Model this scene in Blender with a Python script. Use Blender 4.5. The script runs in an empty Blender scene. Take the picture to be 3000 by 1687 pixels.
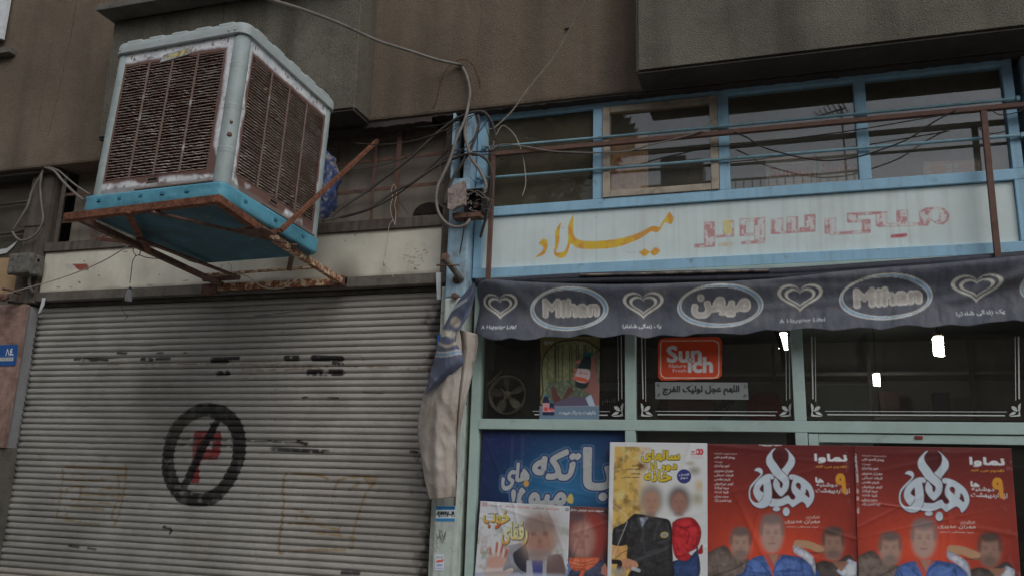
import bpy, bmesh, math, random, unicodedata
import numpy as np
from mathutils import Matrix, Vector
random.seed(7); RNG = np.random.default_rng(11)
sc = bpy.context.scene
COL = sc.collection

# ------------------------------------------------------------------ camera
FPX = 2400.0
YAW, PIT, ROL = (math.radians(a) for a in (-17.55, 13.0, 1.65))
EYE = np.array([0.0, 0.0, 1.6])
F_ = np.array([math.sin(YAW)*math.cos(PIT), math.cos(YAW)*math.cos(PIT), math.sin(PIT)])
_R0 = np.array([math.cos(YAW), -math.sin(YAW), 0.0]); _U0 = np.cross(_R0, F_)
R_ = _R0*math.cos(ROL) + _U0*math.sin(ROL); U_ = -_R0*math.sin(ROL) + _U0*math.cos(ROL)
cam = bpy.data.cameras.new('camera'); cam.sensor_width = 36.0; cam.lens = FPX/3000*36
cam.clip_start = 0.05; cam.clip_end = 400
co = bpy.data.objects.new('camera', cam); COL.objects.link(co)
co.matrix_world = Matrix(((R_[0], U_[0], -F_[0], EYE[0]), (R_[1], U_[1], -F_[1], EYE[1]), (R_[2], U_[2], -F_[2], EYE[2]), (0, 0, 0, 1)))
sc.camera = co

# ------------------------------------------------------------------ sky, sun, exposure
SUN_EL, SUN_AZ = math.radians(42), math.radians(135)
w = bpy.data.worlds.new('World'); sc.world = w; w.use_nodes = True
nt = w.node_tree; nt.nodes.clear()
sky = nt.nodes.new('ShaderNodeTexSky'); sky.sky_type = 'NISHITA'; sky.sun_disc = False
sky.sun_elevation = SUN_EL; sky.sun_rotation = SUN_AZ; sky.air_density = 1.0; sky.dust_density = 1.6; sky.ozone_density = 1.0
hsv = nt.nodes.new('ShaderNodeHueSaturation'); hsv.inputs['Saturation'].default_value = 0.22
tint = nt.nodes.new('ShaderNodeMix'); tint.data_type = 'RGBA'; tint.blend_type = 'MULTIPLY'
tint.inputs['Factor'].default_value = 1.0; tint.inputs[7].default_value = (0.93, 0.965, 1.0, 1)
bg = nt.nodes.new('ShaderNodeBackground'); bg.inputs['Strength'].default_value = 0.15
ow = nt.nodes.new('ShaderNodeOutputWorld')
nt.links.new(sky.outputs[0], hsv.inputs['Color']); nt.links.new(hsv.outputs[0], tint.inputs[6])
nt.links.new(tint.outputs[2], bg.inputs['Color']); nt.links.new(bg.outputs[0], ow.inputs['Surface'])
sun = bpy.data.lights.new('sun', 'SUN'); sun.energy = 0.5; sun.angle = math.radians(40); sun.color = (1.0, 0.96, 0.9)
so = bpy.data.objects.new('sun', sun); COL.objects.link(so)
# light comes from above the street, behind the camera
d = Vector((math.sin(SUN_AZ)*math.cos(SUN_EL), math.cos(SUN_AZ)*math.cos(SUN_EL), math.sin(SUN_EL)))
so.rotation_euler = d.to_track_quat('Z', 'Y').to_euler(); so.location = d*20
vs = sc.view_settings; vs.view_transform = 'Standard'; vs.look = 'None'; vs.exposure = 0.08; vs.gamma = 1.0
vs.use_curve_mapping = False
sc.cycles.max_bounces = 8; sc.cycles.transparent_max_bounces = 16; sc.cycles.caustics_reflective = False; sc.cycles.caustics_refractive = False
sc.cycles.use_denoising = True

# ------------------------------------------------------------------ survey helpers: a pixel of the photograph back onto a wall plane
def ray(px, py): return F_ + R_*(px-1500)/FPX - U_*(py-843.5)/FPX
def P(px, py, Y=4.5):
    d = ray(px, py); return EYE + d*(Y-EYE[1])/d[1]
def PZ(px, py, z):
    d = ray(px, py); return EYE + d*(z-EYE[2])/d[2]
def wx(px, py, Y=4.5): return float(P(px, py, Y)[0])
def wz(px, py, Y=4.5): return float(P(px, py, Y)[2])
def s2l(v):
    v = v/255.0
    return v/12.92 if v <= 0.04045 else ((v+0.055)/1.055)**2.4
GAIN = 1.8
def C(r, g, b, k=1.0): return tuple(min(0.85, s2l(v)*GAIN*k) for v in (r, g, b))
def Q(ox, oy, s, pts): return [(ox+x/s, oy+y/s) for x, y in pts]

# ------------------------------------------------------------------ object helpers
def link(o, parent=None):
    COL.objects.link(o)
    if parent is not None: o.parent = parent
    return o
def thing(name, label, cat, group=None, loc=(0, 0, 0), kind=None):
    o = bpy.data.objects.new(name, None); o.empty_display_size = 0.1; link(o); o.location = loc
    o['label'] = label; o['category'] = cat
    if group: o['group'] = group
    if kind: o['kind'] = kind
    return o
def tag(o, label, cat, group=None, kind=None):
    o['label'] = label; o['category'] = cat
    if group: o['group'] = group
    if kind: o['kind'] = kind
    return o
def mesh_obj(name, verts, faces, mat, parent=None, smooth=False, kind=None, mats=None):
    me = bpy.data.meshes.new(name); me.from_pydata([tuple(map(float, v)) for v in verts], [], faces)
    me.materials.append(mat)
    if smooth: me.polygons.foreach_set('use_smooth', [True]*len(me.polygons))
    me.update(); o = bpy.data.objects.new(name, me); link(o, parent)
    if parent is not None:
        o.matrix_parent_inverse = Matrix.Translation(-Vector(parent.location)) if parent.type == 'EMPTY' and parent.parent is None and not parent.get('localspace') else Matrix()
    if kind: o['kind'] = kind
    return o
def bm_obj(name, bm, mat, parent=None, smooth=False, kind=None):
    me = bpy.data.meshes.new(name); bmesh.ops.recalc_face_normals(bm, faces=bm.faces[:]); bm.to_mesh(me); bm.free(); me.materials.append(mat)
    if smooth: me.polygons.foreach_set('use_smooth', [True]*len(me.polygons))
    o = bpy.data.objects.new(name, me); link(o, parent)
    if parent is not None:
        o.matrix_parent_inverse = Matrix.Translation(-Vector(parent.location)) if parent.type == 'EMPTY' and parent.parent is None and not parent.get('localspace') else Matrix()
    if kind: o['kind'] = kind
    return o
def add_box(bm, x0, x1, y0, y1, z0, z1, bev=0.0, M=None):
    vs_ = [bm.verts.new((x, y, z)) for x in (x0, x1) for y in (y0, y1) for z in (z0, z1)]
    fs = [bm.faces.new([vs_[i] for i in f]) for f in ((0, 1, 3, 2), (4, 6, 7, 5), (0, 4, 5, 1), (2, 3, 7, 6), (0, 2, 6, 4), (1, 5, 7, 3))]
    if bev > 0:
        es = list({e for f in fs for e in f.edges})
        r = bmesh.ops.bevel(bm, geom=es, offset=bev, segments=2, affect='EDGES', profile=0.6)
        vs_ = list({v for f in r['faces'] for v in f.verts} | {v for v in vs_ if v.is_valid})
    if M is not None: bmesh.ops.transform(bm, matrix=M, verts=[v for v in vs_ if v.is_valid])
    return vs_
def box(name, x0, x1, y0, y1, z0, z1, mat, parent=None, bev=0.002, kind=None):
    bm = bmesh.new(); add_box(bm, x0, x1, y0, y1, z0, z1, bev); return bm_obj(name, bm, mat, parent, kind=kind)
def beam(name, a, b, wdt, hgt, mat, parent=None, bev=0.0015, up=(0, 0, 1), angle=False):
    """a bar from a to b; an angle iron when angle is set"""
    a, b = Vector(a), Vector(b); L = (b-a).length; X = (b-a)/L; Z = Vector(up); Yv = Z.cross(X)
    if Yv.length < 1e-4: Yv = Vector((0, 1, 0)).cross(X)
    Yv.normalize(); Z = X.cross(Yv)
    M = Matrix(((X.x, Yv.x, Z.x, a.x), (X.y, Yv.y, Z.y, a.y), (X.z, Yv.z, Z.z, a.z), (0, 0, 0, 1)))
    bm = bmesh.new()
    if angle:
        t = 0.005
        add_box(bm, 0, L, -wdt/2, wdt/2, hgt/2-t, hgt/2, 0, M); add_box(bm, 0, L, angle*(wdt/2) - (t if angle > 0 else 0), angle*(wdt/2) + (0 if angle > 0 else t), -hgt/2, hgt/2-t, 0, M)
    else: add_box(bm, 0, L, -wdt/2, wdt/2, -hgt/2, hgt/2, bev, M)
    return bm_obj(name, bm, mat, parent)
def catmull(pts, n=8):
    pts = [np.array(p, float) for p in pts]
    if len(pts) < 3: return pts
    q = [2*pts[0]-pts[1]] + pts + [2*pts[-1]-pts[-2]]; out = []
    for i in range(1, len(q)-2):
        for k in range(n):
            t = k/n; p0, p1, p2, p3 = q[i-1:i+3]
            out.append(0.5*((2*p1) + (-p0+p2)*t + (2*p0-5*p1+4*p2-p3)*t*t + (-p0+3*p1-3*p2+p3)*t**3))
    out.append(pts[-1]); return out
def tube_geo(path, r, sides=8, taper=None):
    V, Fc = [], []; prev = None
    for i, p in enumerate(path):
        a = path[max(0, i-1)]; b = path[min(len(path)-1, i+1)]; t = Vector(b-a)
        if t.length < 1e-9: t = Vector((0, 0, 1))
        t.normalize()
        if prev is None:
            n = t.cross(Vector((0.13, 1, 0.07))); n.normalize()
        else:
            n = prev - t*prev.dot(t); n.normalize()
        prev = n; bn = t.cross(n); rr = r if taper is None else r*taper(i/(len(path)-1))
        for k in range(sides):
            c, s = math.cos(2*math.pi*k/sides), math.sin(2*math.pi*k/sides); V.append(tuple(Vector(p) + (n*c+bn*s)*rr))
        if i:
            o = (i-1)*sides
            for k in range(sides): Fc.append((o+k, o+(k+1) % sides, o+sides+(k+1) % sides, o+sides+k))
    Fc.append(tuple(range(sides-1, -1, -1))); o = (len(path)-1)*sides; Fc.append(tuple(o+k for k in range(sides)))
    return V, Fc
def tube(name, pts, r, mat, parent=None, n=8, sides=8, taper=None):
    V, Fc = tube_geo(catmull(pts, n), r, sides, taper); return mesh_obj(name, V, Fc, mat, parent, smooth=True)
def pxpath(pts, Y):
    """pixels of the photo onto a plane (or a depth per point) -> world points"""
    n = len(pts)
    if isinstance(Y, (int, float)): Y = [Y]*n
    elif len(Y) == 2: Y = [Y[0]+(Y[1]-Y[0])*i/(n-1) for i in range(n)]
    return [P(p[0], p[1], y) for p, y in zip(pts, Y)]
def lathe(name, prof, mat, parent=None, n=20, M=None, smooth=True):
    V, Fc = [], []
    for r, z in prof:
        for k in range(n): V.append((r*math.cos(2*math.pi*k/n), r*math.sin(2*math.pi*k/n), z))
    for i in range(len(prof)-1):
        for k in range(n): Fc.append((i*n+k, i*n+(k+1) % n, (i+1)*n+(k+1) % n, (i+1)*n+k))
    Fc.append(tuple(range(n-1, -1, -1))); Fc.append(tuple((len(prof)-1)*n+k for k in range(n)))
    if M is not None: V = [tuple(M @ Vector(v)) for v in V]
    return mesh_obj(name, V, Fc, mat, parent, smooth)
def plate(name, pxs, Y, thick, mat, parent=None, smooth=False):
    """a flat plate with the outline of the photo, on plane Y, with real thickness towards the wall"""
    p = [P(x, y, Y) for x, y in pxs]; n = len(p)
    V = [tuple(q) for q in p] + [(q[0], q[1]+thick, q[2]) for q in p]
    Fc = [tuple(range(n)), tuple(range(2*n-1, n-1, -1))] + [(i, i+n, (i+1) % n+n, (i+1) % n) for i in range(n)]
    return mesh_obj(name, V, Fc, mat, parent)

# ------------------------------------------------------------------ materials
MATS = {}
def N(nt, typ, **kw):
    n = nt.nodes.new(typ)
    for k, v in kw.items(): setattr(n, k, v)
    return n
def ramp(nt, src, a, b, ca=(0, 0, 0, 1), cb=(1, 1, 1, 1)):
    r = N(nt, 'ShaderNodeValToRGB'); r.color_ramp.elements[0].position = a; r.color_ramp.elements[1].position = b
    r.color_ramp.elements[0].color = ca; r.color_ramp.elements[1].color = cb; nt.links.new(src, r.inputs[0]); return r.outputs[0]
def mixc(nt, fac, a, b, mode='MIX'):
    m = N(nt, 'ShaderNodeMix', data_type='RGBA', blend_type=mode)
    for sock, v in ((m.inputs[0], fac), (m.inputs[6], a), (m.inputs[7], b)):
        if hasattr(v, 'links'): nt.links.new(v, sock)
        else: sock.default_value = v if not isinstance(v, tuple) else (*v[:3], 1)
    return m.outputs[2]
def surf(name, base, rough=0.7, metal=0.0, var=0.25, vscale=3.0, stains=(), streak=None, bump=(60, 0.1), bump2=None, attr=False, spec=0.4, speck=None, coords='world'):
    """painted / plastered / rusted surface: base colour with broad variation, stains [(colour, scale, lo, hi, amount)], vertical dirt streaks, specks and bump"""
    if name in MATS: return MATS[name]
    m = bpy.data.materials.new(name); m.use_nodes = True; nt = m.node_tree; nt.nodes.clear(); L = nt.links.new
    out = N(nt, 'ShaderNodeOutputMaterial'); bs = N(nt, 'ShaderNodeBsdfPrincipled'); L(bs.outputs[0], out.inputs[0])
    if coords == 'world': g = N(nt, 'ShaderNodeNewGeometry').outputs['Position']
    else: g = N(nt, 'ShaderNodeTexCoord').outputs['Object']
    if attr: col = N(nt, 'ShaderNodeVertexColor', layer_name='Col').outputs[0]
    else:
        rgb = N(nt, 'ShaderNodeRGB'); rgb.outputs[0].default_value = (*base, 1); col = rgb.outputs[0]
    n1 = N(nt, 'ShaderNodeTexNoise'); n1.inputs['Scale'].default_value = vscale; n1.inputs['Detail'].default_value = 7; n1.inputs['Roughness'].default_value = 0.62; L(g, n1.inputs['Vector'])
    v = ramp(nt, n1.outputs[0], 0.3, 0.7, (1-var, 1-var, 1-var, 1), (1+var*0.6, 1+var*0.6, 1+var*0.6, 1))
    col = mixc(nt, 1.0, col, v, 'MULTIPLY')
    if streak:
        scol, sx, sz, lo, hi, amt = streak
        mp = N(nt, 'ShaderNodeMapping'); mp.inputs['Scale'].default_value = (sx, sx, sz); L(g, mp.inputs[0])
        ns = N(nt, 'ShaderNodeTexNoise'); ns.inputs['Scale'].default_value = 1.0; ns.inputs['Detail'].default_value = 5; L(mp.outputs[0], ns.inputs['Vector'])
        f = ramp(nt, ns.outputs[0], lo, hi, (0, 0, 0, 1), (amt, amt, amt, 1)); col = mixc(nt, f, col, scol)
    for k, (scol, ssc, lo, hi, amt) in enumerate(stains):
        ns = N(nt, 'ShaderNodeTexNoise'); ns.inputs['Scale'].default_value = ssc; ns.inputs['Detail'].default_value = 9; ns.inputs['Roughness'].default_value = 0.68
        mp = N(nt, 'ShaderNodeMapping'); mp.inputs['Location'].default_value = (3.7*k+1, 1.3*k, 2.9*k); L(g, mp.inputs[0]); L(mp.outputs[0], ns.inputs['Vector'])
        f = ramp(nt, ns.outputs[0], lo, hi, (0, 0, 0, 1), (amt, amt, amt, 1)); col = mixc(nt, f, col, scol)
    if speck:
        pscale, pamt = speck
        np_ = N(nt, 'ShaderNodeTexNoise'); np_.inputs['Scale'].default_value = pscale; np_.inputs['Detail'].default_value = 3; L(g, np_.inputs['Vector'])
        col = mixc(nt, 1.0, col, ramp(nt, np_.outputs[0], 0.32, 0.68, (1-pamt, 1-pamt, 1-pamt, 1), (1+pamt, 1+pamt, 1+pamt, 1)), 'MULTIPLY')
    L(col, bs.inputs['Base Color']); bs.inputs['Metallic'].default_value = metal; bs.inputs['Specular IOR Level'].default_value = spec
    rr = N(nt, 'ShaderNodeMapRange'); rr.inputs[3].default_value = max(0, rough-0.1); rr.inputs[4].default_value = min(1, rough+0.15); L(n1.outputs[0], rr.inputs[0]); L(rr.outputs[0], bs.inputs['Roughness'])
    nb = N(nt, 'ShaderNodeTexNoise'); nb.inputs['Scale'].default_value = bump[0]; nb.inputs['Detail'].default_value = 4; L(g, nb.inputs['Vector'])
    bp = N(nt, 'ShaderNodeBump'); bp.inputs['Strength'].default_value = bump[1]; bp.inputs['Distance'].default_value = 0.01; L(nb.outputs[0], bp.inputs['Height']); last = bp.outputs[0]
    if bump2:
        nb2 = N(nt, 'ShaderNodeTexNoise'); nb2.inputs['Scale'].default_value = bump2[0]; nb2.inputs['Detail'].default_value = 3; L(g, nb2.inputs['Vector'])
        b2 = N(nt, 'ShaderNodeBump'); b2.inputs['Strength'].default_value = bump2[1]; b2.inputs['Distance'].default_value = bump2[2] if len(bump2) > 2 else 0.02
        L(nb2.outputs[0], b2.inputs['Height']); L(last, b2.inputs['Normal']); last = b2.outputs[0]
    L(last, bs.inputs['Normal']); MATS[name] = m; return m
def emit(name, colr, s):
    m = bpy.data.materials.new(name); m.use_nodes = True; b = m.node_tree.nodes['Principled BSDF']
    b.inputs['Base Color'].default_value = (.8, .8, .8, 1); b.inputs['Emission Color'].default_value = (*colr, 1); b.inputs['Emission Strength'].default_value = s; return m
def glass(name, dirt=0.06, tint=(0.85, 0.87, 0.86), dirtcol=(0.25, 0.23, 0.2), wav=0.05, ior=1.5):
    m = bpy.data.materials.new(name); m.use_nodes = True; nt = m.node_tree; nt.nodes.clear(); L = nt.links.new
    out = N(nt, 'ShaderNodeOutputMaterial'); tr = N(nt, 'ShaderNodeBsdfTransparent'); tr.inputs[0].default_value = (*tint, 1)
    gl = N(nt, 'ShaderNodeBsdfGlossy'); gl.inputs['Roughness'].default_value = 0.015; gl.inputs[0].default_value = (1, 1, 1, 1)
    df = N(nt, 'ShaderNodeBsdfDiffuse'); df.inputs[0].default_value = (*dirtcol, 1)
    g = N(nt, 'ShaderNodeNewGeometry'); nz = N(nt, 'ShaderNodeTexNoise'); nz.inputs['Scale'].default_value = 2.2; nz.inputs['Detail'].default_value = 1; L(g.outputs['Position'], nz.inputs['Vector'])
    bp = N(nt, 'ShaderNodeBump'); bp.inputs['Strength'].default_value = wav; bp.inputs['Distance'].default_value = 0.02; L(nz.outputs[0], bp.inputs['Height']); L(bp.outputs[0], gl.inputs['Normal'])
    fr = N(nt, 'ShaderNodeFresnel'); fr.inputs[0].default_value = ior
    nd = N(nt, 'ShaderNodeTexNoise'); nd.inputs['Scale'].default_value = 5; nd.inputs['Detail'].default_value = 8; nd.inputs['Roughness'].default_value = 0.7; L(g.outputs['Position'], nd.inputs['Vector'])
    df_f = ramp(nt, nd.outputs[0], 0.35, 0.75, (dirt*0.5,)*3+(1,), (dirt*1.6,)*3+(1,))
    inv = N(nt, 'ShaderNodeMath', operation='SUBTRACT'); inv.inputs[0].default_value = 1.0; L(g.outputs['Backfacing'], inv.inputs[1]); mu = N(nt, 'ShaderNodeMath', operation='MULTIPLY'); L(fr.outputs[0], mu.inputs[0]); L(inv.outputs[0], mu.inputs[1])
    m1 = N(nt, 'ShaderNodeMixShader'); L(mu.outputs[0], m1.inputs[0]); L(tr.outputs[0], m1.inputs[1]); L(gl.outputs[0], m1.inputs[2])
    m2 = N(nt, 'ShaderNodeMixShader'); L(df_f, m2.inputs[0]); L(m1.outputs[0], m2.inputs[1]); L(df.outputs[0], m2.inputs[2]); L(m2.outputs[0], out.inputs[0])
    return m

DIRT = (0.035, 0.028, 0.022)
RUSTC = (0.13, 0.05, 0.025)
m_stucco_grey = surf('stucco_grey', C(88, 84, 74), 0.95, var=0.22, vscale=1.6, bump=(130, 0.7), bump2=(9, 0.25, 0.03), speck=(190, 0.45), stains=[((0.065, 0.055, 0.045), 1.3, 0.46, 0.72, 0.6), ((0.20, 0.19, 0.16), 4, 0.58, 0.75, 0.4)], streak=((0.06, 0.05, 0.042), 4, 0.22, 0.48, 0.72, 0.65), spec=0.15)
m_stucco_brown = surf('stucco_brown', C(94, 83, 71), 0.95, var=0.18, vscale=1.3, bump=(130, 0.7), bump2=(8, 0.25, 0.03), speck=(190, 0.4), stains=[((0.08, 0.055, 0.04), 1.2, 0.46, 0.74, 0.5), ((0.17, 0.14, 0.11), 3.4, 0.58, 0.75, 0.4)], streak=((0.062, 0.05, 0.04), 3.4, 0.2, 0.48, 0.72, 0.65), spec=0.15)
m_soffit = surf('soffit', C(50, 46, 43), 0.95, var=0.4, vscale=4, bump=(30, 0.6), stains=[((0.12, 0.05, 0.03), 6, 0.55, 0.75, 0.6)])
m_concrete = surf('concrete', C(84, 80, 74), 0.9, var=0.3, vscale=5, bump=(60, 0.5), stains=[((0.05, 0.045, 0.04), 8, 0.5, 0.75, 0.6)])
m_blue = surf('blue_paint', C(122, 155, 173), 0.55, var=0.12, vscale=6, bump=(120, 0.06), bump2=(14, 0.12, 0.01), stains=[(C(70, 74, 72), 14, 0.60, 0.74, 0.55), (RUSTC, 30, 0.70, 0.76, 0.8)], streak=(C(100, 118, 126), 30, 1.2, 0.5, 0.8, 0.45))
m_blue_post = surf('blue_post_paint', C(128, 152, 166), 0.6, var=0.22, vscale=7, bump=(70, 0.15), bump2=(10, 0.3, 0.01), stains=[(C(86, 80, 74), 10, 0.5, 0.68, 0.7), (RUSTC, 26, 0.63, 0.7, 0.85)], streak=(C(96, 92, 84), 26, 0.8, 0.45, 0.75, 0.6))
m_green = surf('pale_green_paint', C(138, 154, 148), 0.5, var=0.12, vscale=5, bump=(100, 0.08), stains=[(C(86, 88, 82), 9, 0.55, 0.78, 0.45), (RUSTC, 32, 0.7, 0.75, 0.7)])
m_white_sign = surf('sign_print', (1, 1, 1), 0.6, var=0.08, vscale=4, attr=True, bump=(80, 0.05), streak=(C(128, 126, 116), 34, 0.9, 0.5, 0.85, 0.35), stains=[(C(132, 124, 104), 3, 0.58, 0.8, 0.3)])
m_print = surf('poster_print', (1, 1, 1), 0.42, var=0.05, vscale=3, attr=True, bump=(14, 0.12), spec=0.5)
m_shutter = surf('shutter_paint', (1, 1, 1), 0.5, var=0.14, vscale=4, attr=True, bump=(50, 0.2), bump2=(7, 0.4, 0.012), stains=[(C(60, 50, 42), 22, 0.64, 0.73, 0.7), (C(104, 94, 82), 3, 0.5, 0.8, 0.45)], spec=0.3)
m_fascia = surf('fascia_print', (1, 1, 1), 0.6, var=0.16, vscale=2.2, attr=True, bump=(70, 0.08), streak=(C(124, 116, 102), 9, 0.8, 0.5, 0.85, 0.3), stains=[(C(120, 108, 92), 1.6, .5, .75, .4)])
m_band = surf('weathered_band', C(92, 87, 80), 0.8, var=0.35, vscale=6, bump=(60, 0.3), streak=(C(66, 60, 54), 12, 1.2, 0.45, 0.8, 0.5), stains=[(C(54, 48, 42), 12, 0.45, 0.7, 0.6)])
m_greyframe = surf('old_grey_frame', C(84, 77, 70), 0.8, var=0.3, vscale=7, bump=(60, 0.3), stains=[(C(60, 42, 32), 14, 0.5, 0.7, 0.6)], streak=(C(40, 35, 31), 26, 1.0, 0.45, 0.7, 0.6))
m_darkpanel = surf('dark_panel', C(108, 100, 90), 0.85, var=0.25, vscale=3, bump=(60, 0.2), streak=(C(84, 74, 66), 14, 0.7, 0.45, 0.75, 0.6))
m_rust = surf('rust', C(104, 66, 48), 0.85, var=0.4, vscale=18, bump=(140, 0.6), stains=[(C(62, 34, 24), 30, 0.45, 0.62, 0.8), (C(128, 88, 62), 55, 0.6, 0.72, 0.6)])
m_rust_dark = surf('dark_rust', C(92, 68, 58), 0.85, var=0.35, vscale=14, bump=(120, 0.4), stains=[(C(50, 38, 32), 25, 0.45, 0.65, 0.8)])
m_rust_cream = surf('flaking_cream', C(170, 150, 124), 0.8, var=0.2, vscale=12, bump=(90, 0.5), stains=[(C(108, 62, 36), 22, 0.44, 0.53, 0.95), (C(60, 36, 26), 45, 0.55, 0.64, 0.9)])
m_rail = surf('railing_brown', C(84, 61, 52), 0.7, var=0.25, vscale=16, bump=(80, 0.2), stains=[(C(60, 38, 30), 20, 0.5, 0.7, 0.6)])
m_rod = surf('rod_paint', C(104, 132, 140), 0.5, var=0.2, vscale=20, bump=(90, 0.2), stains=[(C(70, 60, 52), 30, 0.58, 0.7, 0.8)])
m_cable = surf('grey_cable', C(98, 92, 86), 0.6, var=0.25, vscale=12, bump=(60, 0.1), stains=[(C(60, 52, 46), 14, 0.5, 0.7, 0.5)])
m_cable_dark = surf('dark_cable', C(58, 52, 48), 0.6, var=0.25, vscale=12, bump=(60, 0.1))
m_cable_black = surf('black_wire', C(34, 30, 29), 0.6, var=0.2, vscale=12, bump=(60, 0.1))
m_wire_light = surf('pale_wire', C(150, 142, 128), 0.6, var=0.2, vscale=20, bump=(60, 0.1))
m_box_grey = surf('meter_box', C(92, 90, 84), 0.8, var=0.3, vscale=16, bump=(90, 0.5), stains=[(C(58, 52, 46), 22, 0.45, 0.65, 0.7)])
m_black = surf('black_hole', (0.006, 0.006, 0.006), 0.9, var=0.1)
m_stone = surf('red_stone', C(128, 104, 94), 0.55, var=0.35, vscale=18, bump=(60, 0.2), stains=[(C(86, 60, 52), 8, 0.45, 0.65, 0.7), (C(150, 140, 130), 34, 0.62, 0.7, 0.7)])
m_stone_side = surf('grey_reveal', C(118, 118, 120), 0.6, var=0.2, vscale=8, bump=(60, 0.15), stains=[(C(120, 100, 88), 14, 0.62, 0.7, 0.6)])
m_beige_frame = surf('bare_window_frame', C(140, 130, 116), 0.7, var=0.2, vscale=9, bump=(60, 0.2), stains=[(C(92, 80, 68), 16, 0.5, 0.7, 0.6)])
m_cool_white = surf('cooler_panel', (1, 1, 1), 0.6, var=0.12, vscale=8, attr=True, bump=(70, 0.25), coords='object')
m_cool_grey = surf('cooler_post_paint', C(124, 132, 130), 0.5, var=0.14, vscale=7, bump=(60, 0.1), bump2=(8, 0.5, 0.015), stains=[(C(96, 80, 70), 12, 0.62, 0.76, 0.7), (C(150, 152, 150), 9, 0.55, 0.7, 0.5)], coords='object')
m_cool_lid = surf('cooler_lid_paint', C(136, 142, 140), 0.5, var=0.12, vscale=7, bump=(60, 0.1), bump2=(10, 0.4, 0.01), stains=[(C(100, 92, 84), 14, 0.6, 0.76, 0.6)], coords='object')
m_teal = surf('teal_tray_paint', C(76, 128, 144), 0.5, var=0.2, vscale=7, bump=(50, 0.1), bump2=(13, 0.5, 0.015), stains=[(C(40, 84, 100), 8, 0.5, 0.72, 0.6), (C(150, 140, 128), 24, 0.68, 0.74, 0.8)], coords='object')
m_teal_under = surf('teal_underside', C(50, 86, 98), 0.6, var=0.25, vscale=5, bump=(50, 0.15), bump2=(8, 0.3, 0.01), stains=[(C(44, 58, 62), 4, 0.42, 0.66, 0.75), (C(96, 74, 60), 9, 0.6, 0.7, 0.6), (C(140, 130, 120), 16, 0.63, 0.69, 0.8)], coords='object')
m_louvre = surf('louvre_rust', C(128, 112, 103), 0.85, var=0.3, vscale=14, bump=(120, 0.6), stains=[(C(168, 162, 156), 16, 0.50, 0.62, 0.55), (C(104, 80, 68), 6, 0.50, 0.64, 0.8)], coords='object')
m_pad = surf('cooler_pad', C(100, 86, 76), 0.95, var=0.4, vscale=60, bump=(200, 1.0), coords='object')
m_rib = surf('rusty_rib', C(100, 82, 73), 0.8, var=0.25, vscale=12, bump=(90, 0.3), stains=[(C(150, 148, 146), 4, 0.56, 0.62, 0.9)], coords='object')
m_steel = surf('bright_steel', C(150, 150, 148), 0.4, metal=0.6, var=0.15, vscale=30)
m_hookwhite = surf('white_clip', C(170, 172, 172), 0.5, var=0.15, vscale=20, bump=(50, 0.1), stains=[(C(110, 90, 70), 30, 0.65, 0.72, 0.7)])
m_porcelain = surf('porcelain', C(150, 150, 150), 0.4, var=0.12, vscale=20, stains=[(C(90, 84, 78), 30, 0.55, 0.7, 0.6)])
m_cloth = surf('awning_print', (1, 1, 1), 0.6, var=0.16, vscale=2.5, attr=True, bump=(160, 0.2), bump2=(11, 0.45, 0.02), stains=[(C(104, 100, 96), 4, 0.48, 0.75, 0.35), (C(50, 48, 50), 9, 0.6, 0.75, 0.4)], streak=(C(96, 92, 90), 14, 1.5, 0.5, 0.8, 0.3), spec=0.5)
m_cloth_back = surf('awning_lining', C(146, 138, 130), 0.85, var=0.16, vscale=3, bump=(220, 0.25), bump2=(9, 0.5, 0.02), stains=[(C(112, 98, 86), 5, 0.46, 0.72, 0.75), (C(80, 68, 58), 8, 0.60, 0.72, 0.7)])
m_roll = surf('rolled_awning', C(46, 46, 54), 0.6, var=0.25, vscale=6, bump=(60, 0.1), bump2=(12, 0.5, 0.02))
m_bag = surf('blue_bag', C(46, 58, 90), 0.45, var=0.25, vscale=10, bump=(30, 0.3), stains=[(C(120, 112, 106), 8, 0.5, 0.56, 0.8)])
m_tan = surf('tan_board', C(136, 112, 84), 0.8, var=0.2, vscale=8, bump=(60, 0.1))
m_wallin = surf('interior_wall', (0.15, 0.147, 0.135), 0.8, var=0.15, vscale=2)
m_darkin = surf('interior_dark', (0.045, 0.043, 0.04), 0.8, var=0.2, vscale=3)
m_fan = surf('fan_metal', C(110, 98, 86), 0.5, var=0.3, vscale=14, stains=[(C(60, 48, 38), 18, 0.5, 0.7, 0.7)])
m_decal = surf('glass_decal', C(158, 160, 156), 0.6, var=0.06)
m_brick = surf('opposite_brick', (0.16, 0.11, 0.08), 0.9, var=0.25, vscale=2)
m_asphalt = surf('asphalt', (0.05, 0.05, 0.05), 0.9, var=0.25, vscale=2, bump=(80, 0.6), speck=(160, 0.4))
m_paving = surf('paving', (0.30, 0.29, 0.27), 0.85, var=0.25, vscale=2.5, bump=(60, 0.3))
m_leaf = surf('leaf', (0.05, 0.075, 0.03), 0.6, var=0.4, vscale=5)
m_bark = surf('bark', (0.09, 0.07, 0.05), 0.9, var=0.3, vscale=8, bump=(40, 0.8))
m_tank = surf('tank_plastic', (0.035, 0.045, 0.06), 0.5, var=0.2, vscale=2)
g_pane = glass('shop_glass', 0.05, wav=0.035, ior=1.8)
g_transom_old = glass('dusty_glass', 0.42, tint=(0.8, 0.8, 0.76), dirtcol=C(84, 78, 66), wav=0.03, ior=1.5)
g_transom = glass('transom_glass', 0.20, tint=(0.95, 0.95, 0.93), dirtcol=C(110, 104, 92), wav=0.012, ior=1.95)

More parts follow.
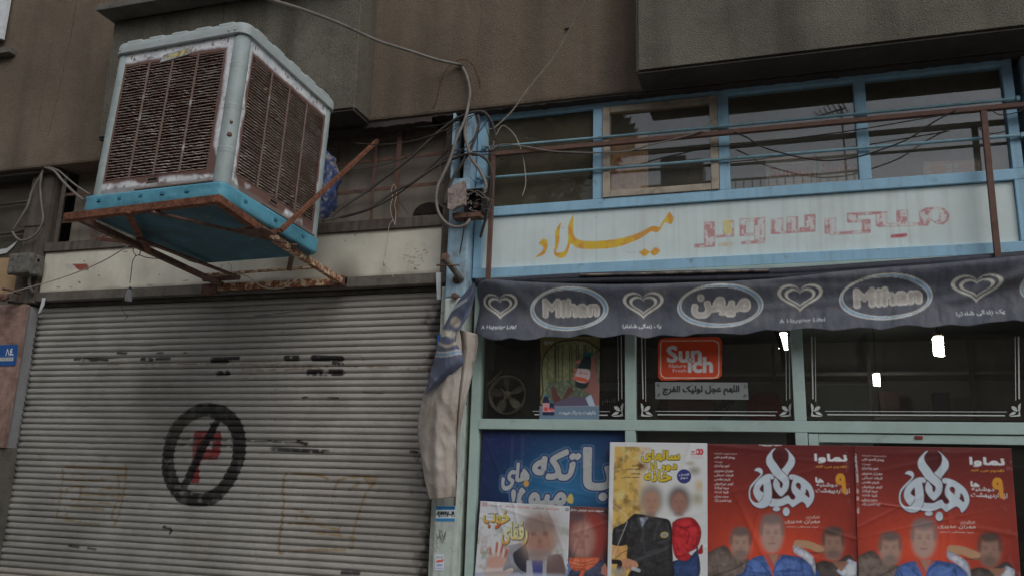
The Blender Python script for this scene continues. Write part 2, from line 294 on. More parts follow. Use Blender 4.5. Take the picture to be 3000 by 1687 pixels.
# ------------------------------------------------------------------ flat print: a small painter whose result goes on the mesh as point colours
PRES = {}
for cp in list(range(0xFB50, 0xFE00))+list(range(0xFE70, 0xFF00)):
    dd = unicodedata.decomposition(chr(cp)).split()
    if len(dd) == 2 and dd[0] in ('<isolated>', '<final>', '<initial>', '<medial>'): PRES.setdefault(chr(int(dd[1], 16)), {})[dd[0][1:-1]] = chr(cp)
def shape_rtl(s):
    out = []
    for i, c in enumerate(s):
        if c not in PRES: out.append(c); continue
        f = PRES[c]
        p = i > 0 and s[i-1] in PRES and 'initial' in PRES[s[i-1]]
        n = i+1 < len(s) and s[i+1] in PRES and 'initial' in f and 'final' in PRES[s[i+1]]
        out.append(f.get('medial' if p and n else 'final' if p else 'initial' if n else 'isolated', c))
    return ''.join(reversed(out))
_TXT = {}
def glyph_tris(s):
    if s in _TXT: return _TXT[s]
    body = shape_rtl(s) if any(0x600 <= ord(c) < 0x700 and not c.isdigit() for c in s) else s
    cu = bpy.data.curves.new('t', 'FONT'); cu.body = body; cu.resolution_u = 3
    o = bpy.data.objects.new('t', cu); COL.objects.link(o); me = o.to_mesh(); me.calc_loop_triangles()
    V = np.array([v.co[:2] for v in me.vertices]).reshape(-1, 2); T = np.array([t.vertices[:] for t in me.loop_triangles]).reshape(-1, 3)
    o.to_mesh_clear(); bpy.data.objects.remove(o); bpy.data.curves.remove(cu)
    mn, mx = V.min(0), V.max(0); V = (V-mn)/(mx-mn); _TXT[s] = (V, T); return _TXT[s]
def fbm(H, W, cell, octv=4, seed=0):
    r = np.random.default_rng(seed); out = np.zeros((H, W)); amp, tot = 1.0, 0.0
    for o in range(octv):
        c = max(1.0, cell/2**o); gh, gw = int(H/c)+3, int(W/c)+3; g = r.random((gh, gw))
        y = np.arange(H)/c; x = np.arange(W)/c; yi, xi = y.astype(int), x.astype(int); fy, fx = (y-yi)[:, None], (x-xi)[None]
        fy, fx = fy*fy*(3-2*fy), fx*fx*(3-2*fx)
        out += amp*((g[yi][:, xi]*(1-fx)+g[yi][:, xi+1]*fx)*(1-fy)+(g[yi+1][:, xi]*(1-fx)+g[yi+1][:, xi+1]*fx)*fy); tot += amp; amp *= 0.55
    return out/tot
def blurm(m, r):
    r = int(max(1, round(r)))
    for _ in range(2):
        for ax in (0, 1):
            p = np.pad(m, [(r+1, r) if a == ax else (0, 0) for a in (0, 1)], mode='edge'); c = np.cumsum(p, axis=ax)
            m = (c[2*r+1:] - c[:-2*r-1])/(2*r+1) if ax == 0 else (c[:, 2*r+1:] - c[:, :-2*r-1])/(2*r+1)
    return m
def dilate(m, r):
    out = m.copy(); R = int(math.ceil(r))
    for dy in range(-R, R+1):
        for dx in range(-R, R+1):
            if dx*dx+dy*dy <= r*r+0.3 and (dx or dy):
                out = np.maximum(out, np.roll(np.roll(m, dy, 0), dx, 1))
    return out
def vol(cv, m, colr, r=5, amp=.5, cell=9, seed=3):
    """a printed form with the soft modelling of a photograph: paler towards the middle, with fold-like noise"""
    b = blurm(m, cv.pxs(r)); f1 = fbm(cv.H, cv.W, cell, 3, seed); f2 = np.abs(fbm(cv.H, cv.W, cell*1.6, 2, seed+9)-.5)*2
    k = (.45+.75*b**2)*(1-amp*.5+amp*f1)*(1-.35*np.clip(1-f2*5, 0, 1)); c = np.clip(np.array(colr)[None, None]*k[..., None]*1.15, 0, .85); cv.a = cv.a*(1-m[..., None])+c*m[..., None]
class Canvas:
    def __init__(s, x0, x1, z0, z1, res, Y=None, base=(0.5, 0.5, 0.5), local=False):
        s.x0, s.x1, s.z0, s.z1, s.res, s.Y, s.local = x0, x1, z0, z1, res, Y, local
        s.W = int(math.ceil((x1-x0)/res))+1; s.H = int(math.ceil((z1-z0)/res))+1
        s.a = np.zeros((s.H, s.W, 3)); s.a[:] = base; s.sc = 1/res
    def map(s, pts):
        out = []
        for p in pts:
            if s.local: x, z = p
            else: q = P(p[0], p[1], s.Y); x, z = q[0], q[2]
            out.append(((x-s.x0)/s.res, (s.z1-z)/s.res))
        return np.array(out)
    def pxs(s, n):  # photo pixels -> texels
        return n*(4.6/2400.0)/s.res if not s.local else n/s.res
    def _poly(s, q):
        S = 3; m = np.zeros((s.H, s.W)); x0 = max(0, int(q[:, 0].min())-1); x1 = min(s.W, int(q[:, 0].max())+2); y0 = max(0, int(q[:, 1].min())-1); y1 = min(s.H, int(q[:, 1].max())+2)
        if x1 <= x0 or y1 <= y0: return m
        hh, ww = (y1-y0)*S, (x1-x0)*S; b = np.zeros((hh, ww), bool); X = x0-0.5+(np.arange(ww)+0.5)/S; n = len(q)
        for i in range(n):
            ax, ay = q[i]; bx, by = q[(i+1) % n]
            if ay == by: continue
            lo, hi = (ay, by) if ay < by else (by, ay); r0 = max(0, int(math.ceil((lo-y0+0.5)*S-0.5))); r1 = min(hh, int(math.ceil((hi-y0+0.5)*S-0.5)))
            if r1 <= r0: continue
            yy = y0-0.5+(np.arange(r0, r1)+0.5)/S; xc = ax+(yy-ay)*(bx-ax)/(by-ay); b[r0:r1] ^= X[None] > xc[:, None]
        m[y0:y1, x0:x1] = b.reshape(y1-y0, S, x1-x0, S).mean((1, 3)); return m
    def poly(s, pts, smooth=False):
        if smooth: pts = [tuple(p) for p in catmull(list(pts)+[pts[0]], 6)][:-1]
        return s._poly(s.map(pts))
    def stroke(s, pts, w, smooth=False, taper=None):
        if smooth: pts = [tuple(p) for p in catmull(pts, 6)]
        q = s.map(pts); m = np.zeros((s.H, s.W)); wt = s.pxs(w)/2
        for i in range(len(q)-1):
            a, b = q[i], q[i+1]; r = wt if taper is None else wt*taper(i/(len(q)-1)); pad = r+2
            x0 = max(0, int(min(a[0], b[0])-pad)); x1 = min(s.W, int(max(a[0], b[0])+pad)+1); y0 = max(0, int(min(a[1], b[1])-pad)); y1 = min(s.H, int(max(a[1], b[1])+pad)+1)
            if x1 <= x0 or y1 <= y0: continue
            X, Yy = np.meshgrid(np.arange(x0, x1), np.arange(y0, y1)); dx, dy = b-a; L2 = dx*dx+dy*dy+1e-9
            t = np.clip(((X-a[0])*dx+(Yy-a[1])*dy)/L2, 0, 1); dist = np.hypot(X-a[0]-t*dx, Yy-a[1]-t*dy)
            m[y0:y1, x0:x1] = np.maximum(m[y0:y1, x0:x1], np.clip(r-dist+0.5, 0, 1)*min(1, r*2))
        return m
    def ell(s, cx, cy, rx, ry, ang=0, n=40):
        c, sn = math.cos(math.radians(ang)), math.sin(math.radians(ang))
        return s.poly([(cx+rx*math.cos(t)*c-ry*math.sin(t)*sn, cy+rx*math.cos(t)*sn+ry*math.sin(t)*c) for t in np.linspace(0, 2*math.pi, n, endpoint=False)])
    def blob(s, cx, cy, rx, ry, soft=0.5, ang=0):
        return blurm(s.ell(cx, cy, rx, ry, ang), s.pxs(min(rx, ry)*soft))
    def put(s, m, colr, al=1.0):
        m = (m*al)[..., None]; s.a = s.a*(1-m)+np.array(colr)*m
    def text(s, t, quad, colr, bold=0.0, outline=None, al=1.0, ret=False):
        """quad: photo pixels of the text box, top-left, top-right, bottom-right, bottom-left"""
        V, T = glyph_tris(t); tl, tr, br, bl = [np.array(p, float) for p in quad]
        u, v = V[:, :1], V[:, 1:]; pts = (bl*(1-u)+br*u)*(1-v)+(tl*(1-u)+tr*u)*v; q = s.map(pts); m = np.zeros((s.H, s.W))
        S = 3; x0 = max(0, int(q[:, 0].min())-2); x1 = min(s.W, int(q[:, 0].max())+3); y0 = max(0, int(q[:, 1].min())-2); y1 = min(s.H, int(q[:, 1].max())+3)
        if x1 <= x0 or y1 <= y0: return m
        hh, ww = (y1-y0)*S, (x1-x0)*S; b = np.zeros((hh, ww), bool); qq = (q-np.array([x0-0.5, y0-0.5]))*S-0.5
        for tri in T:
            p = qq[tri]; ax, ay = np.floor(p.min(0)).astype(int); bx, by = np.ceil(p.max(0)).astype(int)+1; ax, ay = max(ax, 0), max(ay, 0); bx, by = min(bx, ww), min(by, hh)
            if bx <= ax or by <= ay: continue
            X = np.arange(ax, bx)[None]; Yy = np.arange(ay, by)[:, None]
            e = [(p[(k+1) % 3][0]-p[k][0])*(Yy-p[k][1])-(p[(k+1) % 3][1]-p[k][1])*(X-p[k][0]) for k in range(3)]
            b[ay:by, ax:bx] |= ((e[0] >= -.5) & (e[1] >= -.5) & (e[2] >= -.5)) | ((e[0] <= .5) & (e[1] <= .5) & (e[2] <= .5))
        m[y0:y1, x0:x1] = b.reshape(y1-y0, S, x1-x0, S).mean((1, 3))
        if bold: m = dilate(m, s.pxs(bold))
        if outline:
            for wd, oc in outline: s.put(np.clip(dilate(m, s.pxs(wd)), 0, 1), oc, al)
        if ret: return m
        s.put(m, colr, al); return m
    def sample(s, x, z):
        u = np.clip((np.asarray(x)-s.x0)/s.res, 0, s.W-1.001); v = np.clip((s.z1-np.asarray(z))/s.res, 0, s.H-1.001)
        i, j = v.astype(int), u.astype(int); fv, fu = (v-i)[..., None], (u-j)[..., None]; a = s.a
        return (a[i, j]*(1-fu)+a[i, j+1]*fu)*(1-fv)+(a[i+1, j]*(1-fu)+a[i+1, j+1]*fu)*fv
def grid_obj(name, G, colors, mat, parent=None, thick=None, smooth=True, keep=None):
    """G: (n, m, 3) points, colors: (n, m, 3) -> one sheet; thick adds a folded-back edge so the sheet has thickness"""
    n, m = G.shape[:2]
    V = G.reshape(-1, 3); Cc = colors.reshape(-1, 3); idx = np.arange(n*m).reshape(n, m)
    Fq = np.stack([idx[:-1, :-1], idx[1:, :-1], idx[1:, 1:], idx[:-1, 1:]], -1).reshape(-1, 4)
    if keep is not None: Fq = Fq[keep.ravel()]
    if thick is not None:
        rim = np.concatenate([idx[0, :], idx[1:, -1], idx[-1, -2::-1], idx[-2:0:-1, 0]]); k = len(rim); base = len(V)
        V = np.concatenate([V, V[rim]+np.array(thick)]); Cc = np.concatenate([Cc, Cc[rim]]); a = np.arange(k); b = (a+1) % k
        Fq = np.concatenate([Fq, np.stack([rim[a], rim[b], base+b, base+a], -1)])
        back = []
    else: back = []
    me = bpy.data.meshes.new(name); nf = len(Fq); me.vertices.add(len(V)); me.vertices.foreach_set('co', V.astype(np.float32).ravel())
    nl = nf*4+sum(len(b) for b in back); me.loops.add(nl); me.loops.foreach_set('vertex_index', np.concatenate([Fq.ravel()]+[np.array(b) for b in back]).astype(np.int32))
    me.polygons.add(nf+len(back)); ls = list(range(0, nf*4, 4)); p = nf*4
    for b in back: ls.append(p); p += len(b)
    me.polygons.foreach_set('loop_start', np.array(ls, np.int32)); 
    me.update(calc_edges=True); me.validate()
    me.polygons.foreach_set('use_smooth', [smooth]*len(me.polygons))
    at = me.color_attributes.new('Col', 'FLOAT_COLOR', 'POINT'); rgba = np.ones((len(V), 4), np.float32); rgba[:, :3] = np.clip(Cc, 0, 0.88); at.data.foreach_set('color', rgba.ravel())
    me.materials.append(mat); o = bpy.data.objects.new(name, me); link(o, parent)
    if parent is not None:
        o.matrix_parent_inverse = Matrix.Translation(-Vector(parent.location)) if parent.type == 'EMPTY' and parent.parent is None and not parent.get('localspace') else Matrix()
    return o
def sheet(name, corners, Y, res, paint, mat=None, parent=None, base=(0.6, 0.6, 0.6), wav=0.0012, thick=0.0006, seed=1, curl=0.0):
    """a printed sheet on plane Y whose four corners (tl, tr, br, bl) are photo pixels; paint(canvas) draws on it in photo pixels"""
    c = [P(x, y, Y) for x, y in corners]; xs = [p[0] for p in c]; zs = [p[2] for p in c]
    cv = Canvas(min(xs), max(xs), min(zs), max(zs), res, Y, base); paint(cv)
    W = max(np.linalg.norm(c[1]-c[0]), np.linalg.norm(c[2]-c[3])); H = max(np.linalg.norm(c[3]-c[0]), np.linalg.norm(c[2]-c[1])); m = int(W/res)+2; n = int(H/res)+2
    u = np.linspace(0, 1, m)[None, :, None]; v = np.linspace(0, 1, n)[:, None, None]
    G = (c[0]*(1-u)+c[1]*u)*(1-v)+(c[3]*(1-u)+c[2]*u)*v; G = G.copy(); cc = cv.sample(G[..., 0], G[..., 2])
    G[..., 1] -= fbm(n, m, max(6, m/4), 2, seed)*wav
    rc = random.Random(seed*7+1); uu, vv = np.meshgrid(np.linspace(0, 1, m)*W, np.linspace(0, 1, n)*H)
    if wav > .001 and wav < .01:
        for _ in range(9):
            cx_, cy_, an = rc.uniform(0, W), rc.uniform(0, H), rc.uniform(-.5, .5)+(1.57 if rc.random() < .4 else 0); ds = (uu-cx_)*math.sin(an)-(vv-cy_)*math.cos(an); al_ = (uu-cx_)*math.cos(an)+(vv-cy_)*math.sin(an)
            G[..., 1] -= rc.uniform(.0012, .0028)*np.exp(-(ds/rc.uniform(.006, .014))**2)*np.exp(-(al_/rc.uniform(.12, .4))**2)
    if curl: G[..., 1] -= curl*np.exp(-((1-np.linspace(0, 1, m))[None]*W/0.03))*np.exp(-(np.linspace(0, 1, n)[:, None]*H/0.05))
    return grid_obj(name, G, cc, mat or m_print, parent, thick=(0, thick+wav, 0))
# ================================================================== THE SETTING
WALL = 4.5
gr = box('pavement', -14, 12, 0.0, 4.38, -0.3, 0.0, m_paving, bev=0); gr['kind'] = 'structure'
rd = box('road', -40, 40, -8.0, -0.01, -0.5, -0.12, m_asphalt, bev=0); rd['kind'] = 'structure'
pv2 = box('pavement', -40, 40, -11.0, -8.01, -0.5, 0.0, m_paving, bev=0); pv2['kind'] = 'structure'
gr2 = box('ground', -90, 90, -90, 90, -0.9, -0.55, m_asphalt, bev=0); gr2['kind'] = 'structure'

# ---- the concrete building above the shops
bld = thing('concrete_building', 'brown and grey stuccoed upper storey with projecting bays over both shop fronts', 'building', loc=(-2, 4.6, 3.8))
box('wall', -4.36, 4.5, 4.385, 4.95, 3.806, 8.2, m_stucco_brown, bld, 0.018)
box('wall', -9.5, -4.362, 4.385, 4.95, 3.728, 8.2, m_stucco_brown, bld, 0.018)
def tapered_bay(xl0, xl1, xr0, xr1, y0, y1, z0, z1):
    bm = bmesh.new(); pts = [(xl0, y0, z0), (xr0, y0, z0), (xr0, y1, z0), (xl0, y1, z0), (xl1, y0, z1), (xr1, y0, z1), (xr1, y1, z1), (xl1, y1, z1)]
    v = [bm.verts.new(p) for p in pts]; fs = [bm.faces.new([v[i] for i in f]) for f in ((0, 3, 2, 1), (4, 5, 6, 7), (0, 1, 5, 4), (1, 2, 6, 5), (2, 3, 7, 6), (3, 0, 4, 7))]
    bmesh.ops.bevel(bm, geom=list(bm.edges), offset=0.016, segments=3, affect='EDGES'); return bm
bm_obj('bay', tapered_bay(-4.353, -4.362, -2.372, -2.382, 4.17, 4.384, 3.786, 4.69), m_stucco_grey, bld)
bm_obj('bay', tapered_bay(-0.632, -0.625, 4.4, 4.4, 4.168, 4.384, 3.806, 8.2), m_stucco_grey, bld)
bm_obj('bay', tapered_bay(-4.25, -4.25, -2.382, -2.39, 4.18, 4.384, 4.74, 8.2), m_stucco_grey, bld)
box('ledge', -4.385, -2.40, 4.03, 4.384, 4.692, 4.738, m_concrete, bld, 0.006)
for q in ((-4.34, -2.385, 4.172, 4.384, 3.781, 3.786), (-.625, 4.39, 4.171, 4.384, 3.801, 3.806)): box('soffit', *q, m_soffit, bld, 0)  # dark plates, the shade under the bays put into their colour
# the undersides, rough mortar; their dark colour carries the shade under the overhang
def rough_slab(name, x0, x1, y0, y1, z0, z1, mat, parent, seed=3, n=90):
    r = random.Random(seed); V, Fc = [], []
    for i in range(n+1):
        x = x0+(x1-x0)*i/n; dz = r.uniform(-0.008, 0.004)
        V += [(x, y0, z1), (x, y0, z0+dz), (x, y1, z0+dz*0.6+r.uniform(-0.003, 0.003)), (x, y1, z1)]
        if i:
            b = 4*(i-1)
            for k in range(4): Fc.append((b+k, b+(k+1) % 4, b+4+(k+1) % 4, b+4+k))
    return mesh_obj(name, V, Fc, mat, parent)
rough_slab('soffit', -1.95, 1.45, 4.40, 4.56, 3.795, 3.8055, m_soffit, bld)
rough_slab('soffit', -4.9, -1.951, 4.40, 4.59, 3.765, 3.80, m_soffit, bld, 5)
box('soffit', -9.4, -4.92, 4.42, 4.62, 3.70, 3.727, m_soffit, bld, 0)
# hairline cracks and the old arch-shaped patch on the stucco
def crack(pts, Y, wd, mat, name='crack', seed=1):
    r = random.Random(seed); path = [p+np.array([r.uniform(-.004, .004), 0, r.uniform(-.004, .004)]) for p in catmull(pxpath(pts, Y), 7)]; V, Fc = [], []
    for i, p in enumerate(path):
        a, b = path[max(0, i-1)], path[min(len(path)-1, i+1)]; t = b-a; t /= np.linalg.norm(t); nn = np.array([-t[2], 0, t[0]]); ww = wd*r.uniform(.4, 1.2)/2
        V += [tuple(p+nn*ww), tuple(p-nn*ww), tuple(p+nn*ww+np.array([0, .004, 0])), tuple(p-nn*ww+np.array([0, .004, 0]))]
        if i: b0 = 4*(i-1); Fc += [(b0, b0+1, b0+5, b0+4), (b0+2, b0, b0+4, b0+6), (b0+1, b0+3, b0+7, b0+5)]
    return mesh_obj(name, V, Fc, mat, bld)
m_patchline = surf('patch_edge', C(70, 50, 36), 0.95, var=0.35, vscale=20, bump=(120, 0.8))
m_crack = surf('crack_line', C(58, 50, 44), 0.95, var=0.35, vscale=20)
crack([(1268, 322), (1280, 290), (1288, 255), (1300, 215), (1320, 192), (1345, 176), (1372, 180), (1390, 200), (1402, 232), (1408, 262)], 4.3845, 0.012, m_patchline, 'patch_edge', 2)
crack([(1410, 0), (1408, 60), (1402, 110), (1398, 170)], 4.3845, 0.003, m_crack, seed=4)
crack([(657, 0), (654, 60), (655, 110)], 4.168, 0.003, m_crack, seed=5)
crack([(226, 0), (212, 80), (196, 160), (178, 240), (158, 330), (140, 400)], 4.3845, 0.005, m_crack, seed=6)
crack([(150, 130), (140, 200), (122, 290), (112, 380)], 4.3845, 0.003, m_crack, seed=7)
tube('nail', pxpath([(1655, 86), (1668, 84)], [4.385, 4.365]), 0.006, m_cable_black, bld, n=2)
# dark core of the building behind the shop fronts (so no light leaks in from behind)
box('back_wall', -9.5, 4.4, 8.6, 8.8, -0.1, 8.2, m_wallin, bld, 0)
box('side_wall', -9.7, -9.5, 4.4, 8.8, -0.1, 8.2, m_wallin, bld, 0)
box('side_wall', 4.4, 4.6, 4.4, 8.8, -0.1, 8.2, m_wallin, bld, 0)
box('partition', -1.82, -1.70, 4.62, 8.6, 0, 3.79, m_wallin, bld, 0)
box('interior_ceiling', -1.70, 4.4, 4.56, 8.6, 2.99, 3.03, m_wallin, bld, 0)
box('interior_floor', -1.70, 4.4, 4.4, 8.6, -0.1, 0.001, m_wallin, bld, 0)
box('wall', 1.462, 4.38, 4.50, 4.70, 0, 3.80, m_concrete, bld, 0)
box('roof', -9.5, 4.4, 4.951, 8.8, 8.0, 8.2, m_wallin, bld, 0)

# a neighbour's white sign edge and the sill under it, at the very left
nb = thing('neighbour_balcony', 'white panel edge above a grey sill at the top left corner', 'balcony', loc=tuple(P(10, 140, 4.2)))
plate('panel', [(-60, -40), (30, -40), (3, 113), (-60, 113)], 4.33, 0.03, m_hookwhite, nb)
a = P(0, 118, 4.32); b = P(29, 136, 4.32)
box('sill', a[0]-0.4, b[0], 4.32, 4.384, P(28, 152, 4.32)[2], b[2], m_concrete, nb, 0.004)

# ================================================================== RIGHT SHOP
# ---- transom window, blue painted steel
tw = thing('transom_window', 'long four pane window in pale blue steel frame over the white sign', 'window', loc=(-0.2, 4.5, 3.19))
XL, XR = -1.665, 1.278
box('rail', XL, XR, 4.468, 4.53, 3.767, 3.796, m_blue, tw, 0.003)
box('rail', XL, XR, 4.468, 4.53, 3.134, 3.192, m_blue, tw, 0.003)
zt, zb = 3.766, 3.193
xm = [(XL, -1.604), (wx(1740, 440), wx(1768, 440)), (wx(2106, 430), wx(2137, 430)), (wx(2508, 400), wx(2543, 400)), (1.229, XR)]
for a, b in xm: box('stile', a, b, 4.470, 4.528, zb, zt, m_blue, tw, 0.003)
panes = [(xm[i][1], xm[i+1][0]) for i in range(4)]
for i, (a, b) in enumerate(panes):
    if i == 1:
        f = box('casement_stile', a+.002, a+.045, 4.458, 4.515, zb+.002, zt-.002, m_beige_frame, tw, 0.004)
        box('casement_stile', b-.045, b-.002, 4.458, 4.515, zb+.002, zt-.002, m_beige_frame, tw, 0.004)
        box('casement_rail', a+.046, b-.046, 4.460, 4.513, zt-.042, zt-.003, m_beige_frame, tw, 0.004)
        box('casement_rail', a+.046, b-.046, 4.460, 4.513, zb+.003, zb+.042, m_beige_frame, tw, 0.004)
        box('pane', a+.04, b-.04, 4.490, 4.494, zb+.04, zt-.04, g_transom, tw, 0)
    else: box('pane', a-.002, b+.002, 4.500, 4.504, zb-.002, zt+.002, g_transom_old if i == 0 else g_transom, tw, 0)
# things behind those panes
ob = tag(box('backing_board', panes[0][0]+.01, panes[0][1]-.01, 4.56, 4.575, 3.10, 3.79, surf('dusty_board', C(78, 73, 62), 0.9, var=0.2, vscale=3, stains=[(C(60, 56, 48), 6, 0.5, 0.7, 0.5)]), bev=0), 'dusty olive board behind the leftmost transom pane', 'board')
def paint_curtain(cv):
    cv.a *= (0.85+0.3*fbm(cv.H, cv.W, 20, 3, 5))[..., None]
    for x in range(1790, 1896, 13): cv.put(cv.stroke([(x, 410), (x-2, 590)], 3), C(150, 96, 62), 0.35)
    for y in (428, 447, 470, 512, 535): cv.put(cv.stroke([(1785, y+4), (1900, y-3)], 2.5), C(196, 150, 110), 0.5)
    for k, (x, y) in enumerate([(1830, 436), (1838, 464), (1826, 500), (1822, 508), (1824, 548), (1838, 560), (1806, 562), (1856, 466), (1815, 470), (1880, 470), (1806, 505)]):
        cv.put(cv.blob(x, y, 9, 6, 0.3), C(150, 42, 34) if k % 3 else C(190, 140, 128), 0.85)
        cv.put(cv.stroke([(x-6, y+6), (x+8, y+12), (x+16, y+10)], 1.6), C(120, 70, 40), 0.6)
cur = sheet('curtain', [(1783, 405), (1898, 393), (1899, 580), (1780, 590)], 4.56, 0.004, paint_curtain, m_print, base=C(228, 134, 80), wav=0.02)
tag(cur, 'orange flowered curtain behind the beige framed pane', 'curtain')
def carton(name, pxl, pxr, py0, py1, Y, lab, txt, seed):
    t = thing(name, lab, 'carton', 'juice cartons behind the transom glass', loc=tuple(P((pxl+pxr)/2, py1, Y)))
    x0, x1, z0, z1 = wx(pxl, py1, Y), wx(pxr, py1, Y), wz(pxl, py1, Y), wz(pxl, py0, Y)
    box('carton_body', x0, x1, Y+.004, Y+.34, z0, z1, m_tan, t, 0.002)
    def pt(cv):
        w_ = pxr-pxl
        cv.put(cv.stroke([(pxl, py0+4), (pxr, py0+2)], 5), C(190, 96, 60))
        cv.put(cv.stroke([(pxl+4, py0+24), (pxr-4, py0+20)], 3), C(190, 120, 84))
        if txt: cv.text(txt, [(pxl+12, py0+30), (pxr-10, py0+26), (pxr-10, py0+52), (pxl+12, py0+56)], C(190, 74, 50), bold=2.5)
        else: cv.put(cv.ell((pxl+pxr)/2, (py0+py1)/2, w_*.3, 14), C(190, 110, 84))
        cv.put(cv.stroke([(pxl+24, py1-16), (pxr-20, py1-20)], 2), C(190, 110, 74)); cv.put(cv.stroke([(pxl, py1-6), (pxr, py1-8)], 4), C(180, 100, 70))
    sheet('front_print', [(pxl, py0), (pxr, py0), (pxr, py1), (pxl, py1)], Y, 0.004, pt, m_print, t, base=C(170, 164, 156), wav=0.0005)
carton('juice_carton', 2244, 2392, 462, 552, 4.72, 'left of the two cartons with orange lettering behind the third pane', 'Sunich', 1)
carton('juice_carton', 2396, 2522, 448, 546, 4.72, 'right of the two cartons with orange lettering behind the third pane', 'Sunich', 2)
carton('juice_carton', 2706, 2790, 476, 516, 4.68, 'small flat carton with an orange spot behind the rightmost transom pane', '', 3)
carton('juice_carton', 2792, 2872, 472, 512, 4.68, 'plain flat carton beside the window post at the right end of the transom', '', 4)

# ---- sign board
zs0, zs1 = 2.812, 3.131
def paint_sign(cv):
    cv.a *= (0.93+0.14*fbm(cv.H, cv.W, 60, 4, 3))[..., None]
    z = lambda pts: Q(1550, 600, 5.7244, pts)
    yel, yd = C(200, 152, 48), C(176, 116, 52)
    def letter(pts):
        m = cv.poly(z(pts), True); cv.put(np.clip(m, 0, 1), yel); nz = fbm(cv.H, cv.W, 16, 3, 8); cv.put(m*np.clip((nz-.45)*5, 0, 1), yd, 0.8); return m
    letter([(2352, 120), (2392, 168), (2424, 230), (2408, 288), (2378, 328), (2330, 312), (2285, 292), (2262, 318), (2232, 368), (2200, 420), (2165, 458), (2120, 466), (2060, 448), (2000, 478), (1880, 560), (1700, 640), (1500, 706), (1300, 736), (1120, 745), (960, 745), (850, 735), (770, 705), (700, 655), (668, 740), (650, 800), (610, 862), (560, 892), (500, 892), (450, 862), (418, 820), (430, 740), (440, 620), (440, 500), (448, 440), (480, 380), (536, 298), (520, 400), (512, 520), (505, 620), (480, 720), (455, 800), (560, 795), (615, 750), (640, 680), (655, 560), (655, 400), (670, 320), (700, 250), (740, 178), (745, 260), (740, 400), (748, 500), (790, 565), (900, 605), (1100, 612), (1300, 598), (1500, 572), (1700, 525), (1900, 445), (2040, 372), (2100, 358), (2150, 372), (2180, 380), (2215, 330), (2250, 265), (2300, 205), (2325, 160)])
    letter([(238, 562), (285, 590), (308, 640), (305, 720), (280, 790), (245, 835), (180, 865), (110, 886), (150, 840), (205, 800), (235, 760), (240, 720), (215, 685), (168, 650), (200, 605)])
    letter([(1935, 733), (1985, 765), (2028, 790), (2060, 765), (2110, 716), (2160, 735), (2196, 765), (2165, 815), (2110, 852), (2060, 838), (2025, 800), (1990, 840), (1940, 866), (1890, 845), (1848, 806), (1890, 765)])
    cv.put(cv.stroke(z([(1590, 770), (1640, 795), (1700, 806), (1760, 798), (1850, 785)]), 1.3), C(110, 110, 108), 0.5)
    # the worn red letters: outlines with scratched remains inside
    rr = random.Random(5); red, pale = C(150, 52, 62), C(150, 120, 110)
    A = lambda pts: Q(2010, 590, 6.44, pts); B = lambda pts: Q(2390, 580, 5.8545, pts)
    def remains(pts, n, colr, dens=1.0):
        m = cv.poly(pts); nz = fbm(cv.H, cv.W, 9, 3, rr.randint(0, 999)); nzs = np.repeat(fbm(cv.H//6+2, cv.W, 5, 2, rr.randint(0, 999)), 6, 0)[:cv.H]
        cv.put(m*np.clip(((nz+nzs)/2-(0.56-0.07*dens))*14, 0, 1), colr, 0.75)
    def line(pts, colr=red, wd=2.0, al=0.7):
        q = [(x+rr.uniform(-.8, .8), y+rr.uniform(-.5, .5)) for x, y in pts]; m = cv.stroke(q, wd); nz = fbm(cv.H, cv.W, 12, 2, rr.randint(0, 999)); cv.put(m*np.clip((nz-.28)*4, 0.15, 1), colr, al)
    R_a = lambda x0, y0, x1, y1, t=-.06: A([(x0, y0), (x1, y0+(x1-x0)*t), (x1, y1+(x1-x0)*t), (x0, y1)])
    R_b = lambda x0, y0, x1, y1, t=-.05: B([(x0, y0), (x1, y0+(x1-x0)*t), (x1, y1+(x1-x0)*t), (x0, y1)])
    words = [([R_a(340, 392, 545, 830), R_a(155, 810, 540, 880), R_a(545, 640, 905, 690), R_a(698, 372, 905, 640), ], [], red, 1.0), ([R_a(620, 790, 870, 850)], [], C(170, 150, 90), .5),
        ([R_a(1010, 330, 1490, 660), R_a(1290, 600, 1490, 800), R_a(1040, 760, 1480, 815)], [R_a(1130, 392, 1285, 608)], red, .9),
        ([R_a(1600, 330, 1830, 590), R_a(1895, 300, 2110, 560), R_a(2235, 258, 2440, 520), R_a(1600, 575, 2130, 625), R_a(2140, 500, 2440, 590)], [], red, .8),
        ([R_b(150, 350, 350, 620), R_b(220, 590, 940, 640)], [], red, .7), ([R_b(535, 262, 1130, 312), R_b(535, 262, 722, 425), R_b(560, 385, 930, 430), R_b(790, 385, 940, 590)], [], red, 1.3),
        ([R_b(1030, 245, 1225, 490), R_b(1070, 440, 1930, 505, -.03), R_b(1380, 215, 1575, 450), R_b(1775, 225, 1955, 450), B([(1800, 215), (1900, 165), (2080, 152), (2220, 185), (2292, 290), (2275, 400), (2180, 462), (2060, 440), (1975, 380), (1940, 440), (1900, 300)])], [B([(1985, 215), (2040, 195), (2100, 200), (2112, 290), (2100, 375), (2040, 410), (1985, 370)])], red, 1.3), ([R_b(1300, 630, 1550, 690)], [], red, 3)]
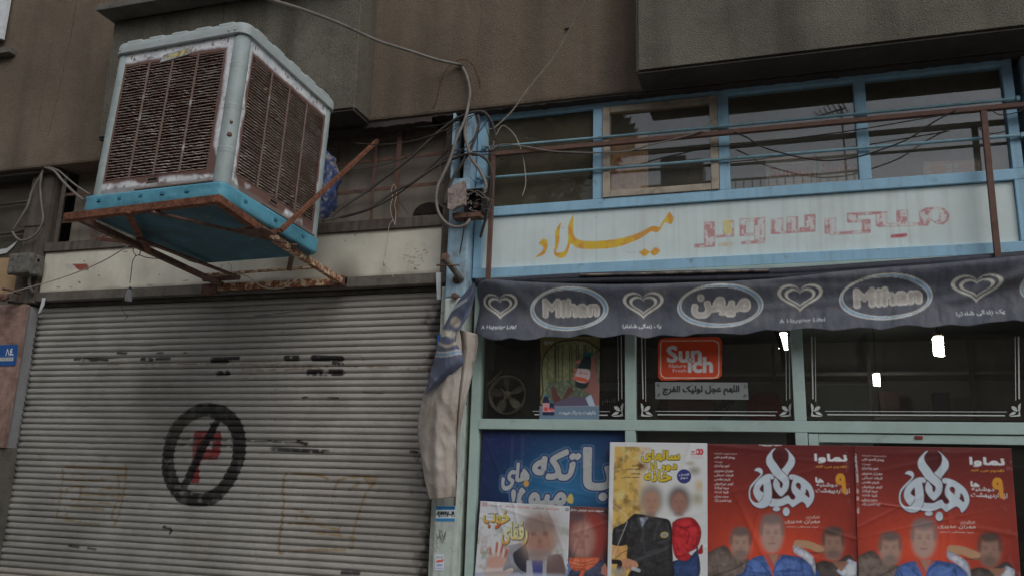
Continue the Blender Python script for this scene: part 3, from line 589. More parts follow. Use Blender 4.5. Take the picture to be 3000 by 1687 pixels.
    for polys, holes, colr, dens in words:
        M = np.zeros((cv.H, cv.W))
        for p_ in polys: M = np.maximum(M, cv.poly(p_))
        for p_ in holes: M = M*(1-cv.poly(p_))
        ero = 1-dilate(1-M, cv.pxs(2.0)); edge = np.clip(M-ero, 0, 1); ero2 = 1-dilate(1-M, cv.pxs(6)); edge2 = np.clip(ero-ero2, 0, 1)
        na, nb_ = fbm(cv.H, cv.W, 10, 3, rr.randint(0, 999)), fbm(cv.H, cv.W, 24, 3, rr.randint(0, 999)); vst = np.repeat(fbm(cv.H//8+2, cv.W, 4, 2, rr.randint(0, 999)), 8, 0)[:cv.H]
        cv.put(M, C(176, 160, 156), .35); cv.put(edge*np.clip((nb_-.22)*4, .25, 1), tuple(c*.9 for c in colr), .8)
        cv.put(edge2*np.clip((na-.44)*8, 0, 1), colr, .65); cv.put(ero2*np.clip(((na+vst)/2-(.56-.035*dens))*16, 0, 1), colr, .65)
        cv.put(ero2*np.clip((nb_-.62)*9, 0, 1), C(190, 190, 186), .6)
    remains(A([(700, 360), (900, 350), (890, 600), (700, 620)]), 1, C(186, 170, 96), 2.6)
    m = cv.stroke(B([(1310, 660), (1540, 635)]), 9); cv.put(m, red, .8)
    for k in range(26): cv.put(cv.blob(rr.uniform(1420, 2980), rr.uniform(600, 780), rr.uniform(1, 5), rr.uniform(.6, 2), .3), C(120, 112, 96), rr.uniform(.2, .6))
    cv.put(cv.stroke([(1749, 620), (1747, 690), (1748, 775)], 2), C(120, 124, 120), .35)
sg = thing('shop_sign', 'white sign board with yellow brush lettering and worn red letters between blue rails', 'sign', loc=(-0.2, 4.5, 2.75))
cs = [prj for prj in ()]
def sheet_world(name, x0, x1, z0, z1, Y, res, paint, mat, parent, base, wav=0.0006, thick=0.001, seed=1):
    cv = Canvas(x0, x1, z0, z1, res, Y, base); paint(cv); m = int((x1-x0)/res)+2; n = int((z1-z0)/res)+2
    X, Z = np.meshgrid(np.linspace(x0, x1, m), np.linspace(z1, z0, n)); Yv = Y - fbm(n, m, max(6, m/5), 2, seed)*wav; G = np.stack([X, Yv, Z], -1)
    return grid_obj(name, G, cv.sample(X, Z), mat, parent, thick=(0, thick+wav, 0))
sheet_world('board', -1.612, 1.226, zs0, zs1, 4.488, 0.0027, paint_sign, m_white_sign, sg, C(172, 181, 178))
box('rail', XL, XR, 4.468, 4.53, 2.752, 2.811, m_blue, sg, 0.003)
box('stile', XL, -1.613, 4.470, 4.528, 2.812, 3.133, m_blue, sg, 0.003)
box('stile', 1.229, XR, 4.470, 4.528, 2.812, 3.133, m_blue, sg, 0.003)
# blue steel column at the right end
cp_ = tag(box('steel_column', 1.315, 1.46, 4.44, 4.6, 0, 3.79, m_blue_post, bev=0.006), 'blue steel column past the right end of the shop sign', 'column')
# ---- shop front below
sf = thing('glazed_shopfront', 'pale green steel shop front with etched glass panes under the awning', 'shop front', loc=(-0.2, 4.5, 0))
zm0, zm1 = 1.865, 1.922
mx1 = (wx(1834, 1150), wx(1864, 1150)); mx2 = (wx(2325.5, 1200), wx(2361, 1200))
box('stile', -1.639, -1.588, 4.462, 4.53, 0, 2.75, m_green, sf, 0.003)
box('mullion', *mx1, 4.462, 4.53, zm1, 2.69, m_green, sf, 0.003); box('mullion', *mx1, 4.462, 4.53, 0.05, zm0, m_green, sf, 0.003)
box('mullion', *mx2, 4.462, 4.53, zm1, 2.69, m_green, sf, 0.003); box('mullion', *mx2, 4.462, 4.53, 0.05, zm0, m_green, sf, 0.003)
box('stile', 1.262, 1.31, 4.462, 4.53, 0, 2.75, m_green, sf, 0.003)
box('rail', -1.587, 1.261, 4.460, 4.53, zm0, zm1, m_green, sf, 0.003)
box('rail', -1.587, 1.261, 4.462, 4.53, 2.691, 2.75, m_green, sf, 0.003)
box('rail', -1.587, 1.261, 4.462, 4.53, 0, 0.05, m_green, sf, 0.003)
gx = [(-1.587, mx1[0]), (mx1[1], mx2[0]), (mx2[1], 1.261)]
for a, b in gx: box('pane', a-.003, b+.003, 4.497, 4.501, zm1-.003, 2.69, g_pane, sf, 0)
for a, b in gx[:2]: box('pane', a-.003, b+.003, 4.497, 4.501, 0.05, zm0+.003, g_pane, sf, 0)
dr = box('door', mx2[1]+.004, mx2[1]+.052, 4.466, 4.52, 0.06, zm0-.006, m_green, sf, 0.003)
box('door_rail', mx2[1]+.053, 1.258, 4.468, 4.518, 1.817, zm0-.006, m_green, dr, 0.003)
box('door_stile', 1.20, 1.2575, 4.468, 4.518, 0.06, 1.816, m_green, dr, 0.003)
box('door_pane', mx2[1]+.05, 1.2, 4.492, 4.496, 0.06, 1.817, g_pane, dr, 0)
box('red_latch', *[wx(x, 1282) for x in (2677, 2700)], 4.462, 4.467, wz(2690, 1286), wz(2690, 1277), surf('red_plastic', C(110, 40, 36), 0.5), sf, 0.001)
# etched border lines and leaf corners on the upper panes
def decal(px_left, px_right, has_left, nm):
    Yd = 4.4955
    V, Fc = [], []
    def quad(a, b, wd):
        A_, B_ = P(*a, Yd), P(*b, Yd); t = B_-A_; t /= np.linalg.norm(t); nn = np.array([-t[2], 0, t[0]])*wd/2; k = len(V)
        V.extend([tuple(A_+nn), tuple(A_-nn), tuple(B_-nn), tuple(B_+nn)]); Fc.append((k, k+1, k+2, k+3))
    def leafc(ox, oy, s, fl):
        pts = [(0, 0), (3, -36), (2, -52), (-1, -64), (9, -58), (13, -46), (12, -36), (10, -28), (16, -34), (22, -44), (32, -50), (44, -47), (42, -36), (30, -28), (22, -24), (34, -26), (46, -18), (52, -8), (60, -3), (46, 1), (28, 0), (14, 2)]
        holes = None
        k = len(V)
        # leaf lobes as separate petals so the ornament shows gaps like the photo
        for lobe in ([(0, 0), (3, -22), (10, -28), (8, -12), (16, -6), (30, -4), (44, -2), (58, -3), (44, 2), (20, 2)], [(3, -24), (0, -44), (-1, -62), (7, -56), (13, -44), (11, -32), (16, -22), (9, -27)], [(14, -26), (20, -40), (32, -48), (44, -46), (41, -34), (30, -26), (20, -22)], [(20, -18), (34, -22), (46, -14), (56, -4), (40, -5), (28, -9)]):
            k = len(V)
            for x, y in lobe: V.append(tuple(P(ox+fl*x*s, oy+y*s, Yd)))
            Fc.append(tuple(range(k, k+len(lobe))))
    by, ty = 1214, 985
    if has_left:
        quad((px_left+16, ty), (px_left+18+2, 1168), 0.006); quad((px_left+26, ty), (px_left+28, 1176), 0.003); leafc(px_left+14, 1218, .62, 1)
    quad((px_right-24, ty), (px_right-22, 1172), 0.003); quad((px_right-14, ty), (px_right-12, 1168), 0.006); leafc(px_right-8, 1218, .62, -1)
    a = px_left+(56 if has_left else 2)
    quad((a, 1203.5), (px_right-48, 1203.5+ (px_right-a)*.004), 0.003); quad((a+6, 1213.5), (px_right-54, 1214+(px_right-a)*.004), 0.006)
    mesh_obj('etched_border', V, Fc, m_decal, sf)
decal(1558, 1834, False, 'a'); decal(1864, 2326, True, 'b'); decal(2362, 2998, True, 'c')

# ---- guard railing in front of the transom
gd = thing('guard_railing', 'rusty brown guard bar with two legs and two thin blue rods across the transom', 'railing', loc=(-0.2, 4.4, 2.7))
box('top_bar', -1.545, 1.6, 4.385, 4.415, 3.488, 3.513, m_rail, gd, 0.002)
beam('leg', (-1.532, 4.40, 3.487), (-1.54, 4.40, 2.70), 0.025, 0.025, m_rail, gd, up=(0, 1, 0))
beam('leg', (1.107, 4.40, 3.487), (1.10, 4.40, 2.69), 0.028, 0.025, m_rail, gd, up=(0, 1, 0))
tube('rod', [(-1.60, 4.45, 3.572), (-0.2, 4.45, 3.562), (1.268, 4.45, 3.561)], 0.009, m_rod, gd)
tube('rod', [(-1.66, 4.45, 3.373), (-0.2, 4.45, 3.366), (1.30, 4.45, 3.361)], 0.009, m_rod, gd)
for z in (3.572, 3.373): box('lug', -1.63, -1.605, 4.44, 4.469, z-.012, z+.012, m_rod, gd, 0.002)
for z in (3.561, 3.361): box('lug', 1.272, 1.29, 4.44, 4.469, z-.012, z+.012, m_rod, gd, 0.002)

# ---- blue post between the shops
po = thing('shop_post', 'chipped blue steel post between the roller shutter and the shop window', 'post', loc=(-1.74, 4.4, 0))
box('post_body', -1.80, -1.672, 4.38, 4.60, 2.62, 3.36, m_blue_post, po, 0.012)
m_lowpost = surf('lower_post_paint', C(164, 172, 166), 0.6, var=0.22, vscale=7, bump=(70, 0.15), bump2=(10, 0.3, 0.01), stains=[(C(128, 122, 112), 9, 0.5, 0.68, 0.7), (C(90, 60, 46), 24, 0.62, 0.69, 0.9)], streak=(C(110, 106, 96), 26, 0.8, 0.45, 0.75, 0.6))
box('lower_body', -1.80, -1.672, 4.38, 4.60, 0, 2.619, m_lowpost, po, 0.012)
box('post_side', -1.842, -1.802, 4.43, 4.60, 0, 2.70, m_lowpost, po, 0.006)
box('flange', -1.80, -1.785, 4.38, 4.50, 3.361, 3.79, m_blue_post, po, 0.002); box('flange', -1.72, -1.672, 4.39, 4.50, 3.361, 3.79, m_blue_post, po, 0.002)
box('hollow', -1.784, -1.721, 4.50, 4.52, 3.361, 3.79, m_black, po, 0)
box('recess', -1.671, -1.640, 4.52, 4.60, 0, 3.79, m_greyframe, po, 0)
# ================================================================== LEFT SHOP
SX0, SX1 = -5.06, -1.862
sh = thing('roller_shutter', 'closed light grey roller shutter with a black ring emblem painted on its slats', 'roller shutter', loc=((SX0+SX1)/2, 4.55, 0))
PITCH = 0.0415; ZTOP = 2.70
def paint_shutter(cv):
    b = C(136, 134, 128); cv.a[:] = b
    n1 = fbm(cv.H, cv.W, 120, 4, 21); cv.a *= (0.9+0.2*n1)[..., None]
    pink = np.linspace(0, 1, cv.W)[None, :]*0.8; cv.put(np.repeat(pink, cv.H, 0)*.55, C(144, 136, 131)); gr_ = fbm(cv.H, cv.W, 150, 4, 77); yy_ = np.linspace(0, 1, cv.H)[:, None]; xx_ = np.linspace(1, 0, cv.W)[None]; cv.put(np.clip((gr_+yy_*.55+xx_*.25-.85)*2.2, 0, 1), C(96, 95, 90), .55);  # blotchy darkening to the bottom left, fall of light put into the paint
    rr = random.Random(9); blk, redc = C(30, 28, 27), C(112, 36, 37); z = lambda pts: Q(440, 1160, 4.263, pts)
    # ring emblem
    ring = cv.poly(z([(740, 78), (900, 110), (1000, 165), (1075, 240), (1140, 340), (1175, 450), (1188, 600), (1175, 760), (1125, 920), (1040, 1090), (930, 1230), (790, 1350), (600, 1378), (400, 1350), (270, 1240), (185, 1100), (140, 950), (140, 780), (160, 640), (200, 500), (260, 370), (350, 260), (470, 165), (600, 95)]), True)
    hole = cv.poly(z([(720, 255), (790, 290), (770, 325), (740, 350), (740, 400), (700, 440), (660, 520), (600, 600), (570, 680), (540, 760), (500, 830), (450, 940), (375, 1085), (320, 970), (290, 840), (290, 720), (330, 570), (390, 440), (470, 350), (560, 290), (640, 262)]), True)
    hole2 = cv.poly(z([(880, 320), (960, 390), (1000, 470), (1025, 560), (1020, 700), (1000, 820), (930, 960), (860, 1080), (760, 1165), (650, 1200), (540, 1195), (465, 1170), (470, 1110), (500, 1060), (560, 930), (620, 800), (680, 680), (750, 560), (800, 460), (830, 380)]), True)
    redp = cv.poly(z([(545, 428), (850, 430), (885, 480), (880, 640), (855, 740), (810, 790), (640, 790), (600, 860), (605, 1080), (500, 1080), (520, 700), (530, 520)]))
    inner = cv.poly(z([(735, 560), (780, 565), (765, 665), (700, 655)]))
    diag = cv.poly(z([(800, 330), (830, 330), (830, 400), (790, 490), (740, 560), (690, 660), (630, 780), (590, 870), (540, 950), (495, 1080), (400, 1080), (450, 960), (520, 830), (570, 720), (640, 590), (700, 470), (740, 380), (735, 330)]))
    m = np.clip(ring-np.maximum(hole, hole2), 0, 1)
    we = 1-.35*np.clip((fbm(cv.H, cv.W, 9, 4, 51)-.66)*9, 0, 1)-.15*np.clip((np.repeat(fbm(cv.H//5+2, cv.W, 12, 2, 52), 5, 0)[:cv.H]-.6)*6, 0, 1); we = np.clip(we, 0, 1); cv.put(redp*(1-inner)*we, redc, .95); cv.put(m*we, blk, .95); cv.put(diag*we, blk, .85)
    # scuffed bars
    sm = fbm(cv.H, cv.W, 8, 3, 31)
    def scuff(pts, wd, al=.9, colr=C(52, 50, 48), lo=.3): cv.put(cv.stroke(pts, wd)*np.clip((sm-lo)*6, 0, 1), colr, al)
    for y0, xa, xb in ((1283, 478, 900), (1302, 520, 690)): scuff([(xa, y0), (xb, y0+ (xb-xa)*.03)], 8, .85, lo=.36)
    for pts, wd in (([(796, 1314), (960, 1322)], 11), ([(868, 1291), (895, 1300)], 8), ([(780, 1290), (806, 1291)], 4), ([(618, 1050), (700, 1048)], 9), ([(618, 1058), (672, 1056)], 10), ([(636, 1093), (668, 1092)], 13), ([(838, 1048), (870, 1048)], 16), ([(918, 1048), (1000, 1050)], 17), ([(905, 1090), (1000, 1090)], 18), ([(976, 1063), (1004, 1066)], 8), ([(244, 1052), (280, 1053)], 11), ([(285, 1052), (312, 1053)], 7), ([(414, 1051), (445, 1052)], 11), ([(457, 1051), (495, 1050)], 9), ([(342, 1033), (368, 1034)], 7), ([(460, 1033), (476, 1033)], 6), ([(538, 1033), (546, 1033)], 4), ([(216, 1052), (232, 1052)], 7), ([(1204, 1322), (1222, 1324)], 8), ([(480, 1543), (500, 1548), (498, 1560)], 8), ([(886, 1164), (900, 1163)], 6), ([(958, 1164), (990, 1165)], 5), ([(1000, 1676), (1050, 1679)], 8), ([(200, 1598), (230, 1602)], 5), ([(256, 1604), (280, 1608)], 5), ([(745, 925), (920, 905)], 2), ([(1060, 1148), (1120, 1151)], 2)):
        scuff(pts, wd*1.25, 1.0, C(42, 40, 39), lo=.2)
    for pts in ([(230, 1068), (640, 1065), (900, 1070), (1280, 1080)], [(640, 1080), (760, 1083), (830, 1082), (1000, 1076)]):
        cv.put(cv.stroke(pts, 6)*np.clip((sm-.47)*8, 0, 1), C(104, 78, 56), .7)
    cv.put(cv.stroke([(1005, 1041), (1060, 1040), (1064, 1058)], 2), C(50, 46, 42), .7)
    # brown spray graffiti
    br = C(112, 88, 46)
    def spray(pts, wd=4, al=.6): al = min(1, al*1.55); mm = cv.stroke(pts, wd*1.2, True); cv.put(np.clip(blurm(mm, 1)*1.2, 0, 1)*np.clip((sm-.2)*3, 0, 1), br, al)
    a = lambda pts: Q(0, 1287, 3.623, pts)
    spray(a([(660, 285), (850, 292), (1100, 300), (1340, 310)]), 6); spray(a([(665, 290), (655, 440), (635, 560), (615, 700), (590, 830)])); spray(a([(590, 835), (750, 855), (900, 885), (1060, 900)]))
    for q in ([(1330, 260), (1330, 400), (1320, 480), (1290, 620), (1260, 760), (1210, 930)], [(1240, 380), (1260, 520), (1230, 660), (1180, 800), (1220, 880)], [(660, 425), (900, 435), (1100, 430)], [(750, 360), (900, 365)], [(840, 560), (860, 580), (1100, 590), (1290, 600)], [(680, 580), (720, 510), (850, 500), (880, 500)], [(1050, 530), (1120, 520), (1300, 530)], [(740, 635), (900, 650), (1100, 670), (1170, 680)], [(700, 705), (900, 720), (1100, 745)], [(850, 500), (840, 620)], [(1060, 410), (1200, 390), (1330, 400)], [(690, 700), (700, 810)]): spray(a(q), 4.5, .5)
    bq = lambda pts: Q(600, 1287, 3.623, pts)
    spray(bq([(860, 355), (1000, 360), (1200, 380), (1380, 430), (1560, 395), (1800, 400)]), 5); spray(bq([(860, 355), (835, 420), (825, 560), (835, 700), (815, 880), (790, 1050), (785, 1195), (830, 1200)]), 4.5, .7)
    for q in ([(1830, 405), (1780, 480), (1710, 560), (1680, 640), (1640, 760), (1600, 880), (1560, 1040), (1570, 1130)], [(890, 725), (980, 740), (1040, 765)], [(880, 890), (1100, 895), (1300, 930), (1400, 950)], [(1120, 985), (1300, 1000), (1440, 1020), (1600, 1050)], [(900, 1190), (1200, 1170), (1500, 1165), (1570, 1130)], [(1010, 810), (1150, 850)], [(1340, 595), (1380, 605)], [(1700, 400), (1740, 470), (1800, 460)], [(1410, 440), (1370, 540)], [(1560, 450), (1640, 460), (1520, 530)], [(1430, 920), (1410, 990)], [(1700, 420), (1830, 430)], [(960, 800), (970, 840)]): spray(bq(q), 4.5, .55)
    # rivet line with black drips, oily grime at both edges
    for k in range(80):
        t = rr.random(); y = 900+t*780; x = 838-t*98+rr.gauss(0, 5)-(12 if rr.random() < .5 else 0); cv.put(cv.ell(x, y, rr.uniform(.8, 3.0), rr.uniform(.6, 1.6), 0, 8), C(40, 34, 30), rr.uniform(.3, .9))
    for t in np.linspace(0, 1, 50): cv.put(cv.ell(838-t*98, 900+t*780, .9, .9, 0, 8), C(60, 52, 46), .6)
    for k in range(150): cv.put(cv.ell(rr.uniform(60, 1260), rr.uniform(880, 1687), rr.uniform(.6, 2.4), rr.uniform(.5, 1.2), 0, 8), C(44, 38, 34), rr.uniform(.2, .8))
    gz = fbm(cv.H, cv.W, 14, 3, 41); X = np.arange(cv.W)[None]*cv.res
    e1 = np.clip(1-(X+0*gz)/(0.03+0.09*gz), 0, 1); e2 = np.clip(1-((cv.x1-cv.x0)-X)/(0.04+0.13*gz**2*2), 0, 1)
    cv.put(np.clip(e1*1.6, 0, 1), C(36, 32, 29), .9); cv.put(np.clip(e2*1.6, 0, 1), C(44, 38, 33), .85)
    for k in range(30):
        y = rr.uniform(900, 1680); x = rr.uniform(100, 1150); cv.put(cv.stroke([(x, y), (x+rr.uniform(20, 160), y+rr.uniform(-2, 4))], rr.uniform(.8, 2)), C(86, 78, 70), rr.uniform(.2, .5))
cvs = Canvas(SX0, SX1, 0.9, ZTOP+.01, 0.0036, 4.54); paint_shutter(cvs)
# slat profile: a shallow outward curve, then a tight hollow where it hooks into the next one (y towards the street is negative)
prof = [(0.0, 0.0), (0.003, -0.0075), (0.009, -0.0125), (0.014, -0.0120), (0.019, -0.0150), (0.027, -0.0135), (0.034, -0.006), (0.0375, -0.001), (0.040, 0.003), (0.0415, 0.0005)]
nsl = int((ZTOP-0.02)/PITCH); NX = int((SX1-SX0)/0.0038); xs_ = np.linspace(SX0, SX1, NX)
simple = None
for k in range(nsl):
    zt_ = ZTOP-k*PITCH; hi = zt_ > 0.93
    xx = xs_ if hi else np.linspace(SX0, SX1, 2)
    dy = 0.0025*math.sin(k*2.1)+0.0015*math.sin(k*.7)
    Z = np.array([zt_-p[0] for p in prof])[:, None]+0*xx[None]; Yy = np.array([4.555+p[1] for p in prof])[:, None]+(0.003*np.sin(xx*1.7+k*.3)+0.0012*np.sin(xx*9+k))[None]+dy*0.4
    dn_ = random.Random(k*13+5)
    if hi:
        for _ in range(dn_.choice((0, 1, 1, 2, 3))):
            c_, w_ = dn_.uniform(SX0, SX1), dn_.uniform(.02, .12); g_ = np.exp(-((xx-c_)/w_)**2)[None]; Yy = Yy+dn_.uniform(.001, .006)*g_; Z = Z+dn_.uniform(-.0015, .0015)*g_
    X = 0*Z+xx[None]; G = np.stack([X, Yy, Z], -1)
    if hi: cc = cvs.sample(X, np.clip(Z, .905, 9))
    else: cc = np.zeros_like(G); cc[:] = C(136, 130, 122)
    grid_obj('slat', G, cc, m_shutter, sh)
box('bottom_rail', SX0, SX1, 4.535, 4.575, 0.0, 0.035, m_greyframe, sh, 0.003)
box('guide_rail', SX0-.03, SX0+.012, 4.515, 4.60, 0, 2.73, m_greyframe, sh, 0.002); box('guide_rail', SX1-.012, SX1+.02, 4.52, 4.60, 0, 2.73, m_greyframe, sh, 0.002)
box('header_plate', SX0, SX1, 4.545, 4.60, 2.703, 2.728, m_band, sh, 0.002)

# ---- board and bands above the shutter
fp = thing('fascia_board', 'dirty cream fascia board above the shutter with a torn strip of red tape', 'fascia board', loc=(-3.4, 4.5, 2.79))
def paint_fascia(cv):
    cv.a *= (0.9+0.2*fbm(cv.H, cv.W, 90, 4, 6))[..., None]; rr = random.Random(3)
    cv.put(cv.poly([(192, 774), (218, 774), (232, 790), (196, 792)]), C(168, 160, 150), .7)
    cv.put(cv.poly([(212, 774), (254, 773), (260, 780), (260, 792), (232, 792), (224, 786), (219, 780)]), C(122, 46, 36), .95)
    for x, y, rx, ry in ((367, 738, 9, 1.5), (171, 841, 7, 1.3), (208, 841, 4, 1.2), (234, 828, 4, 2), (218, 852, 5, 1.5), (290, 808, 2.5, 2.5), (232, 825, 2, 2), (440, 835, 10, 1.5), (468, 805, 2, 1.6), (545, 822, 10, 1), (385, 700, 2, 2), (248, 765, 2, 2.4), (1041, 690, 2.4, 2.4), (1012, 706, 2, 1.6), (1216, 787, 5, 3)): cv.put(cv.ell(x, y, rx, ry, rr.uniform(-10, 10), 10), C(52, 44, 38), .85)
    for k in range(50): cv.put(cv.ell(rr.gauss(1212, 18), rr.gauss(752, 22), rr.uniform(.8, 6), rr.uniform(.6, 1.8), rr.uniform(-30, 30), 8), C(96, 62, 44), rr.uniform(.3, .9))
    for k in range(60): cv.put(cv.ell(rr.uniform(140, 1290), rr.uniform(660, 860), rr.uniform(.6, 2), rr.uniform(.6, 1.6), 0, 8), C(84, 74, 64), rr.uniform(.2, .8))
    cv.put(cv.blob(1010, 800, 40, 36, .8), C(70, 60, 52), .7); cv.put(cv.blob(860, 775, 60, 30, .8), C(96, 82, 70), .5)
    H = cv.H; edge = np.linspace(0, 1, H)[:, None]; gz = fbm(H, cv.W, 30, 3, 12); cv.put(np.clip((edge-0.86-.1*gz)*9, 0, 1), C(98, 88, 76), .6); cv.put(np.clip((0.05+.05*gz-edge)*20, 0, 1), C(98, 86, 74), .6)
sheet_world('board', -4.992, -1.882, 2.80, 3.10, 4.492, 0.0042, paint_fascia, m_fascia, fp, C(186, 178, 163), wav=0.003)
box('band', -5.0, -1.80, 4.470, 4.54, 2.733, 2.799, m_band, fp, 0.004)
box('band', -5.0, -1.883, 4.474, 4.54, 3.101, 3.168, m_greyframe, fp, 0.003)
box('end_stile', -1.881, -1.805, 4.478, 4.55, 2.80, 3.79, m_greyframe, fp, 0.003)
for px, py in ((608, 850), (790, 838)):
    p = P(px, py, 4.466); lathe('washer', [(0.0001, 0), (0.012, 0), (0.012, 0.003), (0.005, 0.004), (0.004, 0.009), (0.0001, 0.009)], m_steel, fp, 14, Matrix.Translation(p) @ Matrix.Rotation(math.radians(90), 4, 'X'))
# ---- old transom grille
gl = thing('old_transom', 'dark old transom of dusty panels behind a rusty flat bar grille over the cream board', 'window', loc=(-3.4, 4.5, 3.17))
xb = [-4.90, -4.15, -3.40, -2.70, -1.883]
for a, b in zip(xb[:-1], xb[1:]): box('panel', a+.003, b-.003, 4.585, 4.597, 3.169, 3.76, m_darkpanel, gl, 0.002)
box('top_rail', -4.93, -1.883, 4.53, 4.58, 3.735, 3.785, m_greyframe, gl, 0.003)
for z, t in ((3.335, .0), (3.545, .0)): 
    beam('flat_bar', (-4.95, 4.508, z-.004), (-1.84, 4.508, z+.045 if z > 3.4 else z+.055), 0.006, 0.022, m_rust_dark, gl)
for x, wd, mt in ((-2.215, .034, m_rail), (-2.382, .018, m_rust_dark), (-2.95, .018, m_rust_dark), (-3.5, .018, m_rust_dark), (-4.05, .018, m_rust_dark), (-4.60, .018, m_rust_dark), (-4.93, .034, m_greyframe)):
    bm = bmesh.new(); add_box(bm, x-wd/2, x+wd/2, 4.497, 4.503, 3.165, 3.78, 0.001); bm_obj('upright', bm, mt, gl)
# half round vent hole with debris
c = P(1255, 628, 4.583); n = 18
V = [(c[0]+.105*math.cos(t), 4.583, c[2]+.078*math.sin(t)) for t in np.linspace(0, math.pi, n)]; V2 = [(x, y-.004, z) for x, y, z in V]
mesh_obj('vent_hole', V+V2, [tuple(range(n-1, -1, -1)), tuple(range(n, 2*n))]+[(i, i+1, n+i+1, n+i) for i in range(n-1)], surf('debris', C(44, 38, 34), 0.95, var=0.3, bump=(200, 1), speck=(260, 0.9)), gl)

# ---- pier with stone facing, left of the shutter
pr = thing('stone_pier', 'reddish stone faced pier with a grey reveal at the left of the shutter', 'pier', loc=(-5.4, 4.4, 0))
box('stone_facing', -5.95, -5.004, 4.40, 4.44, 1.70, 2.70, m_stone, pr, 0.003); box('pier_core', -5.95, -5.03, 4.441, 4.60, 1.70, 2.70, m_stone_side, pr, 0.002)
tap = bmesh.new()
v = [tap.verts.new(p) for p in ((-5.003, 4.402, 1.70), (-5.003, 4.402, 2.70), (-5.066, 4.56, 2.70), (-5.066, 4.56, 1.70), (-5.03, 4.402, 1.70), (-5.03, 4.402, 2.70), (-5.09, 4.56, 2.70), (-5.09, 4.56, 1.70))]
for f in ((0, 1, 2, 3), (7, 6, 5, 4), (1, 5, 6, 2), (0, 3, 7, 4), (0, 4, 5, 1), (3, 2, 6, 7)): tap.faces.new([v[i] for i in f])
bm_obj('reveal', tap, m_stone_side, pr)
box('rough_base', -5.95, -5.02, 4.41, 4.60, 0.0, 1.698, m_concrete, pr, 0.012)
# steel column above it
sc_ = tag(box('steel_column', -5.20, -5.005, 4.46, 4.60, 2.72, 3.70, m_greyframe, bev=0.006), 'grimy brown steel column above the stone pier, behind the meter box', 'column')
box('cleat', -5.26, -5.02, 4.452, 4.459, 3.30, 3.33, m_greyframe, sc_, 0)
# left neighbour: dark window, tan board, shutter strip
nw = thing('neighbour_window', 'dark broken window of the next shop at the left edge', 'window', loc=(-5.6, 4.5, 3.0))
box('backing', -6.6, -5.21, 4.60, 4.62, 3.05, 3.70, m_darkin, nw, 0); box('pane', -6.6, -5.21, 4.54, 4.544, 3.06, 3.69, g_transom, nw, 0)
tube('rod', [P(-20, 603, 4.5), P(95, 588, 4.5)], 0.010, m_cable_dark, nw); tube('rod', [P(-20, 690, 4.5), P(80, 676, 4.5)], 0.012, m_cable_dark, nw)
plate('shard', [(-30, 735), (20, 728), (52, 705), (40, 722), (18, 742), (-30, 750)], 4.53, 0.004, m_decal, nw); box('bottom_rail', -6.6, -5.205, 4.50, 4.58, 3.0, 3.05, m_greyframe, nw, 0.003)
tb = tag(plate('tan_board', [(-40, 758), (26, 755), (36, 760), (50, 790), (48, 880), (-40, 888)], 4.48, 0.02, m_tan), 'tan board under the neighbour window behind the meter box', 'board')
ns = thing('neighbour_shutter', 'strip of dark ribbed shutter at the left edge behind the stone pier', 'roller shutter', loc=(-6.3, 4.6, 0))
for k in range(22): box('slat', -7.2, -5.955, 4.50, 4.52, 2.62-k*.05, 2.665-k*.05, m_greyframe, ns, 0.006)
box('header_plate', -7.2, -5.21, 4.47, 4.55, 2.71, 2.80, m_band, ns, 0.004)
# ================================================================== AIR COOLER on its bracket
ck = bpy.data.objects.new('air_cooler', None); ck.empty_display_size = .1; link(ck); ck['localspace'] = 1
ck.matrix_world = Matrix.Translation((-2.805, 3.502, 2.808)) @ Matrix.Rotation(math.radians(-1.685), 4, 'Z') @ Matrix.Rotation(math.radians(-3.157), 4, 'X') @ Matrix.Rotation(math.radians(-.36), 4, 'Y')
tag(ck, 'rusty white evaporative air cooler with louvred sides and a teal tray on a wall bracket', 'air cooler')
CW, CD, CH = .808, .85, .95
def rrect(wd, dp, r, n=6):
    pts = []
    for cx, cy, a0 in ((wd/2-r, dp/2-r, 0), (-wd/2+r, dp/2-r, 90), (-wd/2+r, -dp/2+r, 180), (wd/2-r, -dp/2+r, 270)):
        for k in range(n+1): t = math.radians(a0+90*k/n); pts.append((cx+r*math.cos(t), cy+r*math.sin(t)))
    return pts
def prism_rings(rings, sub=1):
    """rings: list of (outline pts, z)"""
    V, Fc = [], []; n = len(rings[0][0])
    for o, z in rings: V += [(x, y, z) for x, y in o]
    for i in range(len(rings)-1):
        for k in range(n): Fc.append((i*n+k, i*n+(k+1) % n, (i+1)*n+(k+1) % n, (i+1)*n+k))
    Fc.append(tuple(range(n-1, -1, -1))); Fc.append(tuple((len(rings)-1)*n+k for k in range(n))); return V, Fc
def dense(o, step=.02):
    out = []
    for i, p in enumerate(o):
        q = o[(i+1) % len(o)]; L = math.hypot(q[0]-p[0], q[1]-p[1]); k = max(1, int(L/step))
        for j in range(k): out.append((p[0]+(q[0]-p[0])*j/k, p[1]+(q[1]-p[1])*j/k))
    return out
rr = random.Random(12)
def dented(o, amp, seed):
    r = random.Random(seed); ph = [r.uniform(0, 6) for _ in range(4)]; out = []; s = 0
    for i, (x, y) in enumerate(o):
        s += .02; L = math.hypot(x, y); dd_ = amp*(math.sin(s*9+ph[0])+.6*math.sin(s*23+ph[1])); out.append((x*(1+dd_/L), y*(1+dd_/L)))
    return out
o1 = dense(rrect(CW+.012, CD+.012, .045))
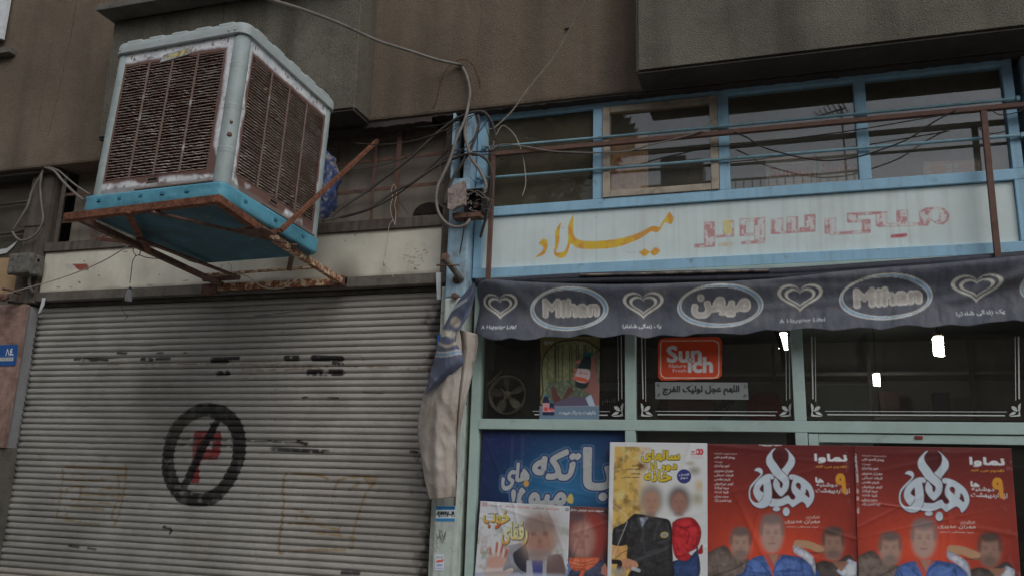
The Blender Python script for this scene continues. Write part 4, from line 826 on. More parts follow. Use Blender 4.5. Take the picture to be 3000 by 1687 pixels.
V, Fc = prism_rings([(dented(dense(rrect(CW-.01, CD-.01, .04)), .001, 1)[:len(o1)] if False else [(x*.985, y*.985) for x, y in o1], 0.0), (dented(o1, .0018, 2), .012), (dented(o1, .0022, 3), .040), (dented(o1, .0015, 4), .072), ([(x*1.004, y*1.004) for x, y in o1], .082), ([(x*.99, y*.99) for x, y in o1], .085)])
V = [(x*(1.075 if x < 0 else 1), y, z) for x, y, z in V]
tray = mesh_obj('tray', V, Fc, m_teal, ck, smooth=False); tray.data.polygons.foreach_set('use_smooth', [len(p.vertices) == 4 for p in tray.data.polygons])
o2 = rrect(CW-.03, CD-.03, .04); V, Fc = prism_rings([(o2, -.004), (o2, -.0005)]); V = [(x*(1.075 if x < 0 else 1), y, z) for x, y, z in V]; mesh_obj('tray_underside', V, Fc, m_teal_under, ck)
for k, fx in enumerate((.1, .26, .42, .58, .76)):   # pressed dimples along the tray
    bm = bmesh.new(); add_box(bm, -CW/2+CW*fx-.012, -CW/2+CW*fx+.012, -CD/2-.012, -CD/2-.004, .045, .062, .003); bm_obj('dimple', bm, surf('dimple_paint', C(44, 98, 114), .6), tray)
for fy in (.2, .5, .8):
    bm = bmesh.new(); add_box(bm, CW/2+.004, CW/2+.012, -CD/2+CD*fy-.012, -CD/2+CD*fy+.012, .042, .058, .003); bm_obj('dimple', bm, MATS['dimple_paint'], tray)
pr_ = .043
for sx in (-1, 1):
    for sy in (-1, 1):
        prf = [(pr_*.96, .084), (pr_, .09)]
        for zr in (.26, .49, .72): prf += [(pr_, zr-.022), (pr_, zr-.012), (pr_+.002, zr-.006), (pr_-.001, zr), (pr_+.002, zr+.006), (pr_, zr+.012), (pr_, zr+.022)]
        prf += [(pr_, .892)]
        post = lathe('corner_post', prf, m_cool_grey, ck, 24, Matrix.Translation((sx*(CW/2-pr_), sy*(CD/2-pr_), 0)))
        if sx == 1 and sy == -1:
            for z, r_ in ((.40, .008), (.335, .012)):
                c0 = Vector((CW/2-pr_+pr_*.72, -CD/2+pr_-pr_*.72, z)); lathe('rust_spot', [(.0001, 0), (r_, 0), (r_, .002), (.0001, .003)], m_rust_dark, post, 12, Matrix.Translation(c0) @ Matrix.Rotation(math.radians(-45), 4, 'Z').inverted() @ Matrix.Rotation(math.radians(90), 4, 'X'))
lo = dense(rrect(CW+.026, CD+.026, .055)); V, Fc = prism_rings([(lo, .886), (lo, .889), (dented(lo, .0012, 8), .915), ([(x*.997, y*.997) for x, y in lo], .938), ([(x*.985, y*.985) for x, y in lo], .948), ([(x*.9, y*.9) for x, y in lo], .953)])
lid = mesh_obj('lid', V, Fc, m_cool_lid, ck); lid.data.polygons.foreach_set('use_smooth', [len(p.vertices) == 4 for p in lid.data.polygons])
for k in range(5):
    f = -.36+.18*k; bm = bmesh.new(); add_box(bm, f*CW-.05, f*CW+.05, -CD/2-.012, CD/2+.012, .925, .957, .012); bm_obj('lid_rib', bm, m_cool_lid, lid)
    bm = bmesh.new(); add_box(bm, -CW/2-.011, CW/2+.0125, f*CD-.05, f*CD+.05, .924, .956, .012); bm_obj('lid_rib', bm, m_cool_lid, lid)
for x, y in ((-CW/2+.03, -CD/2-.0135), (CW/2-.05, -CD/2-.0135), (CW/2-.09, -CD/2-.0135)):
    lathe('rivet', [(.0001, 0), (.006, 0), (.005, .003), (.0001, .004)], m_steel, lid, 10, Matrix.Translation((x, y, .905)) @ Matrix.Rotation(math.radians(90), 4, 'X'))
bz0, bz1 = .088, .885
def cooler_side(width, M, seed, mL, mR, name='side_panel'):
    """panel in its own plane: u along the side, v up, n outwards; M maps (u, -n, v)"""
    u0, u1 = -width/2+pr_*1.2, width/2-pr_*1.2; L = u1-u0; a0, a1 = u0+L*mL, u1-L*mR; v0, v1 = bz0+.075, bz1-.075; res = .0045
    cv = Canvas(u0, u1, bz0, bz1, res, local=True, base=C(184, 190, 194)); H, W_ = cv.H, cv.W
    X, Zz = np.meshgrid(u0+np.arange(W_)*res, bz1-np.arange(H)*res); dist = np.maximum.reduce([a0-X, X-a1, v0-Zz, Zz-v1]); n1 = fbm(H, W_, 22, 4, seed); n2 = fbm(H, W_, 7, 3, seed+1); n3 = fbm(H, W_, 60, 3, seed+2)
    low = np.clip((bz0+.20-Zz)/.2, 0, 1)
    reach = .003+.026*n1+low*.075*np.clip((n3-.36)*5, 0, 1)
    cv.put(np.clip((n2-.42)*3, 0, 1), C(140, 144, 146), .6); cv.put(np.clip((fbm(H, W_, 5, 3, seed+8)-.66)*9, 0, 1), C(96, 76, 66), .8)
    cv.put(np.clip((reach+.010-dist)/.010, 0, 1), C(118, 108, 112), .8); cv.put(np.clip((reach-dist)/.004, 0, 1), C(88, 62, 52), .95)
    cv.put(np.clip((n1-.60)*9, 0, 1)*np.clip((bz0+.09-Zz)/.06, 0, 1), C(92, 70, 60), .8)
    cv.put(np.clip((bz0+.022+.02*n1-Zz)/.008, 0, 1), C(98, 90, 88), .7)
    m = int(L/res)+2; n = int((bz1-bz0)/res)+2; U, Vv = np.meshgrid(np.linspace(u0, u1, m), np.linspace(bz1, bz0, n)); out = .0
    G = np.stack([U, -(.0012*fbm(n, m, 20, 3, seed+4)), Vv], -1); keep = ~((U[:-1, :-1] > a0) & (U[:-1, 1:] < a1) & (Vv[:-1, :-1] < v1) & (Vv[1:, :-1] > v0))
    Mn = np.array(M); Gw = G @ Mn[:3, :3].T + Mn[:3, 3]
    panel = grid_obj(name, Gw, cv.sample(U, Vv), m_cool_white, ck, keep=keep)
    bm = bmesh.new(); add_box(bm, a0-.01, a1+.01, .030, .034, v0-.01, v1+.01, 0, M); bm_obj('wet_pad', bm, m_pad, panel)
    bm = bmesh.new(); 
    for (p, q, s, t) in ((a0-.004, a0, v0, v1), (a1, a1+.004, v0, v1), (a0, a1, v1, v1+.004), (a0, a1, v0-.004, v0)): add_box(bm, p, q, .0005, .030, s, t, 0, M)
    bm_obj('opening_lip', bm, m_rib, panel)
    cols = [0, .245, .485, .74, 1]; r = random.Random(seed)
    for c in range(4):
        p = a0+(a1-a0)*cols[c]+(.006 if c else .001); q = a0+(a1-a0)*cols[c+1]-(.006 if c < 3 else .001); V, Fc = [], []; nr = 41; ns = 9
        for k in range(nr):
            vz = v0+(v1-v0)*(k+.5)/nr; h = (v1-v0)/nr; bend = r.gauss(0, .0012)
            for i in range(ns+1):
                u = p+(q-p)*i/ns; dz = bend*math.sin(math.pi*i/ns)+r.gauss(0, .0011); dn = r.gauss(0, .0010); lipz = h*.46
                endf = .45 if i in (0, ns) else 1
                V += [(u, .012+dn, vz+lipz+dz), (u, .001-.004*endf+dn, vz-lipz*.35+dz), (u, -.0015-.003*endf+dn, vz-lipz*.75+dz), (u, .001+dn, vz-lipz*.80+dz)]
                if i:
                    b = len(V)-8
                    for j in range(3): Fc.append((b+j, b+j+1, b+j+5, b+j+4))
        V = [tuple(M @ Vector(v_)) for v_ in V]; mesh_obj('louvre', V, Fc, m_louvre, panel, smooth=False, kind='stuff')
    for c in (1, 2, 3):
        u = a0+(a1-a0)*cols[c]; bm = bmesh.new(); add_box(bm, u-.0055, u+.0055, -.0035, .004, v0-.002, v1+.002, .0015, M); bm_obj('rib', bm, m_rib, panel)
    # handle slot and drip edge
    uc = u0+L*.47; bm = bmesh.new(); add_box(bm, uc-.038, uc+.038, -.0035, .0005, bz0+.036, bz0+.066, .005, M); sl = bm_obj('handle', bm, m_rib, panel)
    bm = bmesh.new(); add_box(bm, uc-.028, uc+.028, -.0048, -.003, bz0+.046, bz0+.058, 0, M); bm_obj('slot', bm, m_black, panel)
    bm = bmesh.new(); add_box(bm, uc-.10, u1-.005, -.010, .0005, bz0+.002, bz0+.010, .002, M); bm_obj('drip_edge', bm, m_rib, panel)
    for uu in (u0+.05, u1-.05):
        bm = bmesh.new(); add_box(bm, uu-.003, uu+.003, -.002, .001, bz1-.035, bz1-.012, .001, M); bm_obj('slot', bm, m_rust_dark, panel)
    return panel, a0, a1, v1
Mf = Matrix.Translation((0, -CD/2+.007, 0))
pf, fa0, fa1, fv1 = cooler_side(CW, Mf, 101, .035, .085)
cooler_side(CD, Matrix.Translation((CW/2-.007, 0, 0)) @ Matrix.Rotation(math.radians(90), 4, 'Z'), 202, .06, .045)
cooler_side(CD, Matrix.Translation((-CW/2+.007, 0, 0)) @ Matrix.Rotation(math.radians(-90), 4, 'Z'), 303, .06, .045)
bm = bmesh.new(); add_box(bm, -CW/2+pr_, CW/2-pr_, CD/2-.012, CD/2-.008, bz0, bz1, 0); bm_obj('rear_panel', bm, m_cool_grey, ck)
cvb = Canvas(-.10, .10, -.03, .03, .002, local=True, base=C(140, 142, 140)); cvb.put(cvb.poly([(-.08, -.004), (-.03, .012), (-.045, -.006), (.01, .014), (0, -.002), (.05, .018), (.075, .016), (.04, -.014), (-.02, -.01), (-.06, -.008)]), C(176, 160, 74)); cvb.put(np.clip((fbm(cvb.H, cvb.W, 8, 3, 2)-.55)*8, 0, 1), C(110, 92, 80), .8)
U, Vv = np.meshgrid(np.linspace(-.098, .098, 98), np.linspace(.026, -.026, 26)); G = np.stack([U*.92+.01+Vv*.35-.015, np.full_like(U, -CD/2-.0005), Vv*.85+fv1+.018+U*.10], -1)
grid_obj('badge', G, cvb.sample(U, Vv), m_cool_white, ck, thick=(0, .004, 0))
# ---- the bracket
br = thing('wall_bracket', 'rusty angle iron bracket under the air cooler with one flaking cream arm', 'bracket', loc=(-2.9, 4.46, 2.79))
def Zp(x, y, z=2.79): return tuple(PZ(x, y, z))
beam('front_bar', (-3.275, 3.03, 2.785), (-2.345, 2.985, 2.795), .036, .036, m_rust, br)
beam('side_bar', (-2.352, 2.96, 2.79), (-2.415, 3.46, 2.772), .040, .036, m_rust, br)
beam('side_bar', (-2.402, 3.30, 2.782), (-2.535, 4.48, 2.765), .034, .036, m_rust_cream, br)
beam('side_bar', (-3.215, 3.05, 2.785), (-3.425, 4.47, 2.785), .034, .03, m_rust_dark, br)
beam('wall_bar', (-3.52, 4.455, 2.768), (-2.50, 4.455, 2.768), .03, .045, m_rust_cream, br)
beam('shelf_bar', P(590, 806, 4.36), P(950, 781, 4.40), .03, .012, m_rust_cream, br)
beam('shelf_bar', P(596, 818, 4.41), P(700, 812, 4.42), .03, .03, m_rust_dark, br)
beam('cross_bar', Zp(372, 622, 2.768), Zp(437, 740, 2.768), .032, .008, m_rust, br)
beam('cross_bar', Zp(446, 621, 2.762), Zp(838, 712, 2.762), .022, .012, m_rust_dark, br)
beam('cross_bar', Zp(862, 716, 2.756), P(846, 792, 4.42), .03, .008, m_rust_dark, br)
beam('cross_bar', Zp(404, 700, 2.756), Zp(700, 812, 2.756), .03, .012, m_rust_dark, br)
e1 = PZ(822, 676, 2.775); beam('strut', e1, P(1106, 412, 4.46), .022, .022, m_rust, br, up=(0, 1, 0))
beam('strut_foot', e1, Zp(748, 690, 2.765), .024, .02, m_rust, br)
beam('cross_bar', P(287, 700, 4.0), P(410, 712, 3.75), .026, .02, m_rust, br); beam('cross_bar', P(287, 700, 4.0), P(332, 674, 4.2), .026, .012, m_rust_dark, br)
box('anchor_plate', -2.60, -2.50, 4.43, 4.469, 2.735, 2.80, m_rust_dark, br, .004); box('anchor_plate', -3.56, -3.44, 4.43, 4.469, 2.715, 2.79, m_rust_dark, br, .004)
bm = bmesh.new(); add_box(bm, *sorted([PZ(700, 660, 2.785)[0]-.0, PZ(755, 650, 2.785)[0]+.03]), 3.30, 3.42, 2.752, 2.764, .003); bm_obj('gusset', bm, m_rust_dark, br)
# ---- crumpled blue bag stuffed behind the cooler
rr = random.Random(4); bm = bmesh.new(); bmesh.ops.create_icosphere(bm, subdivisions=5, radius=1)
ca, cb_ = P(955, 445, 4.2), P(950, 640, 4.2); cen = (ca+cb_)/2; hz = abs(ca[2]-cb_[2])/2
from mathutils import noise as mn
for v in bm.verts:
    n_ = v.co.copy(); k = 1+.35*mn.noise(n_*2.2)+.35*abs(mn.noise(n_*4.5))+.15*abs(mn.noise(n_*11)); v.co = Vector((cen[0]-.02+n_.x*.075*k, cen[1]+n_.y*.12*k, cen[2]+n_.z*hz*1.0*(1+.08*mn.noise(n_*3))))
bag = bm_obj('plastic_bag', bm, m_bag, smooth=True); tag(bag, 'crumpled blue plastic bag stuffed behind the right side of the air cooler', 'bag')

# ================================================================== CABLES AND BOXES
def cable(name, pts, Y, r, mat, lab, cat='cable', group=None, n=8):
    o = tube(name, pxpath(pts, Y), r, mat, n=n); tag(o, lab, cat, group); return o
cable('overhead_cable', [(760, -14), (792, 0), (890, 30), (1000, 72), (1106, 120), (1194, 148), (1281, 176), (1343, 190), (1358, 204), (1370, 232), (1377, 270), (1373, 305), (1362, 352), (1338, 405), (1321, 461), (1299, 511), (1282, 548), (1278, 589), (1286, 626), (1305, 652), (1327, 664), (1352, 664), (1371, 652), (1378, 635)], [3.0, 3.1, 3.4, 3.7, 3.95, 4.12, 4.26, 4.365, 4.36, 4.355, 4.35, 4.34, 4.31, 4.29, 4.28, 4.27, 4.26, 4.26, 4.26, 4.27, 4.28, 4.29, 4.30, 4.33], .0095, m_cable, 'thick grey cable sagging in from the top and looping down the blue post')
tag(tube('cable_clip', pxpath([(1337, 186), (1352, 192), (1358, 186)], [4.37, 4.35, 4.37]), .005, m_cable_dark), 'small clip holding the thick grey cable at its bend on the stucco', 'clip')
cable('post_cable', [(1366, 345), (1362, 393), (1371, 433), (1383, 468), (1405, 499), (1424, 542), (1416, 566)], 4.33, .010, m_cable, 'short grey cable running down the post into the right side of the open box')
cable('post_cable', [(1400, 338), (1404, 362), (1393, 402), (1377, 440), (1355, 477), (1330, 517), (1309, 564), (1303, 600)], 4.345, .009, m_cable_dark, 'dark cable crossing the post from upper right to the left of the box cover')
cable('wall_cable', [(960, 645), (1005, 606), (1072, 563), (1130, 520), (1200, 466), (1231, 437), (1278, 393), (1324, 357), (1361, 337), (1395, 328), (1418, 330), (1436, 350), (1447, 381), (1452, 412)], [4.25, 4.3, 4.36, 4.38, 4.38, 4.38, 4.38, 4.37, 4.35, 4.34, 4.34, 4.36, 4.38, 4.40], .0085, m_cable_dark, 'upper of the two dark cables rising from behind the cooler to the post top')
cable('wall_cable', [(945, 648), (1000, 634), (1078, 612), (1155, 562), (1200, 541), (1231, 520), (1278, 488), (1324, 468), (1368, 452), (1402, 454), (1427, 471), (1439, 496), (1445, 536), (1442, 580), (1433, 611), (1420, 651), (1408, 694)], [4.2, 4.28, 4.33, 4.37, 4.38, 4.38, 4.38, 4.36, 4.33, 4.32, 4.33, 4.35, 4.36, 4.36, 4.36, 4.37, 4.38], .0085, m_cable_dark, 'lower of the two dark cables that bends down again at the rusty leg')
cable('rail_wire', [(2150, 387), (2190, 405), (2233, 431), (2311, 454), (2369, 466), (2427, 471), (2505, 462), (2582, 439), (2660, 408), (2738, 357), (2800, 324)], 4.37, .0042, m_cable_black, 'black wire hanging in a deep bow under the guard bar')
cable('rail_wire', [(1440, 440), (1472, 424), (1543, 431), (1621, 444), (1738, 448), (1835, 444), (1912, 423), (2000, 402), (2060, 383)], 4.375, .0045, m_cable, 'grey wire sagging below the guard bar in front of the left panes')
cable('rail_wire', [(1620, 447), (1738, 449), (2000, 433), (2155, 427), (2311, 408), (2505, 382), (2699, 349), (2810, 330)], 4.38, .0035, m_cable_black, 'thin straight black wire running just below the guard bar')
cable('rail_wire', [(2900, 320), (2925, 336), (2950, 336), (2985, 328), (3010, 310)], 4.38, .003, m_cable_black, 'short black wire under the right end of the guard bar')
cable('thin_wire', [(1726, -12), (1719, 0), (1668, 89), (1621, 171), (1555, 252), (1497, 330), (1446, 378)], [3.9, 3.92, 4.05, 4.15, 4.25, 4.33, 4.38], .0046, m_wire_light, 'thin pale wire stretched diagonally across the brown stucco')
cable('coil_wire', [(1446, 378), (1430, 380), (1423, 400), (1428, 420), (1440, 440), (1452, 400), (1470, 370), (1488, 376), (1510, 400), (1530, 450), (1538, 500), (1540, 540), (1530, 575)], 4.42, .0022, m_wire_light, 'thin pale coil of wire hanging in front of the leftmost pane')
for k, (pts, lb) in enumerate((([(128, 497), (119, 515), (94, 561), (81, 604), (56, 647), (38, 676)], 'left strand of the grey cable loop above the meter box'), ([(126, 497), (118, 544), (122, 600), (126, 643), (113, 677), (90, 698), (64, 705), (47, 696), (37, 680)], 'round grey cable loop hanging above the meter box'), ([(130, 491), (158, 501), (184, 531), (214, 561), (243, 586)], 'grey cable running from the column top to the cooler tray corner'), ([(140, 489), (170, 500), (193, 519), (223, 544), (262, 570)], 'second grey cable just above the one that reaches the cooler tray'))):
    cable('loop_cable', pts, [4.42, 4.36, 4.3, 4.0][0] if k < 2 else [4.42, 3.5], .0085 if k < 3 else .006, m_cable, lb)
cable('pale_string', [(-20, 872), (0, 866), (58, 849), (155, 822), (233, 795), (311, 760), (386, 714)], [4.3, 4.3, 4.25, 4.15, 4.0, 3.8, 3.6], .0035, m_wire_light, 'pale cord stretched from the bracket down to the left past the red tape')
cable('drooping_wire', [(700, 803), (714, 805), (738, 818), (761, 836), (796, 845), (835, 840), (873, 814), (890, 794)], 4.38, .0035, m_wire_light, 'pale cord drooping in a bow under the wall bar of the bracket')
cable('wire_end', [(644, 796), (646, 784), (652, 776)], 4.3, .003, m_wire_light, 'left of two pale cord ends sticking up behind the cooler tray', group=None)
cable('wire_end', [(668, 772), (676, 776), (678, 790), (674, 798)], 4.3, .003, m_wire_light, 'curled pale cord end with a blue tip behind the cooler tray')
for k, pts in enumerate(([(1153, 540), (1146, 560), (1150, 580), (1143, 610), (1150, 640), (1158, 660)], [(1156, 540), (1162, 570), (1156, 600), (1160, 625), (1157, 660)], [(1160, 560), (1168, 590), (1185, 612), (1196, 628)])):
    cable('loose_wire', pts, 4.45, .002, m_wire_light if k != 2 else m_cable_black, ['leftmost of the three loose wires hanging from the grille', 'middle loose wire hanging from the grille', 'dark loose wire curving right from the grille bundle'][k], 'wire')
w1 = cable('hanging_wire', [(1150, 645), (1140, 662), (1136, 700), (1128, 752)], 4.45, .002, m_wire_light, 'fine wire hanging over the cream board with a small knot at its end', 'wire')
bm = bmesh.new(); bmesh.ops.create_icosphere(bm, subdivisions=2, radius=.012); p = P(1126, 772, 4.45); bmesh.ops.scale(bm, vec=(.8, .6, 1.7), verts=bm.verts); bmesh.ops.translate(bm, vec=p, verts=bm.verts); bm_obj('knot', bm, m_wire_light, w1, True)
tube('wire_end', pxpath([(1130, 780), (1142, 792), (1153, 812)], 4.45), .0018, m_wire_light, w1)
cable('black_lead', [(1361, 600), (1362, 640), (1358, 680), (1352, 715), (1347, 742)], 4.33, .004, m_cable_black, 'black lead hanging from the open box down the blue post', 'wire')
cable('twisted_lead', [(1430, 600), (1424, 640), (1416, 670), (1407, 697)], 4.36, .006, m_cable_black, 'frayed dark lead hanging beside the rusty leg', 'wire')
rr = random.Random(77)
for k, (a_, b_, s_) in enumerate((((1392, 336), (1180, 372), 22), ((1380, 345), (1040, 420), 50), ((1370, 350), (1010, 500), 60), ((1430, 352), (1290, 470), 40), ((1310, 440), (1450, 442), 6), ((1316, 452), (1450, 450), 9), ((1350, 400), (1000, 640), 70), ((1408, 344), (1330, 520), 30), ((1420, 360), (1470, 470), 26), ((1290, 470), (1296, 600), 8))):
    pts = [(a_[0]+(b_[0]-a_[0])*t+rr.uniform(-3, 3), a_[1]+(b_[1]-a_[1])*t+s_*4*t*(1-t)*.6) for t in (0, .2, .4, .6, .8, 1)]
    cable('tangle_wire', pts, [4.37, 4.36] if k % 2 else [4.36, 4.44], rr.choice((.0022, .003, .0038)), [m_cable_black, m_cable_dark][k % 2], ['thin black wire leaving the post top just under the soffit', 'second thin wire from the post top, sagging to the grille uprights', 'third thin wire from the post top, ending low behind the cooler', 'wire sagging from the post top beside the left cable loop', 'short black tie wire wrapped level round the blue post', 'lower of the two tie wires round the blue post', 'long thin wire sagging lowest from the post to the cooler', 'wire dropping along the left side of the blue post', 'wire curling from the post top onto the left end of the guard bar', 'wire hanging straight down left of the box cover'][k], 'wire')
# lamp holder under the bracket
lh = thing('lamp_holder', 'white porcelain lamp holder hanging on a twisted wire in front of the cream board', 'lamp holder', loc=tuple(P(376, 850, 3.6)))
tube('cord', pxpath([(393, 712), (390, 737), (397, 748), (388, 768), (384, 803), (380, 830)], 3.6), .0022, m_cable_dark, lh); tube('hook', pxpath([(411, 733), (409, 745), (398, 750), (408, 748), (435, 756), (485, 759)], 3.6), .0025, m_cable_dark, lh)
p = P(376, 881, 3.6); lathe('socket', [(.0185, 0), (.0195, .006), (.0150, .045), (.0150, .050), (.0135, .055), (.0095, .064), (.0001, .066)], m_porcelain, lh, 20, Matrix.Translation(p)); lathe('cap', [(.008, .064), (.006, .078), (.0001, .082)], m_cable_dark, lh, 10, Matrix.Translation(p))
tube('loose_end', pxpath([(362, 872), (357, 904), (368, 918), (374, 926), (367, 934)], 3.59), .0016, m_cable_dark, lh)
# junction box on the post
jb = thing('junction_box', 'open black junction box full of tangled wires on the blue post', 'junction box', loc=tuple(P(1386, 640, 4.37)))
jx0, jx1, jz0, jz1 = wx(1360, 590, 4.3), wx(1413, 590, 4.3), wz(1386, 622, 4.3), wz(1386, 553, 4.3)
box('back', jx0, jx1, 4.365, 4.379, jz0, jz1, m_cable_black, jb, 0)
for nme, q in (('side', (jx0, jx0+.006, jz0, jz1)), ('side', (jx1-.006, jx1, jz0, jz1)), ('side', (jx0+.006, jx1-.006, jz1-.006, jz1)), ('side', (jx0+.006, jx1-.006, jz0, jz0+.006))): box(nme, q[0], q[1], 4.30, 4.364, q[2], q[3], m_cable_black, jb, 0)
plate('cover', Q(1200, 300, 3.22, [(362, 815), (440, 768), (515, 738), (518, 960), (440, 985), (400, 1015), (357, 1000)]), 4.245, .035, surf('peeling_cover', C(128, 116, 110), .8, var=.3, vscale=22, bump=(90, .6), stains=[(C(84, 70, 62), 30, .45, .6, .8)]), jb)
box('shelf', wx(1330, 632, 4.33), wx(1412, 632, 4.33), 4.30, 4.378, wz(1370, 641, 4.33), wz(1370, 626, 4.33), m_rust_dark, jb, .002)
bm = bmesh.new(); 
lathe('porcelain_fuse', [(.0001, 0), (.016, 0), (.016, .02), (.0001, .024)], m_rust_dark, jb, 14, Matrix.Translation(P(1398, 602, 4.34)) @ Matrix.Rotation(math.radians(90), 4, 'X'))
rr = random.Random(21); wc = [m_wire_light, m_cable, m_cable_black, m_rust_dark, m_cable_dark]
for k in range(22):
    x, y = rr.uniform(1364, 1410), rr.uniform(558, 615); pts = [(x, y)]
    for j in range(rr.randint(3, 6)): x += rr.uniform(-9, 12); y += rr.uniform(-9, 9); pts.append((min(1440, max(1352, x)), min(628, max(548, y))))
    tube('wire', pxpath(pts, [4.31+rr.uniform(-.02, .03) for _ in pts]), .0016, wc[k % 5], jb, n=4, sides=5)
for pts in ([(1362, 562), (1380, 558), (1396, 566), (1412, 578), (1430, 582), (1440, 586)], [(1358, 566), (1376, 568), (1400, 560), (1418, 572), (1434, 590)]): tube('wire', pxpath(pts, 4.28), .0025, m_cable, jb, sides=6)
# meter box on the left
mb = thing('meter_box', 'battered grey metal meter box on the grimy column at the left edge', 'meter box', loc=tuple(P(60, 800, 4.4)))
x0, x1, z0, z1 = wx(21, 780, 4.33), wx(84, 780, 4.33), wz(50, 800, 4.33), wz(50, 742, 4.33)
box('body', x0, x1, 4.33, 4.459, z0, z1, m_box_grey, mb, .014); box('lid_flange', x0-.006, x1+.006, 4.348, 4.362, z0-.004, z1+.006, m_box_grey, mb, .004)
lathe('knockout', [(.0001, 0), (.012, 0), (.012, .003), (.0001, .003)], m_black, mb, 14, Matrix.Translation((x1+.0, 4.40, z1-.04)) @ Matrix.Rotation(math.radians(90), 4, 'Y')); tube('conduit', [(x1-.06, 4.40, z0+.01), (x1-.06, 4.41, z0-.06), (x1-.05, 4.44, z0-.12)], .012, m_box_grey, mb)
for (ax, az) in ((.04, .10), (.09, .12), (.06, .05), (.10, .04)): box('embossing', x0+ax-.012, x0+ax+.012, 4.3285, 4.331, z0+az-.006, z0+az+.006, m_greyframe, mb, .002)
pp = thing('pipe_stubs', 'dark iron pipe stubs with a lever beneath the tan board at the left edge', 'pipes', loc=tuple(P(30, 870, 4.4)))
tube('pipe', [P(-30, 868, 4.30), P(22, 872, 4.32)], .018, m_rust_dark, pp); tube('pipe', [P(8, 846, 4.28), P(30, 850, 4.3), P(56, 860, 4.4)], .009, m_rust_dark, pp); tube('pipe', [P(24, 884, 4.36), P(66, 886, 4.4)], .010, m_cable_black, pp); lathe('ring', [(.014, 0), (.028, 0), (.028, .02), (.014, .02)], m_rust_dark, pp, 16, Matrix.Translation(P(14, 872, 4.27)) @ Matrix.Rotation(math.radians(90), 4, 'X')); tube('pipe', [P(50, 846, 4.42), P(52, 886, 4.42)], .008, m_rust_dark, pp)
# clamp on the post, clips
cl = thing('pipe_clamp', 'rusty pipe socket with a cross pin on the blue post beside the cream board', 'clamp', loc=tuple(P(1335, 800, 4.37)))
tube('pipe', [P(1308, 760, 4.25), P(1330, 790, 4.31), P(1352, 820, 4.379)], .019, m_box_grey, cl, n=3, sides=12); tube('pin', [P(1279, 777, 4.25), P(1346, 777, 4.27)], .005, m_rust_dark, cl, n=2); lathe('flange', [(.0001, 0), (.028, 0), (.028, .006), (.012, .008), (.012, .014), (.0001, .014)], m_rust_dark, cl, 14, Matrix.Translation(P(1340, 818, 4.38)) @ Matrix.Rotation(math.radians(90), 4, 'X'))
lathe('collar', [(.022, 0), (.026, 0), (.026, .02), (.022, .02)], m_rust_dark, cl, 14, Matrix.Translation(P(1306, 758, 4.27)) @ Matrix.Rotation(math.radians(65), 4, 'X'))
hs = thing('pipe_socket', 'short pipe end sticking out of the blue post just above the awning corner', 'pipe', loc=tuple(P(1336, 868, 4.37)))
lathe('ring', [(.010, 0), (.017, 0), (.017, .03), (.010, .03)], m_rust_dark, hs, 16, Matrix.Translation(P(1336, 868, 4.38)) @ Matrix.Rotation(math.radians(90), 4, 'X')); lathe('bore', [(.0001, 0), (.010, 0), (.010, .004), (.0001, .004)], m_black, hs, 14, Matrix.Translation(P(1336, 868, 4.377)) @ Matrix.Rotation(math.radians(90), 4, 'X'))
tag(plate('metal_clip', [(1277, 799), (1291, 798), (1290, 876), (1280, 877)], 4.44, .012, m_hookwhite), 'white metal strip screwed on at the top right corner of the shutter', 'clip')
tag(plate('metal_clip', [(124, 872), (132, 872), (128, 893), (117, 914), (111, 918), (118, 898)], 4.44, .006, m_hookwhite), 'bent white clip at the top left corner of the shutter', 'clip')
tag(plate('blue_sign', [(1282, 979), (1296, 979), (1293, 1050), (1277, 1052)], 4.425, .003, surf('blue_enamel', C(34, 92, 150), .4, var=.1)), 'narrow blue plate half hidden behind the awning flap', 'plate')
def paint_num(cv):
    cv.text('٤', [(30, 1021), (40, 1020), (39, 1039), (29, 1040)], C(180, 190, 196), bold=1.2); cv.put(cv.stroke([(17, 1040), (22, 1022), (27, 1040)], 3.2), C(180, 190, 196))
    cv.put(cv.poly([(0, 1047), (40, 1046), (38, 1056), (0, 1057)]), C(160, 162, 156)); cv.text('۲۲۷-۷-۴', [(4, 1049), (36, 1048), (35, 1055), (3, 1056)], C(40, 44, 50), bold=.3); cv.put(cv.stroke([(-4, 1044), (52, 1042)], 1), C(120, 140, 160), .6)
hn = sheet('house_number', [(-6, 1010), (53, 1008), (46, 1070), (-12, 1072)], 4.396, .0016, paint_num, m_print, base=C(30, 70, 122), wav=0, thick=.002); tag(hn, 'blue enamel house number plate on the reddish stone pier', 'number plate')
def paint_ph(cv):
    cv.put(cv.poly([(1277, 1481), (1334, 1481), (1334, 1492), (1277, 1492)]), C(40, 110, 160)); cv.put(cv.poly([(1276, 1517), (1334, 1517), (1334, 1526), (1276, 1526)]), C(40, 110, 160))
    cv.text('۰۹۱۹۹۹۷۰۰۱۹', [(1279, 1497), (1331, 1497), (1331, 1513), (1278, 1513)], C(24, 26, 32), bold=1.4); cv.text('تخلیه چاه لوله', [(1284, 1483), (1328, 1483), (1328, 1490), (1284, 1490)], C(20, 60, 100), bold=.4)
ps = sheet('phone_sticker', [(1277, 1482), (1333, 1482), (1332, 1526), (1276, 1525)], 4.3785, .0016, paint_ph, m_print, base=C(176, 186, 192), wav=0, thick=.0008); tag(ps, 'blue and white telephone number sticker on the blue post', 'sticker')
